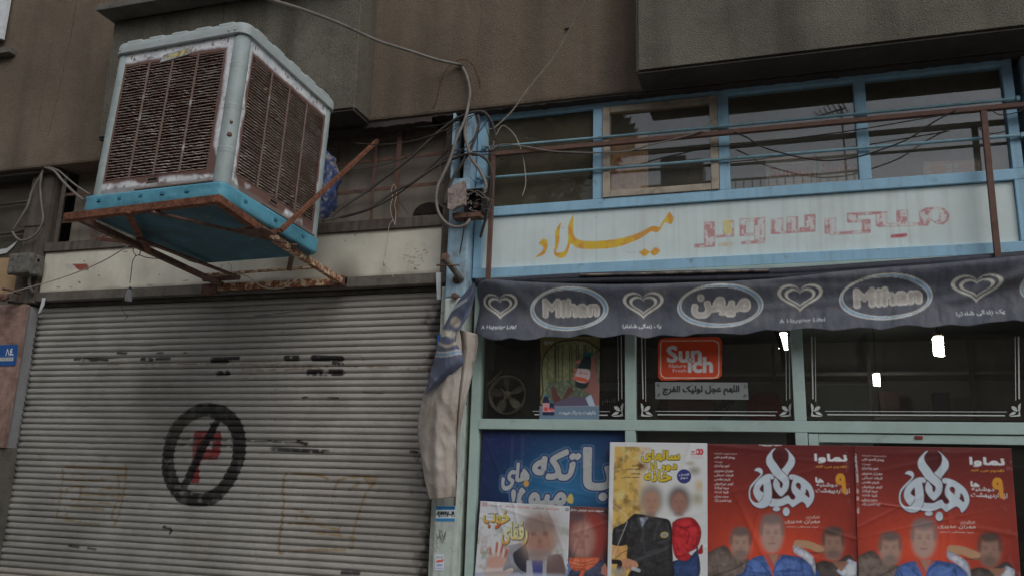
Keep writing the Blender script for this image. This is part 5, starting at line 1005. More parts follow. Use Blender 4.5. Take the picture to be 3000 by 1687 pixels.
def paint_s2(cv):
    cv.text('خالی بندی', [(1278, 1627), (1297, 1627), (1297, 1634), (1278, 1634)], C(60, 60, 90), bold=.4); cv.text('تضمینی', [(1278, 1637), (1298, 1637), (1298, 1646), (1278, 1646)], C(180, 50, 40), bold=.8); cv.put(cv.blob(1287, 1654, 9, 3, .4), C(80, 110, 170), .8); cv.put(cv.stroke([(1277, 1663), (1296, 1664)], 4), C(140, 140, 190), .8)
s2 = sheet('small_sticker', [(1275, 1622), (1300, 1622), (1299, 1670), (1273, 1670)], 4.3785, .0016, paint_s2, m_print, base=C(176, 180, 184), wav=0, thick=.0008); tag(s2, 'small peeling white sticker with red print low on the blue post', 'sticker')
sc2 = thing('scribble', 'faint pen scribble on the blue post between the two stickers', 'scribble', loc=tuple(P(1290, 1580, 4.378)))
for pts in ([(1276, 1560), (1284, 1575), (1292, 1552), (1298, 1572), (1306, 1556), (1300, 1580), (1286, 1572), (1278, 1590), (1284, 1604)], [(1286, 1548), (1290, 1570), (1296, 1590), (1304, 1560)]): tube('pen_line', pxpath(pts, 4.3785), .0009, m_cable_black, sc2, n=5, sides=4)

# ================================================================== AWNING
aw = thing('awning', 'faded navy awning valance printed with hearts and ovals, rolled up over the shop window', 'awning', loc=(-0.2, 4.35, 2.65))
tube('roll', pxpath([(1395, 828), (1500, 824), (1700, 812), (2000, 806), (2240, 800), (2400, 792), (2700, 772), (2980, 752), (3150, 738)], 4.43), .026, m_roll, aw, n=6, sides=12)
tube('roll', pxpath([(1560, 829), (1800, 822), (2000, 820), (2260, 813), (2400, 806), (2700, 784), (2900, 766), (3150, 745)], 4.395), .019, surf('rolled_dark', C(30, 30, 37), .6, var=.3, bump2=(12, .5, .02)), aw, n=6, sides=10)
tube('hem_rod', pxpath([(1700, 806), (1860, 803), (2000, 799), (2255, 792)], 4.40), .008, surf('roll_edge', C(110, 100, 92), .8, var=.3, vscale=14, stains=[(C(64, 60, 62), 10, .48, .56, .9)]), aw, n=5)
for pts in ([(2008, 795), (2014, 791), (2022, 795), (2030, 790), (2036, 794)],): tube('scribble', pxpath(pts, 4.467), .0012, m_cable_black, aw, n=3, sides=4)
top = [(1383, 832), (1395, 826), (1415, 821), (1438, 819), (1520, 824), (1660, 830), (1820, 833), (2000, 828), (2233, 818), (2505, 791), (2737, 773), (2932, 754), (3000, 748), (3160, 736)]
bot = [(1334, 966), (1349, 960), (1365, 963), (1388, 973), (1419, 989), (1438, 996), (1458, 999), (1475, 998), (1500, 993), (1536, 999), (1570, 996), (1602, 989), (1660, 993), (1690, 989), (1718, 983), (1761, 993), (1793, 990), (1827, 983), (1860, 986), (1893, 993), (1939, 984), (2000, 989), (2039, 981), (2080, 980), (2116, 979), (2150, 980), (2186, 981), (2241, 970), (2275, 972), (2311, 973), (2365, 966), (2400, 968), (2439, 973), (2478, 969), (2516, 964), (2550, 966), (2582, 970), (2640, 958), (2680, 958), (2718, 963), (2776, 954), (2805, 955), (2835, 957), (2880, 950), (2912, 946), (2945, 944), (2970, 942), (3000, 946), (3060, 938), (3160, 930)]
def resamp(poly, xs):
    c = np.array([p for p in catmull(poly, 6)]); return np.interp(xs, c[:, 0], c[:, 1])
navy = C(61, 63, 71); cream = C(168, 164, 152); greyc = C(140, 133, 126); blu = C(98, 126, 150)
def heart(cv, cx, cy, w_, h_, sk=0):
    def hp(s, dx=0, dy=0, n=60):
        pts = []
        for t in np.linspace(0, 2*math.pi, n, endpoint=False):
            x = 16*math.sin(t)**3; y = -(13*math.cos(t)-5*math.cos(2*t)-2*math.cos(3*t)-math.cos(4*t)); X = x/32*w_*s; Yh = (y-2.5)/29*h_*s; pts.append((cx+X+dx, cy+Yh+dy+X*sk))
        return pts
    o = cv.poly(hp(1)); cv.put(o, cream); cv.put(cv.poly(hp(.84, 0, -1.5)), navy); cv.put(cv.poly(hp(.68, 0, -1)), cream); cv.put(cv.poly(hp(.54, 0, -1)), navy)
    cv.put(cv.stroke([(cx-w_*.16, cy+h_*.36), (cx-w_*.02, cy+h_*.50)], 3), navy, .8); cv.put(cv.stroke([(cx+w_*.02, cy+h_*.30), (cx+w_*.10, cy+h_*.20)], 3), navy, .5)
def oval(cv, cx, cy, rx, ry, ang):
    cv.put(cv.ell(cx, cy, rx, ry, ang), cream); cv.put(cv.ell(cx, cy, rx-4, ry-4, ang), blu); 
    cv.put(cv.ell(cx-1.5, cy-.5, rx-10, ry-8.5, ang+3), cream); cv.put(cv.ell(cx-1.5, cy-1, rx-13.5, ry-11, ang+3), navy)
def paint_awn(cv):
    cv.a *= (0.92+.16*fbm(cv.H, cv.W, 70, 3, 4))[..., None]
    vs_ = np.repeat(fbm(6, cv.W, 5, 2, 9)[:1], cv.H, 0); cv.a *= (0.96+.08*vs_)[..., None]
    heart(cv, 1461, 896, 106, 72, .0); heart(cv, 1884, 895, 120, 76, -.02); heart(cv, 2344, 873, 134, 80, -.04); heart(cv, 2864, 843, 152, 80, -.06)
    oval(cv, 1666, 905, 116, 65, -2); oval(cv, 2110, 896, 127, 64, -3); oval(cv, 2597, 870, 139, 68, -4); oval(cv, 3110, 836, 120, 64, -4); cv.put(cv.ell(1372, 900, 16, 34, 12), cream, .9); cv.put(cv.ell(1366, 902, 12, 30, 12), blu, .9); cv.put(cv.ell(1362, 902, 11, 28, 12), navy)
    lt = C(180, 176, 166); W1 = [(1591, 878), (1752, 880), (1750, 922), (1592, 924)]
    def word(s, quad, bold):
        m = cv.text(s, quad, None, bold=bold, ret=True); cv.put(np.clip(dilate(m, cv.pxs(3)), 0, 1), lt, .9); cv.put(blurm(m, 1), greyc, .9)
    word('Mihan', W1, 3.2); word('Mihan', [(2506, 850), (2700, 838), (2698, 882), (2508, 896)], 3.4); word('میهن', [(2028, 868), (2196, 868), (2190, 922), (2032, 926)], 4.0)
    tx = C(196, 192, 184)
    cv.text('A Happier Life!', [(1407, 951), (1511, 951), (1510, 967), (1407, 966)], tx, bold=1.0); cv.text('A Happier Life!', [(2283, 936), (2417, 931), (2416, 946), (2284, 952)], tx, bold=1.0, al=.8)
    cv.text('یک زندگی شادتر!', [(1825, 949), (1937, 948), (1936, 963), (1826, 965)], tx, bold=.7); cv.text('یک زندگی شادتر!', [(2802, 910), (2943, 902), (2942, 920), (2804, 928)], tx, bold=.8, al=.85)
Ya = 4.35; cva = Canvas(wx(1320, 900, Ya), wx(3165, 900, Ya), wz(2000, 1010, Ya), wz(3000, 725, Ya)+.03, .0027, Ya, navy); paint_awn(cva)
nx, ny = 1050, 54; xt = np.linspace(1383, 3160, nx); yt = resamp(top, xt); xbm = np.linspace(1336, 3160, nx); yb = resamp(bot, xbm)
G = np.zeros((ny, nx, 3)); 
for j in range(ny):
    t = j/(ny-1)
    for i in range(nx): G[j, i] = P(xt[i]*(1-t)+xbm[i]*t, yt[i]*(1-t)+yb[i]*t, Ya)
ccol = cva.sample(G[..., 0], G[..., 2])
X, T = np.meshgrid(np.linspace(0, 1, nx), np.linspace(0, 1, ny)); s_ = (G[..., 0]-G[0, 0, 0])
G[..., 1] += -.022*(1-np.exp(-T/.05)) + .042*np.sin(math.pi*np.clip((T-.02)/.98, 0, 1))**1.3*(1+.25*np.sin(s_*3.1+.6)) - .012*T**3 + .010*np.sin(s_*5.1+1)*T + .007*np.sin(s_*12.3+T*2)*T**2 + .0035*np.sin(s_*31)*T**3
for (xa, ta, xb_, tb_, a_, wd) in ((.035, 0, .13, .55, -.014, .10), (.02, .0, .06, .9, -.010, .07), (1.0, 0, .80, .6, -.014, .08), (1.02, .05, .62, .95, -.010, .10), (.45, .05, .75, .30, .006, .06), (.50, .55, .9, .35, -.006, .08)):
    # soft diagonal creases
    dx, dt = (xb_-xa)*6, tb_-ta; L2 = dx*dx+dt*dt; u = np.clip((((X-xa)*6)*dx+(T-ta)*dt)/L2, 0, 1); dist = np.hypot((X-xa)*6-u*dx, T-ta-u*dt); G[..., 1] += a_*np.exp(-(dist/wd)**2)*(1-.4*u)
wr_ = fbm(ny, nx, 26, 3, 61); wr2 = np.abs(fbm(ny, nx, 40, 2, 62)-.5)*2; G[..., 1] += .012*(wr_-.5)+.008*np.clip(.25-wr2, 0, 1)*T
G[..., 1] += .10*np.exp(-s_/.035)
grid_obj('valance', G, ccol, m_cloth, aw, thick=(0, .0022, 0))
# side flap, printed outside
def lofted(name, left, right, nl, nw, depth, mat, colorf, parent, thick=(0, .002, 0)):
    A_ = catmull([np.array(p, float) for p in left], 8); B_ = catmull([np.array(p, float) for p in right], 8)
    def arc(pl, n):
        pl = np.array(pl); dd = np.r_[0, np.cumsum(np.hypot(*np.diff(pl, axis=0).T))]; t = np.linspace(0, dd[-1], n); return np.stack([np.interp(t, dd, pl[:, 0]), np.interp(t, dd, pl[:, 1])], -1)
    A_, B_ = arc(A_, nl), arc(B_, nl); G = np.zeros((nl, nw, 3)); PX = np.zeros((nl, nw, 2))
    for j in range(nl):
        for i in range(nw):
            u = i/(nw-1); p = A_[j]*(1-u)+B_[j]*u; PX[j, i] = p; q3 = Vector((p[0]*.016, p[1]*.007, 1.3)); G[j, i] = P(p[0], p[1], depth(u, j/(nl-1))+.020*mn.noise(q3)+.014*abs(mn.noise(q3*2.3))-.006)
    return grid_obj(name, G, colorf(PX, G), mat, parent, thick=thick)
Yf = 4.26; cvf = Canvas(wx(1230, 1160, Yf), wx(1410, 900, Yf), wz(1300, 1170, Yf), wz(1390, 815, Yf), .0022, Yf, C(70, 75, 92))
cvf.put(cvf.stroke([(1318, 912), (1335, 902), (1360, 892), (1374, 884)], 3.5, True), cream); cvf.put(cvf.stroke([(1320, 906), (1340, 896), (1366, 886)], 4, True), blu); cvf.put(cvf.stroke([(1323, 900), (1345, 889), (1372, 880)], 3, True), cream)
cvf.put(cvf.blob(1338, 945, 13, 15, .15), C(150, 144, 130)); cvf.put(cvf.blob(1305, 978, 14, 11, .15), C(160, 154, 140)); cvf.put(cvf.blob(1325, 982, 14, 12, .2), C(150, 144, 130)); cvf.put(cvf.blob(1314, 996, 13, 9, .15), C(60, 66, 88)); cvf.put(cvf.stroke([(1288, 1004), (1304, 1014), (1322, 1016), (1342, 1006), (1345, 994)], 9, True), C(150, 140, 128))
for dy, wd, cc_ in ((0, 3.5, cream), (6, 7, blu), (12, 3, cream)): cvf.put(cvf.stroke([(1270, 1030+dy), (1300, 1034+dy), (1330, 1032+dy), (1362, 1022+dy)], wd, True), cc_)
lofted('side_flap', [(1388, 829), (1372, 845), (1349, 873), (1330, 900), (1311, 935), (1299, 958), (1289, 989), (1279, 1020), (1274, 1043), (1264, 1078), (1252, 1124), (1244, 1154)], [(1392, 831), (1392, 860), (1384, 890), (1372, 925), (1352, 955), (1336, 975), (1335, 1000), (1346, 1020), (1357, 1045), (1354, 1068), (1330, 1090), (1246, 1156)], 120, 44,
       lambda u, v: 4.27-.028*math.sin(math.pi*u)-.03*v+.014*math.sin(u*7+v*9)*(1-.3*v)+.04*(1-v)*u*0, m_cloth, lambda PX, G: cvf.sample(G[..., 0], G[..., 2]), aw)
# hanging lining
folds = lambda u, v: 4.295 + .020*math.sin(u*6.0+v*2.6+.4)*(1-.5*v)+.004*math.sin(u*17+v*5) - .03*math.sin(math.pi*v)*math.sin(math.pi*u)
one = lambda PX, G: np.ones_like(G)
lofted('lining', [(1322, 960), (1300, 1040), (1262, 1106), (1240, 1160), (1226, 1220), (1224, 1280), (1233, 1330), (1243, 1400), (1252, 1440), (1258, 1462)], [(1345, 958), (1352, 1010), (1352, 1080), (1344, 1160), (1338, 1240), (1336, 1320), (1335, 1380), (1334, 1430), (1334, 1448), (1330, 1456)], 130, 46, folds, m_cloth_back, one, aw)
lofted('lining', [(1336, 962), (1344, 1020), (1340, 1100), (1338, 1200), (1336, 1300), (1336, 1390)], [(1398, 978), (1399, 1010), (1392, 1050), (1378, 1120), (1362, 1180), (1344, 1290), (1337, 1392)], 90, 30, lambda u, v: 4.325+.018*math.sin(u*8+1)*(1-v*.6)-.012*math.sin(math.pi*u), m_cloth_back, one, aw)
tube('folding_arm', pxpath([(1348, 1180), (1341, 1280), (1336, 1400), (1332, 1480)], 4.36), .006, m_rust_dark, aw)
# ================================================================== POSTERS AND STICKERS ON THE GLASS
def vgrad(cv, stops, horizontal=False):
    t = np.linspace(0, 1, cv.W if horizontal else cv.H); ks = [s[0] for s in stops]
    g = np.stack([np.interp(t, ks, [s[1][c] for s in stops]) for c in range(3)], -1); cv.a[:] = g[None] if horizontal else g[:, None]
def nz(cv, cell, oc=3, seed=0): return fbm(cv.H, cv.W, cell, oc, seed)
OUTL = [(13, C(96, 124, 140)), (9.5, C(36, 44, 92))]
def paint_blue(cv):
    cv.a[:] = C(26, 32, 64); cv.put(cv.blob(1660, 1400, 180, 110, .8), C(34, 76, 110), .9); cv.put(cv.blob(1640, 1440, 110, 70, .6), C(46, 104, 142), .7); cv.put(cv.blob(1480, 1300, 70, 30, .6), C(40, 40, 86), .4)
    for x in (1502, 1532): cv.put(blurm(cv.stroke([(x, 1275), (x-8, 1480)], 3), 2), C(90, 104, 130), .35)
    cv.put(cv.blob(1800, 1330, 30, 20, .6), C(70, 64, 92), .4)
    wt = C(150, 152, 150)
    def word(s, quad, b): 
        m = cv.text(s, quad, None, bold=b, ret=True); cv.put(np.clip(blurm(dilate(m, cv.pxs(8)), 1), 0, 1), C(92, 128, 146), .85); cv.put(dilate(m, cv.pxs(6)), C(36, 42, 92)); cv.put(dilate(m, cv.pxs(1.2)), wt)
    word('با', [(1712, 1312), (1812, 1312), (1786, 1462), (1706, 1462)], 3.5)
    word('تکه', [(1566, 1318), (1706, 1318), (1670, 1404), (1562, 1396)], 3.2)
    word('های', [(1474, 1350), (1556, 1362), (1544, 1418), (1470, 1436)], 2.6)
    word('میوه', [(1516, 1430), (1660, 1434), (1650, 1496), (1516, 1500)], 3.2); word('!', [(1500, 1434), (1510, 1434), (1508, 1482), (1500, 1482)], 1.5)
    cv.put(cv.ell(1542, 1415, 8, 9), C(190, 136, 60), .9); cv.put(cv.poly([(1665, 1452), (1674, 1444), (1680, 1460), (1676, 1474), (1664, 1470), (1660, 1462)], True), C(196, 160, 80), .9)
    sm = nz(cv, 10, 3, 3); cv.put(np.clip((sm-.62)*8, 0, 1), C(70, 80, 110), .15)
YP = 4.459
bp_ = sheet('poster', [(1415, 1260), (1834, 1262), (1834, 1687), (1394, 1687)], 4.4935, .0026, paint_blue, seed=4); tag(bp_, 'blue juice poster with big white outlined lettering in the lower left pane', 'poster')
RED0, RED1, RED2 = C(86, 31, 30), C(110, 38, 32), C(184, 68, 46)
def person(cv, hx, hy, hw, hh, skin, hair, body, bodyc, beard=None):
    vol(cv, cv.poly(body, True), bodyc, 9, .7, 10, int(hx) % 97); cv.put(cv.blob(hx, hy+hh*.1, hw*.5, hh*.52, .12), skin, 1)
    cv.put(cv.blob(hx, hy-hh*.38, hw*.47, hh*.17, .2), hair, .95)
    for sx in (-1, 1): cv.put(cv.blob(hx+sx*hw*.47, hy-hh*.12, hw*.09, hh*.24, .3), hair, .8); cv.put(cv.blob(hx+sx*hw*.18, hy+hh*.02, hw*.09, hh*.035, .3), tuple(c*.35 for c in skin), .7); cv.put(cv.stroke([(hx+sx*hw*.1, hy-hh*.06), (hx+sx*hw*.3, hy-hh*.07)], 2), tuple(c*.3 for c in skin), .6)
    cv.put(cv.blob(hx+hw*.03, hy+hh*.18, hw*.07, hh*.08, .4), tuple(c*.7 for c in skin), .6); cv.put(cv.stroke([(hx-hw*.14, hy+hh*.33), (hx+hw*.14, hy+hh*.33)], 2.2), (s2l(100)*1.1, s2l(56), s2l(50)), .8)
    if beard: cv.put(cv.blob(hx, hy+hh*.42, hw*.36, hh*.17, .3), beard, .8)
def soften(cv, cx, cy, rx, ry, r):
    m = blurm(cv.ell(cx, cy, rx, ry), cv.pxs(rx*.25))[..., None]; b = np.stack([blurm(cv.a[..., c], cv.pxs(r)) for c in range(3)], -1); cv.a = cv.a*(1-m)+b*m
def paint_red(dx, dy, sx, sy):
    """drawn in the pixels of the first red poster; the second one is the same print moved and scaled"""
    def T(pts): return [(2073+(x-2073)*sx+dx+(y-1300)*0.0*sx, 1300+(y-1300)*sy+dy+(x-2073)*.012*(1 if dx else 0)) for x, y in pts]
    def f(cv):
        H, W = cv.H, cv.W; yy = np.linspace(0, 1, H)[:, None]; xx = np.linspace(0, 1, W)[None]
        rad = np.exp(-((xx-.42)**2/.20+(yy-.76)**2/.05)); rad = rad+.25*np.exp(-((yy-.45)**2/.06)); k = np.clip(rad, 0, 1)[..., None]
        cv.a[:] = np.array(RED0)*(1-k)+np.array(RED2)*k
        cv.put(np.clip((nz(cv, 6, 2, 3)-.5), 0, 1), (.02, .01, .01), .3); 
        if dx == 0: cv.put(np.clip((xx-.90)/.1, 0, 1)*np.ones((H, 1)), C(80, 26, 26), .7)
        z = lambda pts: T(Q(2170, 1300, 6.3, pts)); wt, sh_ = C(168, 176, 186), C(62, 26, 40)
        parts = [
            [(650, 68), (600, 90), (540, 150), (490, 220), (470, 300), (485, 380), (530, 450), (600, 560), (640, 600), (760, 700), (778, 750), (750, 812), (720, 770), (722, 725), (700, 690), (640, 620), (605, 690), (600, 760), (630, 840), (690, 920), (750, 960), (820, 900), (870, 830), (892, 740), (890, 660), (860, 590), (800, 530), (740, 470), (670, 370), (610, 290), (582, 220), (590, 150)],
            [(806, 72), (850, 90), (920, 160), (985, 240), (1002, 310), (985, 390), (930, 470), (880, 540), (862, 572), (755, 482), (800, 420), (860, 330), (886, 250), (880, 160), (840, 100)],
            [(245, 494), (280, 450), (330, 434), (380, 450), (408, 500), (395, 560), (330, 640), (240, 740), (185, 830), (175, 920), (190, 1000), (240, 1060), (300, 1078), (360, 1050), (410, 970), (420, 900), (380, 870), (350, 830), (380, 770), (418, 742), (420, 930), (350, 1056), (280, 1000), (235, 900), (240, 800), (290, 700), (370, 620), (460, 560), (550, 548), (605, 575), (612, 620), (585, 650), (548, 645), (570, 800), (575, 950), (550, 1060), (500, 1140), (410, 1178), (310, 1168), (220, 1110), (160, 1010), (148, 900), (165, 800), (215, 720), (300, 630), (365, 560), (355, 530), (320, 510), (285, 494)],
            [(572, 998), (640, 1008), (740, 1005), (820, 965), (880, 945), (920, 1000), (960, 1022), (1005, 1000), (1005, 955), (950, 880), (935, 800), (945, 720), (968, 650), (940, 655), (900, 635), (888, 590), (920, 560), (990, 562), (1100, 600), (1210, 670), (1300, 760), (1350, 880), (1355, 980), (1310, 1090), (1235, 1170), (1210, 1150), (1190, 1100), (1130, 1062), (1040, 1110), (960, 1162), (920, 1130), (870, 1095), (780, 1130), (660, 1155), (520, 1135), (560, 1070)]]
        holes = [[(1015, 740), (1050, 708), (1100, 730), (1112, 790), (1105, 850), (1185, 915), (1205, 835), (1225, 835), (1262, 900), (1262, 985), (1180, 920), (1100, 850), (1030, 790)]]
        m = np.zeros((H, W))
        dots = np.maximum(cv.ell(*z([(660, 1195)])[0], 11*sx, 6.5*sy), cv.ell(*z([(840, 1245)])[0], 10*sx, 13*sy))
        for p in parts: m = np.maximum(m, cv.poly(z(p), True))
        for h in holes: m = m*(1-cv.poly(z(h), True))
        inner = cv.poly(z([(560, 650), (610, 640), (700, 700), (890, 650), (960, 660), (940, 800), (1010, 960), (960, 1020), (880, 950), (740, 1010), (570, 1000)])); inner2 = cv.poly(z([(640, 90), (820, 90), (890, 250), (750, 480), (590, 250)]), True)
        cv.put(inner, C(64, 26, 26), .95); cv.put(inner2, C(66, 28, 28), .75); cv.put(cv.poly(z([(345, 830), (418, 742), (425, 935)])), C(66, 28, 28), .9); cv.put(cv.poly(z([(1010, 700), (1110, 700), (1270, 850), (1260, 990)])), C(66, 28, 28), .8)
        cv.put(np.clip(dilate(np.roll(np.maximum(m, dots), 1, 0), 1.5), 0, 1), sh_, .9); cv.put(m, wt); cv.put(dots, wt)
        cv.put(cv.stroke(z([(590, 580), (640, 600), (700, 660), (770, 715)]), 1.6), sh_, .9); cv.put(cv.stroke(z([(750, 478), (862, 578)]), 1.6), sh_, .9); cv.put(cv.stroke(z([(420, 930), (400, 1000), (350, 1056)]), 1.4), sh_, .9)
        q = lambda a, b, c, d: T([(a, b), (c, b+1), (c, d+1), (a, d)]); wt2 = C(190, 190, 194); org = C(214, 126, 44)
        cv.text('نماوا', q(2387, 1329, 2480, 1354), wt2, bold=1.8); cv.text('تقدیم می کند', q(2389, 1361, 2480, 1371), org, bold=.7)
        cv.text('ها', q(2390, 1397, 2411, 1411), wt2, bold=1.2); cv.text('دوشنبه', q(2392, 1413, 2453, 1426), wt2, bold=1.0); cv.text('اردیبهشت', q(2390, 1428, 2465, 1444), wt2, bold=1.0); cv.text('از', q(2477, 1428, 2489, 1447), wt2, bold=1.0); cv.text('۹', q(2451, 1388, 2477, 1441), org, bold=3)
        for k, (s_, x1_) in enumerate((('طراح و سرپرست فیلمنامه', 2159), ('پیمان قاسم خانی', 2152), ('نویسنده', 2116), ('امیر برادران', 2137), ('مهران مدیری', 2148), ('فرهاد اصلانی', 2148), ('شبنم مقدمی', 2139), ('گوهر خیراندیش', 2148), ('سیما تیرانداز', 2135), ('شیلا خداداد', 2134), ('محمد بحرانی', 2134), ('نیما شعبان نژاد', 2142))):
            y = (1325, 1334, 1349, 1358, 1373, 1386, 1399, 1411, 1423, 1435, 1448, 1460)[k]; hgt = 5 if k in (0, 2) else 9; cv.text(s_, q(2093, y, x1_, y+hgt), C(176, 160, 160), bold=.5, al=.55 if k in (0, 2) else .9)
        cv.text('کارگردان', q(2362, 1508, 2401, 1518), C(190, 150, 140), bold=.5); cv.text('مهران مدیری', q(2300, 1519, 2402, 1532), C(200, 170, 160), bold=.9); cv.text('سید مصطفی احمدی', q(2304, 1538, 2396, 1544), C(200, 150, 140), bold=.4, al=.8)
        P_ = lambda pts: T(Q(2060, 1290, 3.649, pts)); c1 = lambda x, y: P_([(x, y)])[0]
        def who(hx, hy, hw, hh, *a, **k): h = c1(hx, hy); person(cv, h[0], h[1], hw*sx, hh*sy, *a, **k)
        skin = C(150, 120, 106); hair = C(92, 80, 76)
        who(400, 1085, 58, 84, skin, hair, P_([(50, 1200), (120, 1160), (230, 1120), (330, 1220), (470, 1270), (540, 1330), (560, 1460), (40, 1460), (40, 1300)]), C(92, 80, 73), beard=C(110, 96, 90))
        cv.put(cv.stroke(P_([(430, 1310), (300, 1380), (120, 1440)]), 5, True), C(50, 42, 40), .5); cv.put(cv.stroke(P_([(60, 1260), (160, 1330), (260, 1400)]), 4, True), C(98, 84, 78), .4)
        who(1390, 1085, 60, 86, C(134, 104, 90), C(70, 58, 54), P_([(1190, 1310), (1290, 1280), (1400, 1300), (1560, 1220), (1640, 1330), (1650, 1460), (1190, 1460)]), C(66, 58, 55), beard=C(96, 80, 74))
        vol(cv, cv.poly(P_([(1320, 1300), (1420, 1390), (1560, 1260), (1640, 1300), (1640, 1460), (1500, 1460)])), C(160, 164, 176), 5, .6); cv.put(cv.poly(P_([(1370, 1290), (1480, 1400), (1560, 1290)])), C(134, 96, 76), .95)
        cv.put(cv.stroke(P_([(1010, 1100), (1120, 1110), (1250, 1160)]), 19*sx, True), C(160, 124, 96)); cv.put(cv.stroke(P_([(1060, 1190), (1180, 1200), (1290, 1190)]), 4), C(60, 44, 40), .6)
        who(735, 975, 66, 100, C(158, 128, 116), C(110, 96, 92), P_([(430, 1400), (480, 1290), (560, 1240), (680, 1220), (860, 1215), (1050, 1250), (1150, 1330), (1210, 1460), (400, 1460)]), C(66, 88, 136))
        vol(cv, cv.poly(P_([(960, 1110), (1060, 1150), (1170, 1230), (1200, 1330), (1195, 1430), (1150, 1330), (1060, 1250), (970, 1190)]), True), C(160, 160, 170), 5, .6); 
        cv.put(cv.poly(P_([(640, 1220), (850, 1215), (770, 1300), (745, 1460), (700, 1330)])), C(166, 72, 50), .9); cv.put(cv.poly(P_([(700, 1215), (810, 1210), (760, 1330)])), C(150, 110, 92), .95)
        for s_ in ([(560, 1260), (640, 1330), (740, 1450)], [(870, 1240), (800, 1300), (750, 1400)], [(490, 1400), (680, 1420)], [(830, 1390), (1060, 1390)], [(500, 1330), (560, 1460)], [(1040, 1290), (1080, 1460)]): cv.put(cv.stroke(P_(s_), 2.5, True), C(34, 50, 96), .8)
        for s_ in ([(520, 1290), (600, 1300)], [(900, 1280), (1000, 1310)], [(540, 1360), (640, 1365)], [(880, 1350), (980, 1350)]): cv.put(blurm(cv.stroke(P_(s_), 5), 1), C(86, 112, 160), .7)
        for hx, hy, hw, hh in ((400, 1085, 50, 62), (1390, 1085, 50, 66), (735, 975, 52, 76)): h_ = c1(hx, hy); soften(cv, h_[0], h_[1], hw*.75, hh*.75, 1.3)
        te = cv.stroke([(2226, 1302), (2250, 1304), (2288, 1302)] if dx == 0 else [(2506, 1330), (2512, 1400), (2514, 1500)], 5); cv.put(te*np.clip((nz(cv, 6, 3, 15)-.4)*7, 0, 1), C(170, 160, 156), .8)
        wr = nz(cv, 12, 3, 6); cv.put(np.clip((wr-.66)*12, 0, 1)*np.clip((xx-.9)*12, 0, 1), C(150, 110, 110), .35)
    return f
pr1 = sheet('poster', [(2073, 1299), (2508, 1305), (2518, 1700), (2073, 1700)], YP-.002, .0026, paint_red(0, 0, 1, 1), base=RED1, seed=7, curl=.006); tag(pr1, 'red film poster with white calligraphy, next to the white bordered poster', 'poster', 'two copies of the red film poster')
pr2 = sheet('poster', [(2502, 1305), (2962, 1312), (2992, 1706), (2516, 1702)], YP-.006, .0026, paint_red(431, 5, 1.075, 1.03), base=RED1, seed=8); tag(pr2, 'red film poster with white calligraphy at the far right of the door glass', 'poster', 'two copies of the red film poster')
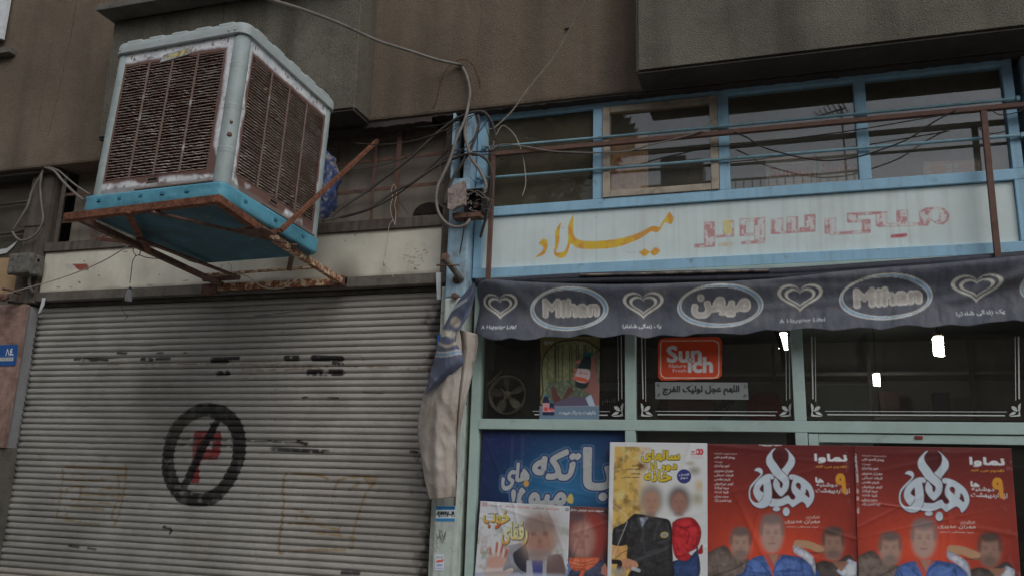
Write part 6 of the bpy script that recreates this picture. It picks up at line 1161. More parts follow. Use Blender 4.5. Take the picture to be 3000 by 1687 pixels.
def paint_yellow(cv):
    z = lambda pts: Q(1780, 1290, 3.65, pts); cv.a[:] = C(186, 194, 204)
    inn = cv.poly(z([(75, 70), (90, 60), (850, 75), (870, 200), (1010, 215), (1022, 240), (1018, 1460), (38, 1460)])); ph = Canvas(cv.x0, cv.x1, cv.z0, cv.z1, cv.res, cv.Y); H, W = cv.H, cv.W
    xx = np.linspace(0, 1, W)[None, :, None]; n1 = nz(cv, 26, 4, 2)[..., None]; n2 = nz(cv, 12, 3, 3)[..., None]
    ph.a[:] = np.array(C(196, 186, 180)); yel = np.array(C(190, 150, 82))*(1-np.clip((n1-.5)*4, 0, 1))+np.array(C(104, 72, 44))*np.clip((n1-.5)*4, 0, 1); yel = yel*(1-.5*np.clip((n2-.55)*4, 0, 1))+.5*np.array(C(216, 190, 130))*np.clip((n2-.55)*4, 0, 1)
    wgt = np.clip((.42-xx)*5+.3+(n1-.5)*1.4, 0, 1); ph.a = ph.a*(1-wgt)+yel*wgt
    for x, y, rx, ry, c_ in ((930, 320, 60, 40, C(120, 110, 100)), (980, 480, 40, 60, C(176, 150, 110)), (960, 620, 60, 60, C(130, 120, 80)), (880, 240, 50, 20, C(150, 140, 120)), (960, 760, 50, 40, C(210, 208, 204)), (120, 1180, 90, 80, C(196, 130, 90))): q_ = z([(x, y)])[0]; ph.put(ph.blob(q_[0], q_[1], rx/3.65, ry/3.65, .5), c_, .8)
    body = lambda pts, c_, a_=1: vol(ph, ph.poly(z(pts), True), c_, 8, .8, 9, len(pts))
    body([(690, 880), (760, 830), (900, 820), (980, 900), (1003, 1000), (960, 1140), (870, 1200), (960, 1260), (900, 1300), (740, 1260), (690, 1100)], C(150, 38, 42)); body([(690, 1290), (760, 1270), (850, 1280), (960, 1180), (970, 1460), (680, 1460)], C(44, 58, 92)); ph.put(ph.stroke(z([(960, 1140), (950, 1280), (900, 1340)]), 5, True), C(44, 58, 92)); ph.put(ph.stroke(z([(700, 900), (860, 960), (850, 1100)]), 2, True), C(96, 22, 28), .8); ph.put(ph.stroke(z([(700, 870), (820, 930), (900, 910)]), 2.4, True), C(100, 24, 28), .7)
    body([(1000, 1110), (1020, 1120), (1020, 1200), (960, 1200)], C(160, 40, 36))
    jk = C(42, 41, 42); body([(180, 880), (260, 800), (320, 780), (560, 820), (660, 850), (690, 960), (690, 1100), (700, 1300), (680, 1460), (260, 1460), (240, 1400), (330, 1330), (210, 1260), (210, 1100), (50, 1110), (60, 960), (110, 910)], jk); body([(50, 1000), (70, 930), (140, 920), (200, 1000), (200, 1110), (60, 1110)], jk)
    for s_, w_ in (([(320, 830), (380, 960), (360, 1080)], 5), ([(560, 860), (520, 960), (500, 1060)], 4), ([(640, 900), (660, 1040), (600, 1080), (540, 1090)], 4), ([(260, 1300), (420, 1230), (560, 1180), (640, 1140)], 7), ([(400, 1200), (540, 1160)], 4), ([(100, 960), (180, 950)], 4), ([(380, 1060), (400, 1200)], 3)): ph.put(blurm(ph.stroke(z(s_), w_, True), 1), C(74, 74, 76), .75)
    ph.put(ph.ell(*z([(250, 1085)])[0], 14, 19), C(56, 50, 48)); ph.put(ph.ell(*z([(255, 1085)])[0], 10, 15), C(40, 36, 36)); body([(340, 820), (430, 820), (400, 870), (370, 920)], C(150, 156, 170)); ph.put(ph.ell(*z([(608, 1005)])[0], 12, 9, -10), C(166, 144, 84)); ph.put(ph.ell(*z([(608, 1005)])[0], 8, 6, -10), C(120, 124, 130))
    ph.put(ph.stroke(z([(130, 1310), (200, 1290), (290, 1320)]), 17, True), C(170, 122, 96)); 
    for x in (150, 190, 230): ph.put(ph.stroke(z([(x, 1340), (x+14, 1370)]), 8), C(160, 112, 88)); ph.put(ph.stroke(z([(x+16, 1340), (x+26, 1366)]), 1.5), C(96, 60, 48), .8)
    ph.put(ph.stroke(z([(270, 1365), (335, 1385)]), 9), C(150, 156, 160)); ph.put(ph.stroke(z([(50, 1290), (130, 1300), (120, 1360)]), 12, True), C(36, 30, 32)); ph.put(ph.stroke(z([(80, 1260), (150, 1200), (225, 1160)]), 1.6), C(60, 50, 48)); ph.put(ph.stroke(z([(60, 1240), (210, 870), (190, 790), (60, 690)]), 1.6), C(206, 196, 176), .7); ph.put(ph.blob(*z([(120, 1400)])[0], 22, 12, .3), C(130, 126, 122), .8)
    # two heads, plain and soft like the blurred faces of the print
    for (x, y, w_, h_, sk, hr) in ((470, 640, 200, 280, C(150, 116, 98), C(112, 104, 96)), (765, 650, 190, 260, C(142, 104, 92), C(62, 48, 46))):
        q_ = z([(x, y)])[0]; w_, h_ = w_/3.65, h_/3.65; ph.put(ph.blob(q_[0], q_[1]-h_*.06, w_*.62, h_*.56, .25), hr, .95); ph.put(ph.blob(q_[0], q_[1]+h_*.06, w_*.44, h_*.46, .15), sk, 1)
        for s_ in (-1, 1): ph.put(ph.blob(q_[0]+s_*w_*.17, q_[1]+h_*.0, w_*.07, h_*.03, .4), C(60, 44, 40), .8)
        ph.put(ph.blob(q_[0], q_[1]+h_*.14, w_*.06, h_*.07, .4), tuple(c*.7 for c in sk), .7); ph.put(ph.stroke([(q_[0]-w_*.14, q_[1]+h_*.27), (q_[0]+w_*.14, q_[1]+h_*.26)], 2), C(110, 60, 56), .8); ph.put(ph.blob(q_[0], q_[1]+h_*.52, w_*.3, h_*.08, .4), tuple(c*.6 for c in sk), .8)
    for x, y in ((470, 640), (765, 650)): q_ = z([(x, y)])[0]; soften(ph, q_[0], q_[1], 36, 46, 2.2)
    cv.a = cv.a*(1-inn[..., None])+ph.a*inn[..., None]
    yl, dk = C(212, 160, 44), C(60, 44, 34)
    for s_, q_ in (('سالهای', [(360, 100), (770, 110), (765, 225), (365, 225)]), ('دور از', [(440, 225), (740, 230), (735, 320), (445, 320)]), ('خانه', [(400, 315), (680, 310), (680, 432), (395, 428)])):
        m = cv.text(s_, z(q_), None, bold=1.7, ret=True); cv.put(np.clip(dilate(m, cv.pxs(4)), 0, 1), C(196, 190, 184)); cv.put(np.maximum(dilate(m, cv.pxs(1.8)), np.roll(np.roll(m, 2, 0), 1, 1)), dk); cv.put(m, yl)
    for s_, q_ in (('کارگردان', [(262, 250), (352, 250), (352, 274), (262, 274)]), ('مجید صالحی', [(185, 288), (350, 286), (350, 314), (185, 314)]), ('تهیه کننده', [(250, 342), (346, 340), (346, 362), (250, 362)]), ('مجید مطلبی', [(145, 378), (342, 378), (342, 398), (145, 400)])): cv.text(s_, z(q_), C(44, 34, 30), bold=.6)
    cv.put(cv.ell(*z([(818, 380)])[0], 21, 21), C(46, 50, 104)); cv.text('فصل', z([(765, 345), (870, 345), (870, 375), (765, 375)]), C(190, 196, 206), bold=.8); cv.text('دوم', z([(780, 388), (856, 388), (852, 414), (784, 414)]), C(190, 196, 206), bold=.8)
    rd_ = C(170, 42, 48)
    for cx in (968, 1000): m = cv.ell(*z([(cx, 118)])[0], 7, 9.5)*(1-cv.ell(*z([(cx-6, 118)])[0], 3, 4.5)); cv.put(m, rd_)
    cv.put(cv.poly(z([(895, 108), (930, 108), (930, 128), (895, 128)])), rd_, .8); cv.put(cv.stroke(z([(892, 145), (945, 145)]), 2.4), rd_, .8)
    for y in (172, 184): cv.put(cv.stroke(z([(892, y), (1022, y)]), 1), rd_, .6)
py = sheet('poster', [(1787, 1294), (2072, 1297), (2073, 1700), (1779, 1700)], YP-.004, .0024, paint_yellow, seed=9); tag(py, 'white bordered film poster with yellow title and two riders on a motorbike', 'poster')
def paint_white(cv):
    z = lambda pts: Q(1390, 1460, 6.283, pts); H, W = cv.H, cv.W; n1 = nz(cv, 30, 4, 5)[..., None]; n2 = nz(cv, 16, 3, 6)[..., None]; yy = np.linspace(0, 1, H)[:, None, None]
    base = np.array(C(178, 178, 180)); grn = np.array(C(112, 120, 92)); k = np.clip((n1-.5)*5, 0, 1)*np.clip((yy-.22)*4, 0, 1); cv.a[:] = base*(1-k)+grn*k; k2 = np.clip((n2-.6)*6, 0, 1)*np.clip((yy-.3)*4, 0, 1); cv.a = cv.a*(1-.6*k2)+.6*k2*np.array(C(150, 128, 112))
    cv.put(cv.poly(z([(560, 880), (640, 850), (760, 830), (880, 820), (1000, 1000), (1400, 1100), (1600, 1000), (1660, 1200), (1660, 1440), (500, 1440), (540, 1100)]), True), C(84, 82, 96), .6); cv.put(cv.poly(z([(700, 1000), (940, 860), (1000, 1200), (900, 1400), (760, 1240)]), True), C(46, 44, 54)); cv.put(cv.stroke(z([(760, 870), (700, 1020), (690, 1100), (820, 1300), (960, 1400)]), 3, True), C(130, 134, 140), .9)
    cv.put(cv.poly(z([(960, 1130), (1050, 1130), (1080, 1440), (960, 1440)])), C(150, 152, 158)); cv.put(cv.poly(z([(1060, 1130), (1260, 1130), (1240, 1440), (1090, 1440)])), C(56, 62, 120)); cv.put(cv.poly(z([(1270, 1130), (1340, 1130), (1330, 1440), (1250, 1440)])), C(150, 148, 152)); cv.put(cv.poly(z([(1340, 1050), (1560, 1020), (1650, 1200), (1650, 1440), (1350, 1440)]), True), C(96, 78, 76))
    cv.put(blurm(cv.poly(z([(0, 1340), (300, 1330), (700, 1360), (1660, 1400), (1660, 1440), (0, 1440)])), 3), C(160, 164, 178), .9)
    cv.put(cv.blob(*z([(1210, 640)])[0], 62, 78, .35), C(140, 126, 118), .9); cv.put(cv.blob(*z([(1200, 700)])[0], 44, 62, .2), C(148, 112, 98)); cv.put(cv.blob(*z([(1200, 470)])[0], 46, 26, .3), C(120, 104, 98), .9)
    for s_ in (-1, 1): cv.put(cv.blob(*z([(1200+s_*110, 650)])[0], 8, 3.4, .4), C(70, 48, 42), .8); cv.put(cv.stroke(z([(1200+s_*60, 600), (1200+s_*160, 600)]), 2.4), C(84, 64, 58), .6)
    cv.put(cv.blob(*z([(1200, 780)])[0], 6, 10, .4), C(112, 80, 70), .7); cv.put(cv.stroke(z([(1130, 880), (1270, 880)]), 3), C(120, 66, 60), .8); cv.put(cv.blob(*z([(1200, 1010)])[0], 34, 12, .4), C(120, 110, 108), .8)
    soften(cv, *z([(1200, 720)])[0], 46, 66, 2.5)
    sk, pd = C(176, 138, 124), C(150, 76, 66)
    cv.put(cv.poly(z([(200, 1280), (230, 1140), (270, 1060), (330, 1080), (420, 1070), (500, 1080), (570, 1130), (530, 1260), (540, 1330), (620, 1290), (690, 1270), (720, 1300), (690, 1360), (560, 1420), (220, 1420)]), True), C(172, 156, 152)); cv.put(cv.poly(z([(260, 1080), (400, 1060), (520, 1100), (520, 1240), (240, 1250)]), True), sk)
    for a_, b_, w_ in (((300, 1090), (292, 900), 8), ((390, 1080), (418, 810), 9), ((470, 1090), (528, 810), 10), ((540, 1160), (608, 920), 10)):
        cv.put(cv.stroke(z([a_, b_]), w_), C(178, 140, 126)); cv.put(cv.stroke(z([((a_[0]*.6+b_[0]*.4), (a_[1]*.6+b_[1]*.4)), (b_[0], b_[1]+14)]), w_*.55), pd, .9)
    def word(s, q_, c0, c1, b):
        m = cv.text(s, z(q_), None, bold=b, ret=True); cv.put(np.roll(np.roll(dilate(m, 1), 1, 0), 1, 1), C(50, 44, 40)); cv.put(m, c0); xx = np.linspace(0, 1, W)[None]; yv = np.linspace(0, 1, H)[:, None]; cv.put(m*np.clip((yv*1.0-c1[1])*c1[2], 0, 1), c1[0])
    word('خوب', [(165, 220), (660, 220), (600, 545), (165, 520)], C(196, 168, 84), (C(176, 84, 44), .22, 12), 1.8); cv.put(cv.text('ب', z([(165, 285), (520, 285), (500, 530), (165, 530)]), None, bold=1.4, ret=True), C(150, 58, 40), .0)
    word('رفقای', [(500, 430), (990, 420), (960, 850), (500, 830)], C(196, 180, 130), (C(206, 128, 44), .42, 9), 2.0)
    cv.put(cv.poly(z([(140, 60), (240, 60), (240, 145), (140, 140)])), C(168, 120, 122), .6)
    for k, (x0_, x1_, c_) in enumerate(((285, 505, 0), (560, 760, 1), (800, 1030, 1), (1070, 1280, 2), (1320, 1560, 1))): y = 85+(x0_)*.055; cv.text(('نوید محمدزاده', 'ساغر بخشی', 'داریوش اسدزاده', 'محمد قاسمی', 'حسین سلیمانی')[k], z([(x0_, y), (x1_, y+12), (x1_, y+50), (x0_, y+38)]), (C(96, 90, 92), C(170, 70, 60), C(80, 76, 78))[c_], bold=.3, al=.8)
    cv.text('مجتبی طباطبایی', z([(250, 255), (450, 258), (450, 290), (250, 286)]), C(60, 56, 58), bold=.4); cv.put(cv.poly(z([(1675, 165), (1735, 170), (1735, 225), (1675, 220)])), C(60, 60, 70), .9); cv.put(cv.ell(*z([(1705, 195)])[0], 3, 3), C(150, 150, 160))
pw = sheet('poster', [(1408, 1466), (1669, 1482), (1662, 1700), (1390, 1700)], YP-.004, .0024, paint_white, seed=10); tag(pw, 'pale film poster with a raised open hand and golden lettering, bottom left', 'poster')
def paint_dark(cv):
    z = lambda pts: Q(1390, 1460, 6.283, pts); cv.a[:] = C(70, 62, 64); cv.a *= (.85+.3*nz(cv, 20, 3, 4))[..., None]
    cv.put(cv.poly(z([(1690, 1220), (1780, 1100), (1780, 1440), (1690, 1440)])), C(90, 110, 150)); cv.put(cv.blob(*z([(2430, 700)])[0], 14, 90, .3), C(26, 24, 28))
    cv.put(cv.blob(*z([(2060, 560)])[0], 56, 66, .3), C(120, 58, 48)); cv.put(cv.blob(*z([(2240, 700)])[0], 24, 70, .4), C(130, 50, 44), .9); cv.put(cv.blob(*z([(1990, 740)])[0], 36, 58, .2), C(148, 110, 100)); cv.put(cv.blob(*z([(1900, 330)])[0], 24, 16, .5), C(80, 70, 74), .8)
    for s_ in (-1, 1): cv.put(cv.blob(*z([(1980+s_*90, 690)])[0], 6, 3, .4), C(56, 40, 38), .8)
    cv.put(cv.blob(*z([(1975, 800)])[0], 5, 8, .4), C(110, 76, 68), .7); cv.put(cv.stroke(z([(1920, 890), (2030, 890)]), 2.4), C(120, 52, 50), .8)
    soften(cv, *z([(2040, 700)])[0], 50, 66, 3)
    vol(cv, cv.poly(z([(1720, 1440), (1780, 1300), (1880, 1230), (2300, 1100), (2420, 1440)]), True), C(54, 58, 74), 8, .7); vol(cv, cv.poly(z([(1740, 1080), (2280, 1080), (2240, 1200), (2100, 1300), (1980, 1330), (1800, 1300), (1750, 1200)]), True), C(196, 92, 66), 6, .6); cv.put(cv.poly(z([(1960, 1320), (2050, 1310), (1990, 1440), (1920, 1440)])), C(180, 84, 58))
    for s_ in ([(1780, 1130), (2000, 1180), (2220, 1120)], [(1760, 1210), (1980, 1240), (2180, 1190)], [(1800, 1270), (2000, 1290)]): cv.put(cv.stroke(z(s_), 2.4, True), C(140, 58, 42), .8)
    cv.put(cv.poly(z([(2340, 1260), (2400, 1180), (2460, 1300), (2460, 1440), (2330, 1370)])), C(150, 100, 84)); cv.text('سریال جدید نمایش خانگی', z([(1740, 175), (2370, 205), (2370, 240), (1740, 225)]), C(180, 176, 174), bold=.8)
pd_ = sheet('poster', [(1655, 1480), (1784, 1486), (1780, 1700), (1655, 1700)], YP-.0015, .0024, paint_dark, seed=11); tag(pd_, 'dark film poster with an orange scarf, overlapped by the pale hand poster', 'poster')
# juice poster, brand sticker, prayer sticker on the inside of the upper panes
def paint_cola(cv):
    z = lambda pts: Q(1380, 960, 4.83, pts); cv.a[:] = C(94, 88, 52); n1 = nz(cv, 14, 4, 2)[..., None]
    arch = cv.poly(z([(1030, 900), (1010, 600), (1030, 430), (1090, 330), (1200, 230), (1400, 180), (1600, 190), (1730, 260), (1830, 400), (1830, 1110), (1040, 1110)]), True); rim = dilate(arch, cv.pxs(4)); cv.put(cv.poly(z([(985, 180), (1040, 500), (1030, 900), (985, 1000)])), C(120, 112, 74), .6); cv.put(rim, C(30, 26, 22))
    ph = np.zeros_like(cv.a); ph[:] = np.array(C(104, 104, 72))*(.5+n1); tmp = Canvas(cv.x0, cv.x1, cv.z0, cv.z1, cv.res, cv.Y); tmp.a = ph; rr = random.Random(2)
    tmp.put(tmp.poly(z([(1040, 760), (1830, 700), (1830, 1110), (1040, 1110)])), C(70, 80, 70), .8); tmp.put(np.clip((nz(cv, 6, 3, 4)-.5)*5, 0, 1), C(130, 134, 104), .45)
    for k in range(26):
        x = rr.uniform(1060, 1800); tmp.put(tmp.stroke(z([(x, 240), (x+rr.uniform(-10, 10), rr.uniform(680, 800))]), rr.uniform(.8, 3)), C(44, 38, 30), rr.uniform(.5, .95))
    pb = lambda pts, c_, a_=1: tmp.put(tmp.poly(z(pts), True), c_, a_)
    pb([(1130, 840), (1180, 830), (1230, 940), (1280, 1010), (1300, 1100), (1180, 1100)], C(84, 54, 50)); pb([(1380, 840), (1430, 840), (1440, 900), (1360, 980), (1330, 1060), (1280, 1040)], C(84, 54, 50)); pb([(1180, 1060), (1400, 980), (1600, 980), (1740, 1060), (1740, 1110), (1180, 1110)], C(84, 74, 92)); pb([(1620, 990), (1700, 940), (1740, 1000), (1760, 1110), (1680, 1110)], C(150, 164, 176))
    pb([(1700, 440), (1730, 390), (1760, 440), (1770, 600), (1800, 780), (1830, 900), (1830, 1110), (1760, 1100), (1700, 950), (1600, 870), (1660, 780), (1690, 600)], C(124, 84, 78)); 
    for a_, b_ in (((1500, 480), (1540, 480)), ((1470, 590), (1510, 600)), ((1460, 650), (1500, 660)), ((1450, 710), (1490, 720))): tmp.put(tmp.stroke(z([a_, b_]), 9), C(156, 100, 90))
    pb([(1590, 345), (1710, 350), (1715, 400), (1590, 400)], C(38, 84, 92)); pb([(1600, 400), (1690, 400), (1700, 520), (1690, 600), (1640, 840), (1480, 820), (1500, 620), (1540, 500)], C(34, 44, 44)); pb([(1510, 570), (1680, 600), (1640, 770), (1470, 730)], C(176, 160, 160)); pb([(1480, 680), (1640, 720), (1630, 770), (1470, 730)], C(186, 84, 60)); tmp.text('سن ایچ', z([(1535, 610), (1660, 635), (1650, 665), (1530, 640)]), C(180, 50, 50), bold=.7)
    cv.a = cv.a*(1-arch[..., None])+tmp.a*arch[..., None]
    cv.put(cv.poly(z([(960, 1112), (1815, 1102), (1812, 1300), (960, 1300)])), C(96, 112, 128)); cv.put(cv.stroke(z([(960, 1112), (1815, 1102)]), 1.5), C(140, 150, 160), .8)
    cv.text('باکیفیت، به رنگ طبیعت', z([(1250, 1165), (1760, 1165), (1760, 1225), (1250, 1230)]), C(176, 182, 188), bold=.8)
    for x0_, w_, y0_ in ((1012, 95, 940), (1108, 70, 1030)):
        cv.put(cv.poly(z([(x0_+w_*.25, y0_), (x0_+w_*.8, y0_), (x0_+w_*.8, y0_+30), (x0_+w_*.25, y0_+30)])), C(50, 100, 120)); cv.put(cv.poly(z([(x0_+w_*.2, y0_+30), (x0_+w_*.8, y0_+30), (x0_+w_, y0_+100), (x0_+w_, 1235), (x0_, 1235), (x0_, y0_+100)])), C(34, 38, 62)); cv.put(cv.poly(z([(x0_, y0_+120), (x0_+w_, y0_+120), (x0_+w_, 1185), (x0_, 1185)])), C(176, 130, 134)); cv.put(cv.ell(*z([(x0_+w_/2, 1145)])[0], w_/14, w_/16), C(180, 70, 66))
    cv.text('ریبج', z([(1035, 185), (1160, 185), (1150, 232), (1040, 235)]), C(150, 146, 130), bold=1.2, al=.8)
jc = sheet('poster', [(1583, 985), (1757, 985), (1755, 1228), (1580, 1229)], 4.4945, .0024, paint_cola, wav=.0004); tag(jc, 'juice poster with a bottle held up in a forest inside the upper left pane', 'poster')
def rsheet(name, pts4, Y, res, paint, rad, base, lab, cat):
    """rounded sticker"""
    o = sheet(name, pts4, Y, res, paint, base=base, wav=0, thick=.0008); return tag(o, lab, cat)
def paint_sun(cv):
    z = lambda pts: Q(1840, 960, 4.83, pts); cv.a[:] = C(196, 64, 34)
    o = cv.poly(z([(480, 180), (1210, 172), (1280, 200), (1292, 250), (1290, 650), (1260, 700), (1200, 712), (520, 712), (470, 680), (455, 630), (455, 230)]), False); i_ = cv.poly(z([(485, 190), (1205, 183), (1268, 210), (1280, 255), (1278, 645), (1250, 690), (1195, 700), (525, 700), (482, 672), (467, 625), (467, 235)])); cv.put(np.clip(o-i_, 0, 1), C(196, 180, 168))
    w_ = C(192, 188, 182); cv.text('Sun', z([(555, 265), (1035, 250), (1030, 478), (560, 482)]), w_, bold=2.6); cv.text('ich', z([(855, 420), (1190, 420), (1190, 622), (855, 624)]), w_, bold=3.0); cv.text('Nature', z([(578, 510), (822, 512), (822, 558), (578, 560)]), w_, bold=.9); cv.text('Fresh', z([(634, 580), (824, 580), (824, 622), (634, 625)]), w_, bold=.9)
    cv.put(cv.poly(z([(880, 405), (920, 447), (880, 490), (838, 447)])), C(150, 48, 28)); cv.put(cv.poly(z([(880, 417), (909, 447), (880, 477), (850, 447)])), w_)
# cut the corners of the orange sticker round by building it as a rounded plate under a printed face
def rounded_sticker(name, x0, y0, x1, y1, rpx, Y, paint, base, lab, cat, skew=0):
    pts = []
    for cx, cy, a0 in ((x1-rpx, y0+rpx, -90), (x1-rpx, y1-rpx, 0), (x0+rpx, y1-rpx, 90), (x0+rpx, y0+rpx, 180)):
        for k in range(7): t = math.radians(a0+90*k/6); pts.append((cx+rpx*math.cos(t), cy+rpx*math.sin(t)+skew*(cx-x0)))
    c = [P(x, y, Y) for x, y in pts]; cv = Canvas(min(p[0] for p in c), max(p[0] for p in c), min(p[2] for p in c), max(p[2] for p in c), .0022, Y, base); paint(cv); m, n = cv.W, cv.H
    X, Z = np.meshgrid(np.linspace(cv.x0, cv.x1, m), np.linspace(cv.z1, cv.z0, n)); mask = cv._poly(cv.map(pts)) > .5; keep = mask[:-1, :-1] & mask[1:, 1:] & mask[:-1, 1:] & mask[1:, :-1]
    G = np.stack([X, np.full_like(X, Y), Z], -1); o = grid_obj(name, G, cv.sample(X, Z), m_print, None, keep=keep); return tag(o, lab, cat)
rounded_sticker('brand_sticker', 1927, 990, 2116, 1115, 17, 4.4945, paint_sun, C(196, 64, 34), 'orange rounded sticker with white lettering at the top of the middle pane', 'sticker', skew=-.03)
def paint_pray(cv):
    z = lambda pts: Q(1840, 960, 4.83, pts); cv.text('اللّهم عجّل لولیّک الفرج'.replace('ّ', ''), z([(495, 822), (1570, 815), (1570, 948), (495, 948)]), C(30, 30, 32), bold=1.6)
    for x in (1195, 1500, 905): cv.put(cv.stroke(z([(x-12, 812), (x+12, 800)]), 1.4), C(30, 30, 32), .9)
    for x, y in ((428, 808), (428, 948), (1655, 820), (1655, 965)): cv.put(cv.ell(*z([(x, y)])[0], 6, 6)*np.clip((nz(cv, 3, 2, 3)-.4)*6, 0, 1), C(60, 60, 62), .9)
ps_ = sheet('prayer_sticker', [(1919, 1118), (2190, 1120), (2193, 1170), (1920, 1168)], 4.4945, .002, paint_pray, base=C(112, 114, 112), wav=0); tag(ps_, 'pale strip sticker with black Arabic lettering under the orange sticker', 'sticker')

# ================================================================== INSIDE THE SHOP
fn = thing('exhaust_fan', 'dusty five blade exhaust fan mounted behind the upper left pane', 'fan', loc=tuple(P(1487, 1156, 4.62)))
fc = P(1487, 1156, 4.62); fr = .108*1.0
Mx = Matrix.Translation(fc) @ Matrix.Rotation(math.radians(90), 4, 'X')
lathe('shroud', [(fr*1.02, -.03), (fr*1.08, .0), (fr*1.06, .02), (fr*.99, .02), (fr*.97, -.03)], m_fan, fn, 36, Mx)
lathe('hub', [(.0001, .03), (.022, .03), (.024, .0), (.0001, -.01)], m_fan, fn, 20, Mx)
for k in range(5):
    a_ = 2*math.pi*k/5+.35; V = []
    for r_, w0 in ((.022, .012), (.05, .034), (.08, .046), (.10, .036), (.104, .01)):
        for s_, tz in ((-1, -.012), (1, .014)): th = a_+s_*w0/r_*.5+.10; V.append((fc[0]+r_*math.cos(th), fc[1]+tz*min(1, r_/.05), fc[2]+r_*math.sin(th)))
    V += [(x, y+.002, z) for x, y, z in V]; Fc = [(2*i, 2*i+1, 2*i+3, 2*i+2) for i in range(4)]+[(10+2*i, 12+2*i, 13+2*i, 11+2*i) for i in range(4)]; mesh_obj('blade', V, Fc, m_fan, fn)
for k in range(3): a_ = 2*math.pi*k/3+.2; beam('arm', (fc[0], fc[1]-.034, fc[2]), (fc[0]+fr*.42*math.cos(a_), fc[1]-.034, fc[2]+fr*.42*math.sin(a_)), .006, .004, surf('brass_arm', C(170, 140, 110), .4, metal=.5), fn)
box('housing', fc[0]-.135, fc[0]+.135, 4.655, 4.67, fc[2]-.14, fc[2]+.15, m_darkin, fn, .003); beam('brace', P(1425, 1130, 4.60), P(1470, 1086, 4.60), .012, .01, m_fan, fn)
bs_ = thing('dark_shelf_side', 'dark cupboard side beside the exhaust fan behind the glass', 'cupboard', loc=(-1.25, 4.8, 0)); box('side', -1.58, -1.30, 4.68, 4.70, .3, 2.6, m_darkin, bs_, 0); box('edge', -1.29, -1.27, 4.60, 5.0, .3, 2.6, m_darkin, bs_, .002)
bulb_m = emit('lit_tube', (1.0, .98, .90), 45.0)
def cfl(px, py, Y, hpx, lab, tilt=0):
    t = thing('energy_saving_lamp', lab, 'lamp', 'lit spiral lamps inside the shop', loc=tuple(P(px, py, Y))); c = P(px, py, Y); h = hpx/2400*Y*.80; r_ = h*.22
    pts = []
    for k in range(6*12+1): a_ = 2*math.pi*k/12; pts.append(np.array([c[0]+r_*math.cos(a_), c[1]+r_*math.sin(a_), c[2]-h/2+h*k/72]))
    V, Fc = tube_geo(pts, h*.062, 8); mesh_obj('spiral_tube', V, Fc, bulb_m, t, True); lathe('base', [(r_*1.05, h*.56), (r_*1.1, h*.62), (r_*.8, h*.85), (r_*.4, h*.95), (.0001, h)], m_greyframe, t, 16, Matrix.Translation(c)); tube('cord', [c+np.array([0, 0, h*.95]), np.array([c[0], c[1], 2.98])], .004, m_cable_black, t, n=2, sides=6); return t
cfl(2749, 1014, 5.9, 60, 'large lit spiral lamp behind the right pane under the awning edge'); cfl(2568, 1112, 7.6, 38, 'small lit spiral lamp hanging lower and further back in the right pane'); cfl(2294, 1000, 5.6, 54, 'lit lamp partly hidden by the mullion at the right of the middle pane')
tag(tube('black_strap', pxpath([(2272, 965), (2285, 1000), (2294, 1040), (2300, 1085)], 4.60), .013, m_cable_black), 'black strap hanging across the lamp behind the middle pane', 'strap')
wb = tag(box('white_board', wx(2392, 1160, 5.3), wx(2550, 1160, 5.3), 5.3, 5.33, wz(2470, 1212, 5.3)-.3, wz(2470, 1124, 5.3), surf('board_white', C(165, 170, 166), .6, var=.12), bev=.004), 'pale board standing behind the lower left corner of the right pane', 'board')
sl = thing('shop_shelving', 'dim wall shelving at the back of the shop behind the glass', 'shelves', loc=(0.3, 8.3, 0))
for z in (.6, 1.0, 1.4, 1.8, 2.2, 2.6): box('shelf', -1.6, 4.2, 8.1, 8.55, z, z+.03, m_wallin, sl, 0)
for x in np.linspace(-1.6, 4.2, 8): box('upright', x-.015, x+.015, 8.08, 8.1, 0, 2.9, m_darkin, sl, 0)
rr = random.Random(8); pk = [surf('pack_red', (.05, .014, .014), .5), surf('pack_blue', (.014, .02, .036), .5), surf('pack_yellow', (.05, .042, .02), .5), surf('pack_white', (.07, .07, .066), .5), surf('pack_green', (.02, .034, .022), .5)]
for k in range(30):
    x = rr.uniform(-1.4, 3.6); z = rr.choice((1.03, 1.43, 1.83, 2.23)); w_ = rr.uniform(.08, .2); pk_o = box('package', x, x+w_, 8.2, 8.3, z, z+rr.uniform(.12, .3), pk[k % 5], None, .004); tag(pk_o, f'dim {("red", "blue", "yellow", "white", "green")[k % 5]} package on the back shelves of the shop', 'package', 'packages on the back shelves')
cb = thing('ice_cream_freezer', 'long pale chest freezer with red and dark stickers behind the middle pane', 'freezer', loc=tuple(P(2080, 1230, 5.0)))
fx0, fx1, fz1 = wx(1862, 1200, 5.0), wx(2300, 1200, 5.0), wz(2080, 1122, 5.0)
def paint_fr(cv):
    cv.a[:] = C(92, 90, 86); cv.put(cv.blob(1885, 1190, 22, 30, .2), C(90, 28, 28), .9); cv.put(cv.poly([(1932, 1170), (2040, 1168), (2100, 1180), (2060, 1225), (1930, 1225)], True), C(84, 32, 30), .9); cv.put(cv.poly([(2080, 1210), (2120, 1170), (2160, 1172), (2110, 1228), (2070, 1228)]), C(36, 30, 32), .9); cv.text('MILK', [(2118, 1196), (2160, 1168), (2166, 1178), (2124, 1208)], C(120, 110, 104), bold=.8, al=.8)
    cv.put(cv.poly([(2190, 1170), (2210, 1152), (2260, 1148), (2285, 1165), (2286, 1226), (2196, 1226)], True), C(112, 34, 32), .95); cv.put(cv.poly([(1930, 1168), (1955, 1166), (1960, 1225), (1930, 1225)]), C(40, 34, 32), .8); cv.put(cv.stroke([(2210, 1195), (2240, 1180), (2280, 1190)], 2, True), C(70, 22, 22), .8)
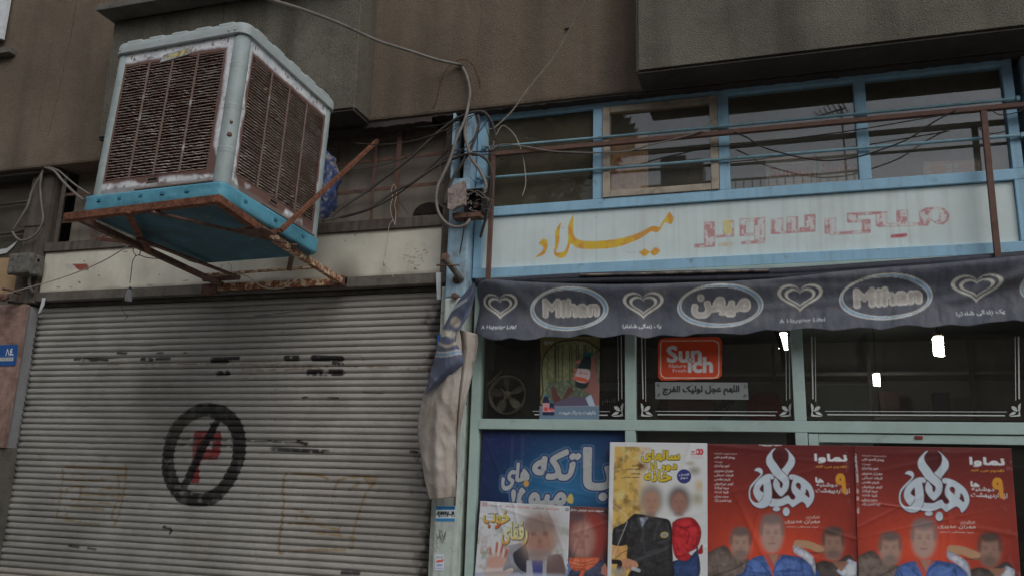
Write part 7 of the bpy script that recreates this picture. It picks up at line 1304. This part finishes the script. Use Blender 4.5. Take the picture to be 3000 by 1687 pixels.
cw_ = Canvas(fx0, fx1, 1.5, fz1, .004, 5.0); paint_fr(cw_); X, Z = np.meshgrid(np.linspace(fx0, fx1, cw_.W), np.linspace(fz1, 1.5, cw_.H)); grid_obj('sticker_front', np.stack([X, np.full_like(X, 5.0), Z], -1), cw_.sample(X, Z), m_print, cb, thick=(0, .002, 0)); box('cabinet', fx0, fx1, 5.003, 5.5, 0, fz1, surf('freezer_body', C(96, 96, 92), .5), cb, .004)
dc = thing('dark_freezer', 'dark upright cooler side with white script behind the upper left pane', 'freezer', loc=tuple(P(1800, 1200, 4.9))); box('cabinet', wx(1757, 1180, 4.9), wx(1836, 1180, 4.9), 4.9, 5.3, 0, wz(1800, 1146, 4.9), surf('brown_cabinet', C(58, 44, 38), .5), dc, .004); box('top_edge', wx(1757, 1180, 4.9), wx(1836, 1180, 4.9), 4.885, 5.3, wz(1800, 1145, 4.9), wz(1800, 1122, 4.9), surf('cabinet_top', C(96, 94, 88), .5), dc, .003)
tm = glyph_tris('Mug'); A0, A1 = P(1764, 1190, 4.895), P(1806, 1176, 4.895); V = [tuple(A0*(1-u)+A1*u+np.array([0, 0, v*.035])) for u, v in tm[0]]; mesh_obj('script', V, [tuple(int(i) for i in t) for t in tm[1]], m_decal, dc)

# ================================================================== ACROSS THE STREET (seen as reflections in the glass, plus an unseen light blocker)
op = thing('opposite_building', 'two storey brick building across the street, seen reflected in the transom panes', 'building', loc=(0, -12, 0))
YO = 9-17.5   # mirrored depth
def opp(px, py, D=17.5): q = P(px, py, D); return float(q[0]), float(q[2])
zr = opp(2300, 560)[1]
tb2 = tag(box('light_blocker', -60, -11.5, -22, -8.0, 0, 13, m_brick, bev=0), 'tall unseen block added across the street to cut light on the shutter', 'building')  # unseen block added to shade the lower shutter
box('wall', -11.4, 2.2, -17, YO, 0, zr-.5, m_brick, op, 0); box('parapet', -11.4, 2.2, YO+.001, YO+.2, zr-.9, zr-.35, m_concrete, op, 0); box('wall', 2.3, 26, -17, YO-.5, 0, zr+.15, m_brick, op, 0); box('cornice', 2.3, 26, YO-.499, YO-.3, zr-.05, zr+.22, m_concrete, op, 0)
for k in range(5): box('window', -10.8+k*2.3, -9.4+k*2.3, YO+.001, YO+.03, 2.2, 3.6, m_darkin, op, 0)
rl = thing('roof_railing', 'thin roof railing across the street reflected in the third transom pane', 'railing', loc=(0, YO, zr))
xr0, xr1 = opp(1880, 540)[0], opp(2530, 540)[0]; zr1 = opp(2250, 527)[1]; box('rail', xr0, xr1, YO+.05, YO+.09, zr1, zr1+.04, m_cable_black, rl, 0)
for x in np.arange(xr0, xr1, .17): box('post', x, x+.02, YO+.06, YO+.08, zr-.5, zr1-.001, m_cable_black, rl, 0)
for a_, b_, c_, lb in ((1928, 2006, 446, 'left'), (2010, 2056, 452, 'right')):
    xa, zt2 = opp(a_, c_); xb2, _ = opp(b_, c_); t = tag(box('water_tank', xa, xb2, YO-1.2, YO-.3, zr-.5, zt2, m_tank, bev=.06), f'{"wide" if lb == "left" else "narrow"} dark roof tank across the street reflected in the beige framed pane', 'water tank', 'roof tanks across the street')
an = thing('tv_antenna', 'television antenna on a pole reflected in the third transom pane', 'antenna', loc=(0, YO, zr))
xa, za = opp(2471, 370); _, zb2 = opp(2476, 545); tube('pole', [(xa, YO, zb2-.5), (xa-.03, YO, opp(2470, 312)[1])], .02, m_cable_black, an, n=2); q0, q1 = opp(2398, 342), opp(2476, 318); tube('boom', [(q0[0], YO, q0[1]), (q1[0], YO, q1[1])], .02, m_cable_black, an, n=2)
for k in range(7): t_ = k/6; x_, z_ = q0[0]+(q1[0]-q0[0])*t_, q0[1]+(q1[1]-q0[1])*t_; tube('element', [(x_-.06, YO-.1, z_+.16+.1*t_), (x_+.05, YO+.1, z_-.12-.06*t_)], .014, m_cable_black, an, n=2, sides=5)
# tree on the near side of the opposite pavement
tr = thing('street_tree', 'leafy street tree across the road, reflected in the left transom panes', 'tree', loc=(-4.3, -5.5, 0))
tube('trunk', [(-4.3, -5.5, -.1), (-4.2, -5.5, 2.2), (-4.1, -5.4, 5.0), (-4.0, -5.4, 7.8)], .16, m_bark, tr, taper=lambda t: 1-.7*t)
for a_, b_ in (((-4.15, -5.45, 4.4), (-5.3, -5.3, 7.0)), ((-4.1, -5.4, 5.0), (-3.0, -5.6, 7.8)), ((-4.05, -5.4, 6), (-3.6, -5.0, 8.2))): tube('limb', [a_, tuple((np.array(a_)+np.array(b_))/2+np.array([0, 0, .2])), b_], .07, m_bark, tr, taper=lambda t: 1-.7*t)
r = np.random.default_rng(5); cl_ = np.array([(-4.9, -5.4, 8.2, 1.1), (-3.7, -5.4, 8.3, 1.0), (-3.05, -5.5, 7.9, .7), (-4.1, -5.4, 7.2, 1.0), (-5.3, -5.5, 7.0, 1.0), (-2.62, -5.5, 8.0, .42)]); nL = 9000; ci = r.integers(0, len(cl_), nL); dr_ = r.normal(size=(nL, 3)); dr_ /= np.linalg.norm(dr_, axis=1)[:, None]; pos = cl_[ci, :3]+dr_*cl_[ci, 3:4]*(r.random((nL, 1))**.45)
ax = r.normal(size=(nL, 3)); ax /= np.linalg.norm(ax, axis=1)[:, None]; bx = np.cross(ax, r.normal(size=(nL, 3))); bx /= np.linalg.norm(bx, axis=1)[:, None]; sz = r.uniform(.05, .11, (nL, 1)); Vl = np.stack([pos-ax*sz, pos+bx*sz*.45, pos+ax*sz, pos-bx*sz*.45], 1).reshape(-1, 3); mesh_obj('crown', Vl, [tuple(range(4*i, 4*i+4)) for i in range(nL)], m_leaf, tr, kind='stuff')
for o in bpy.data.objects:
    if 'localspace' in o: del o['localspace']
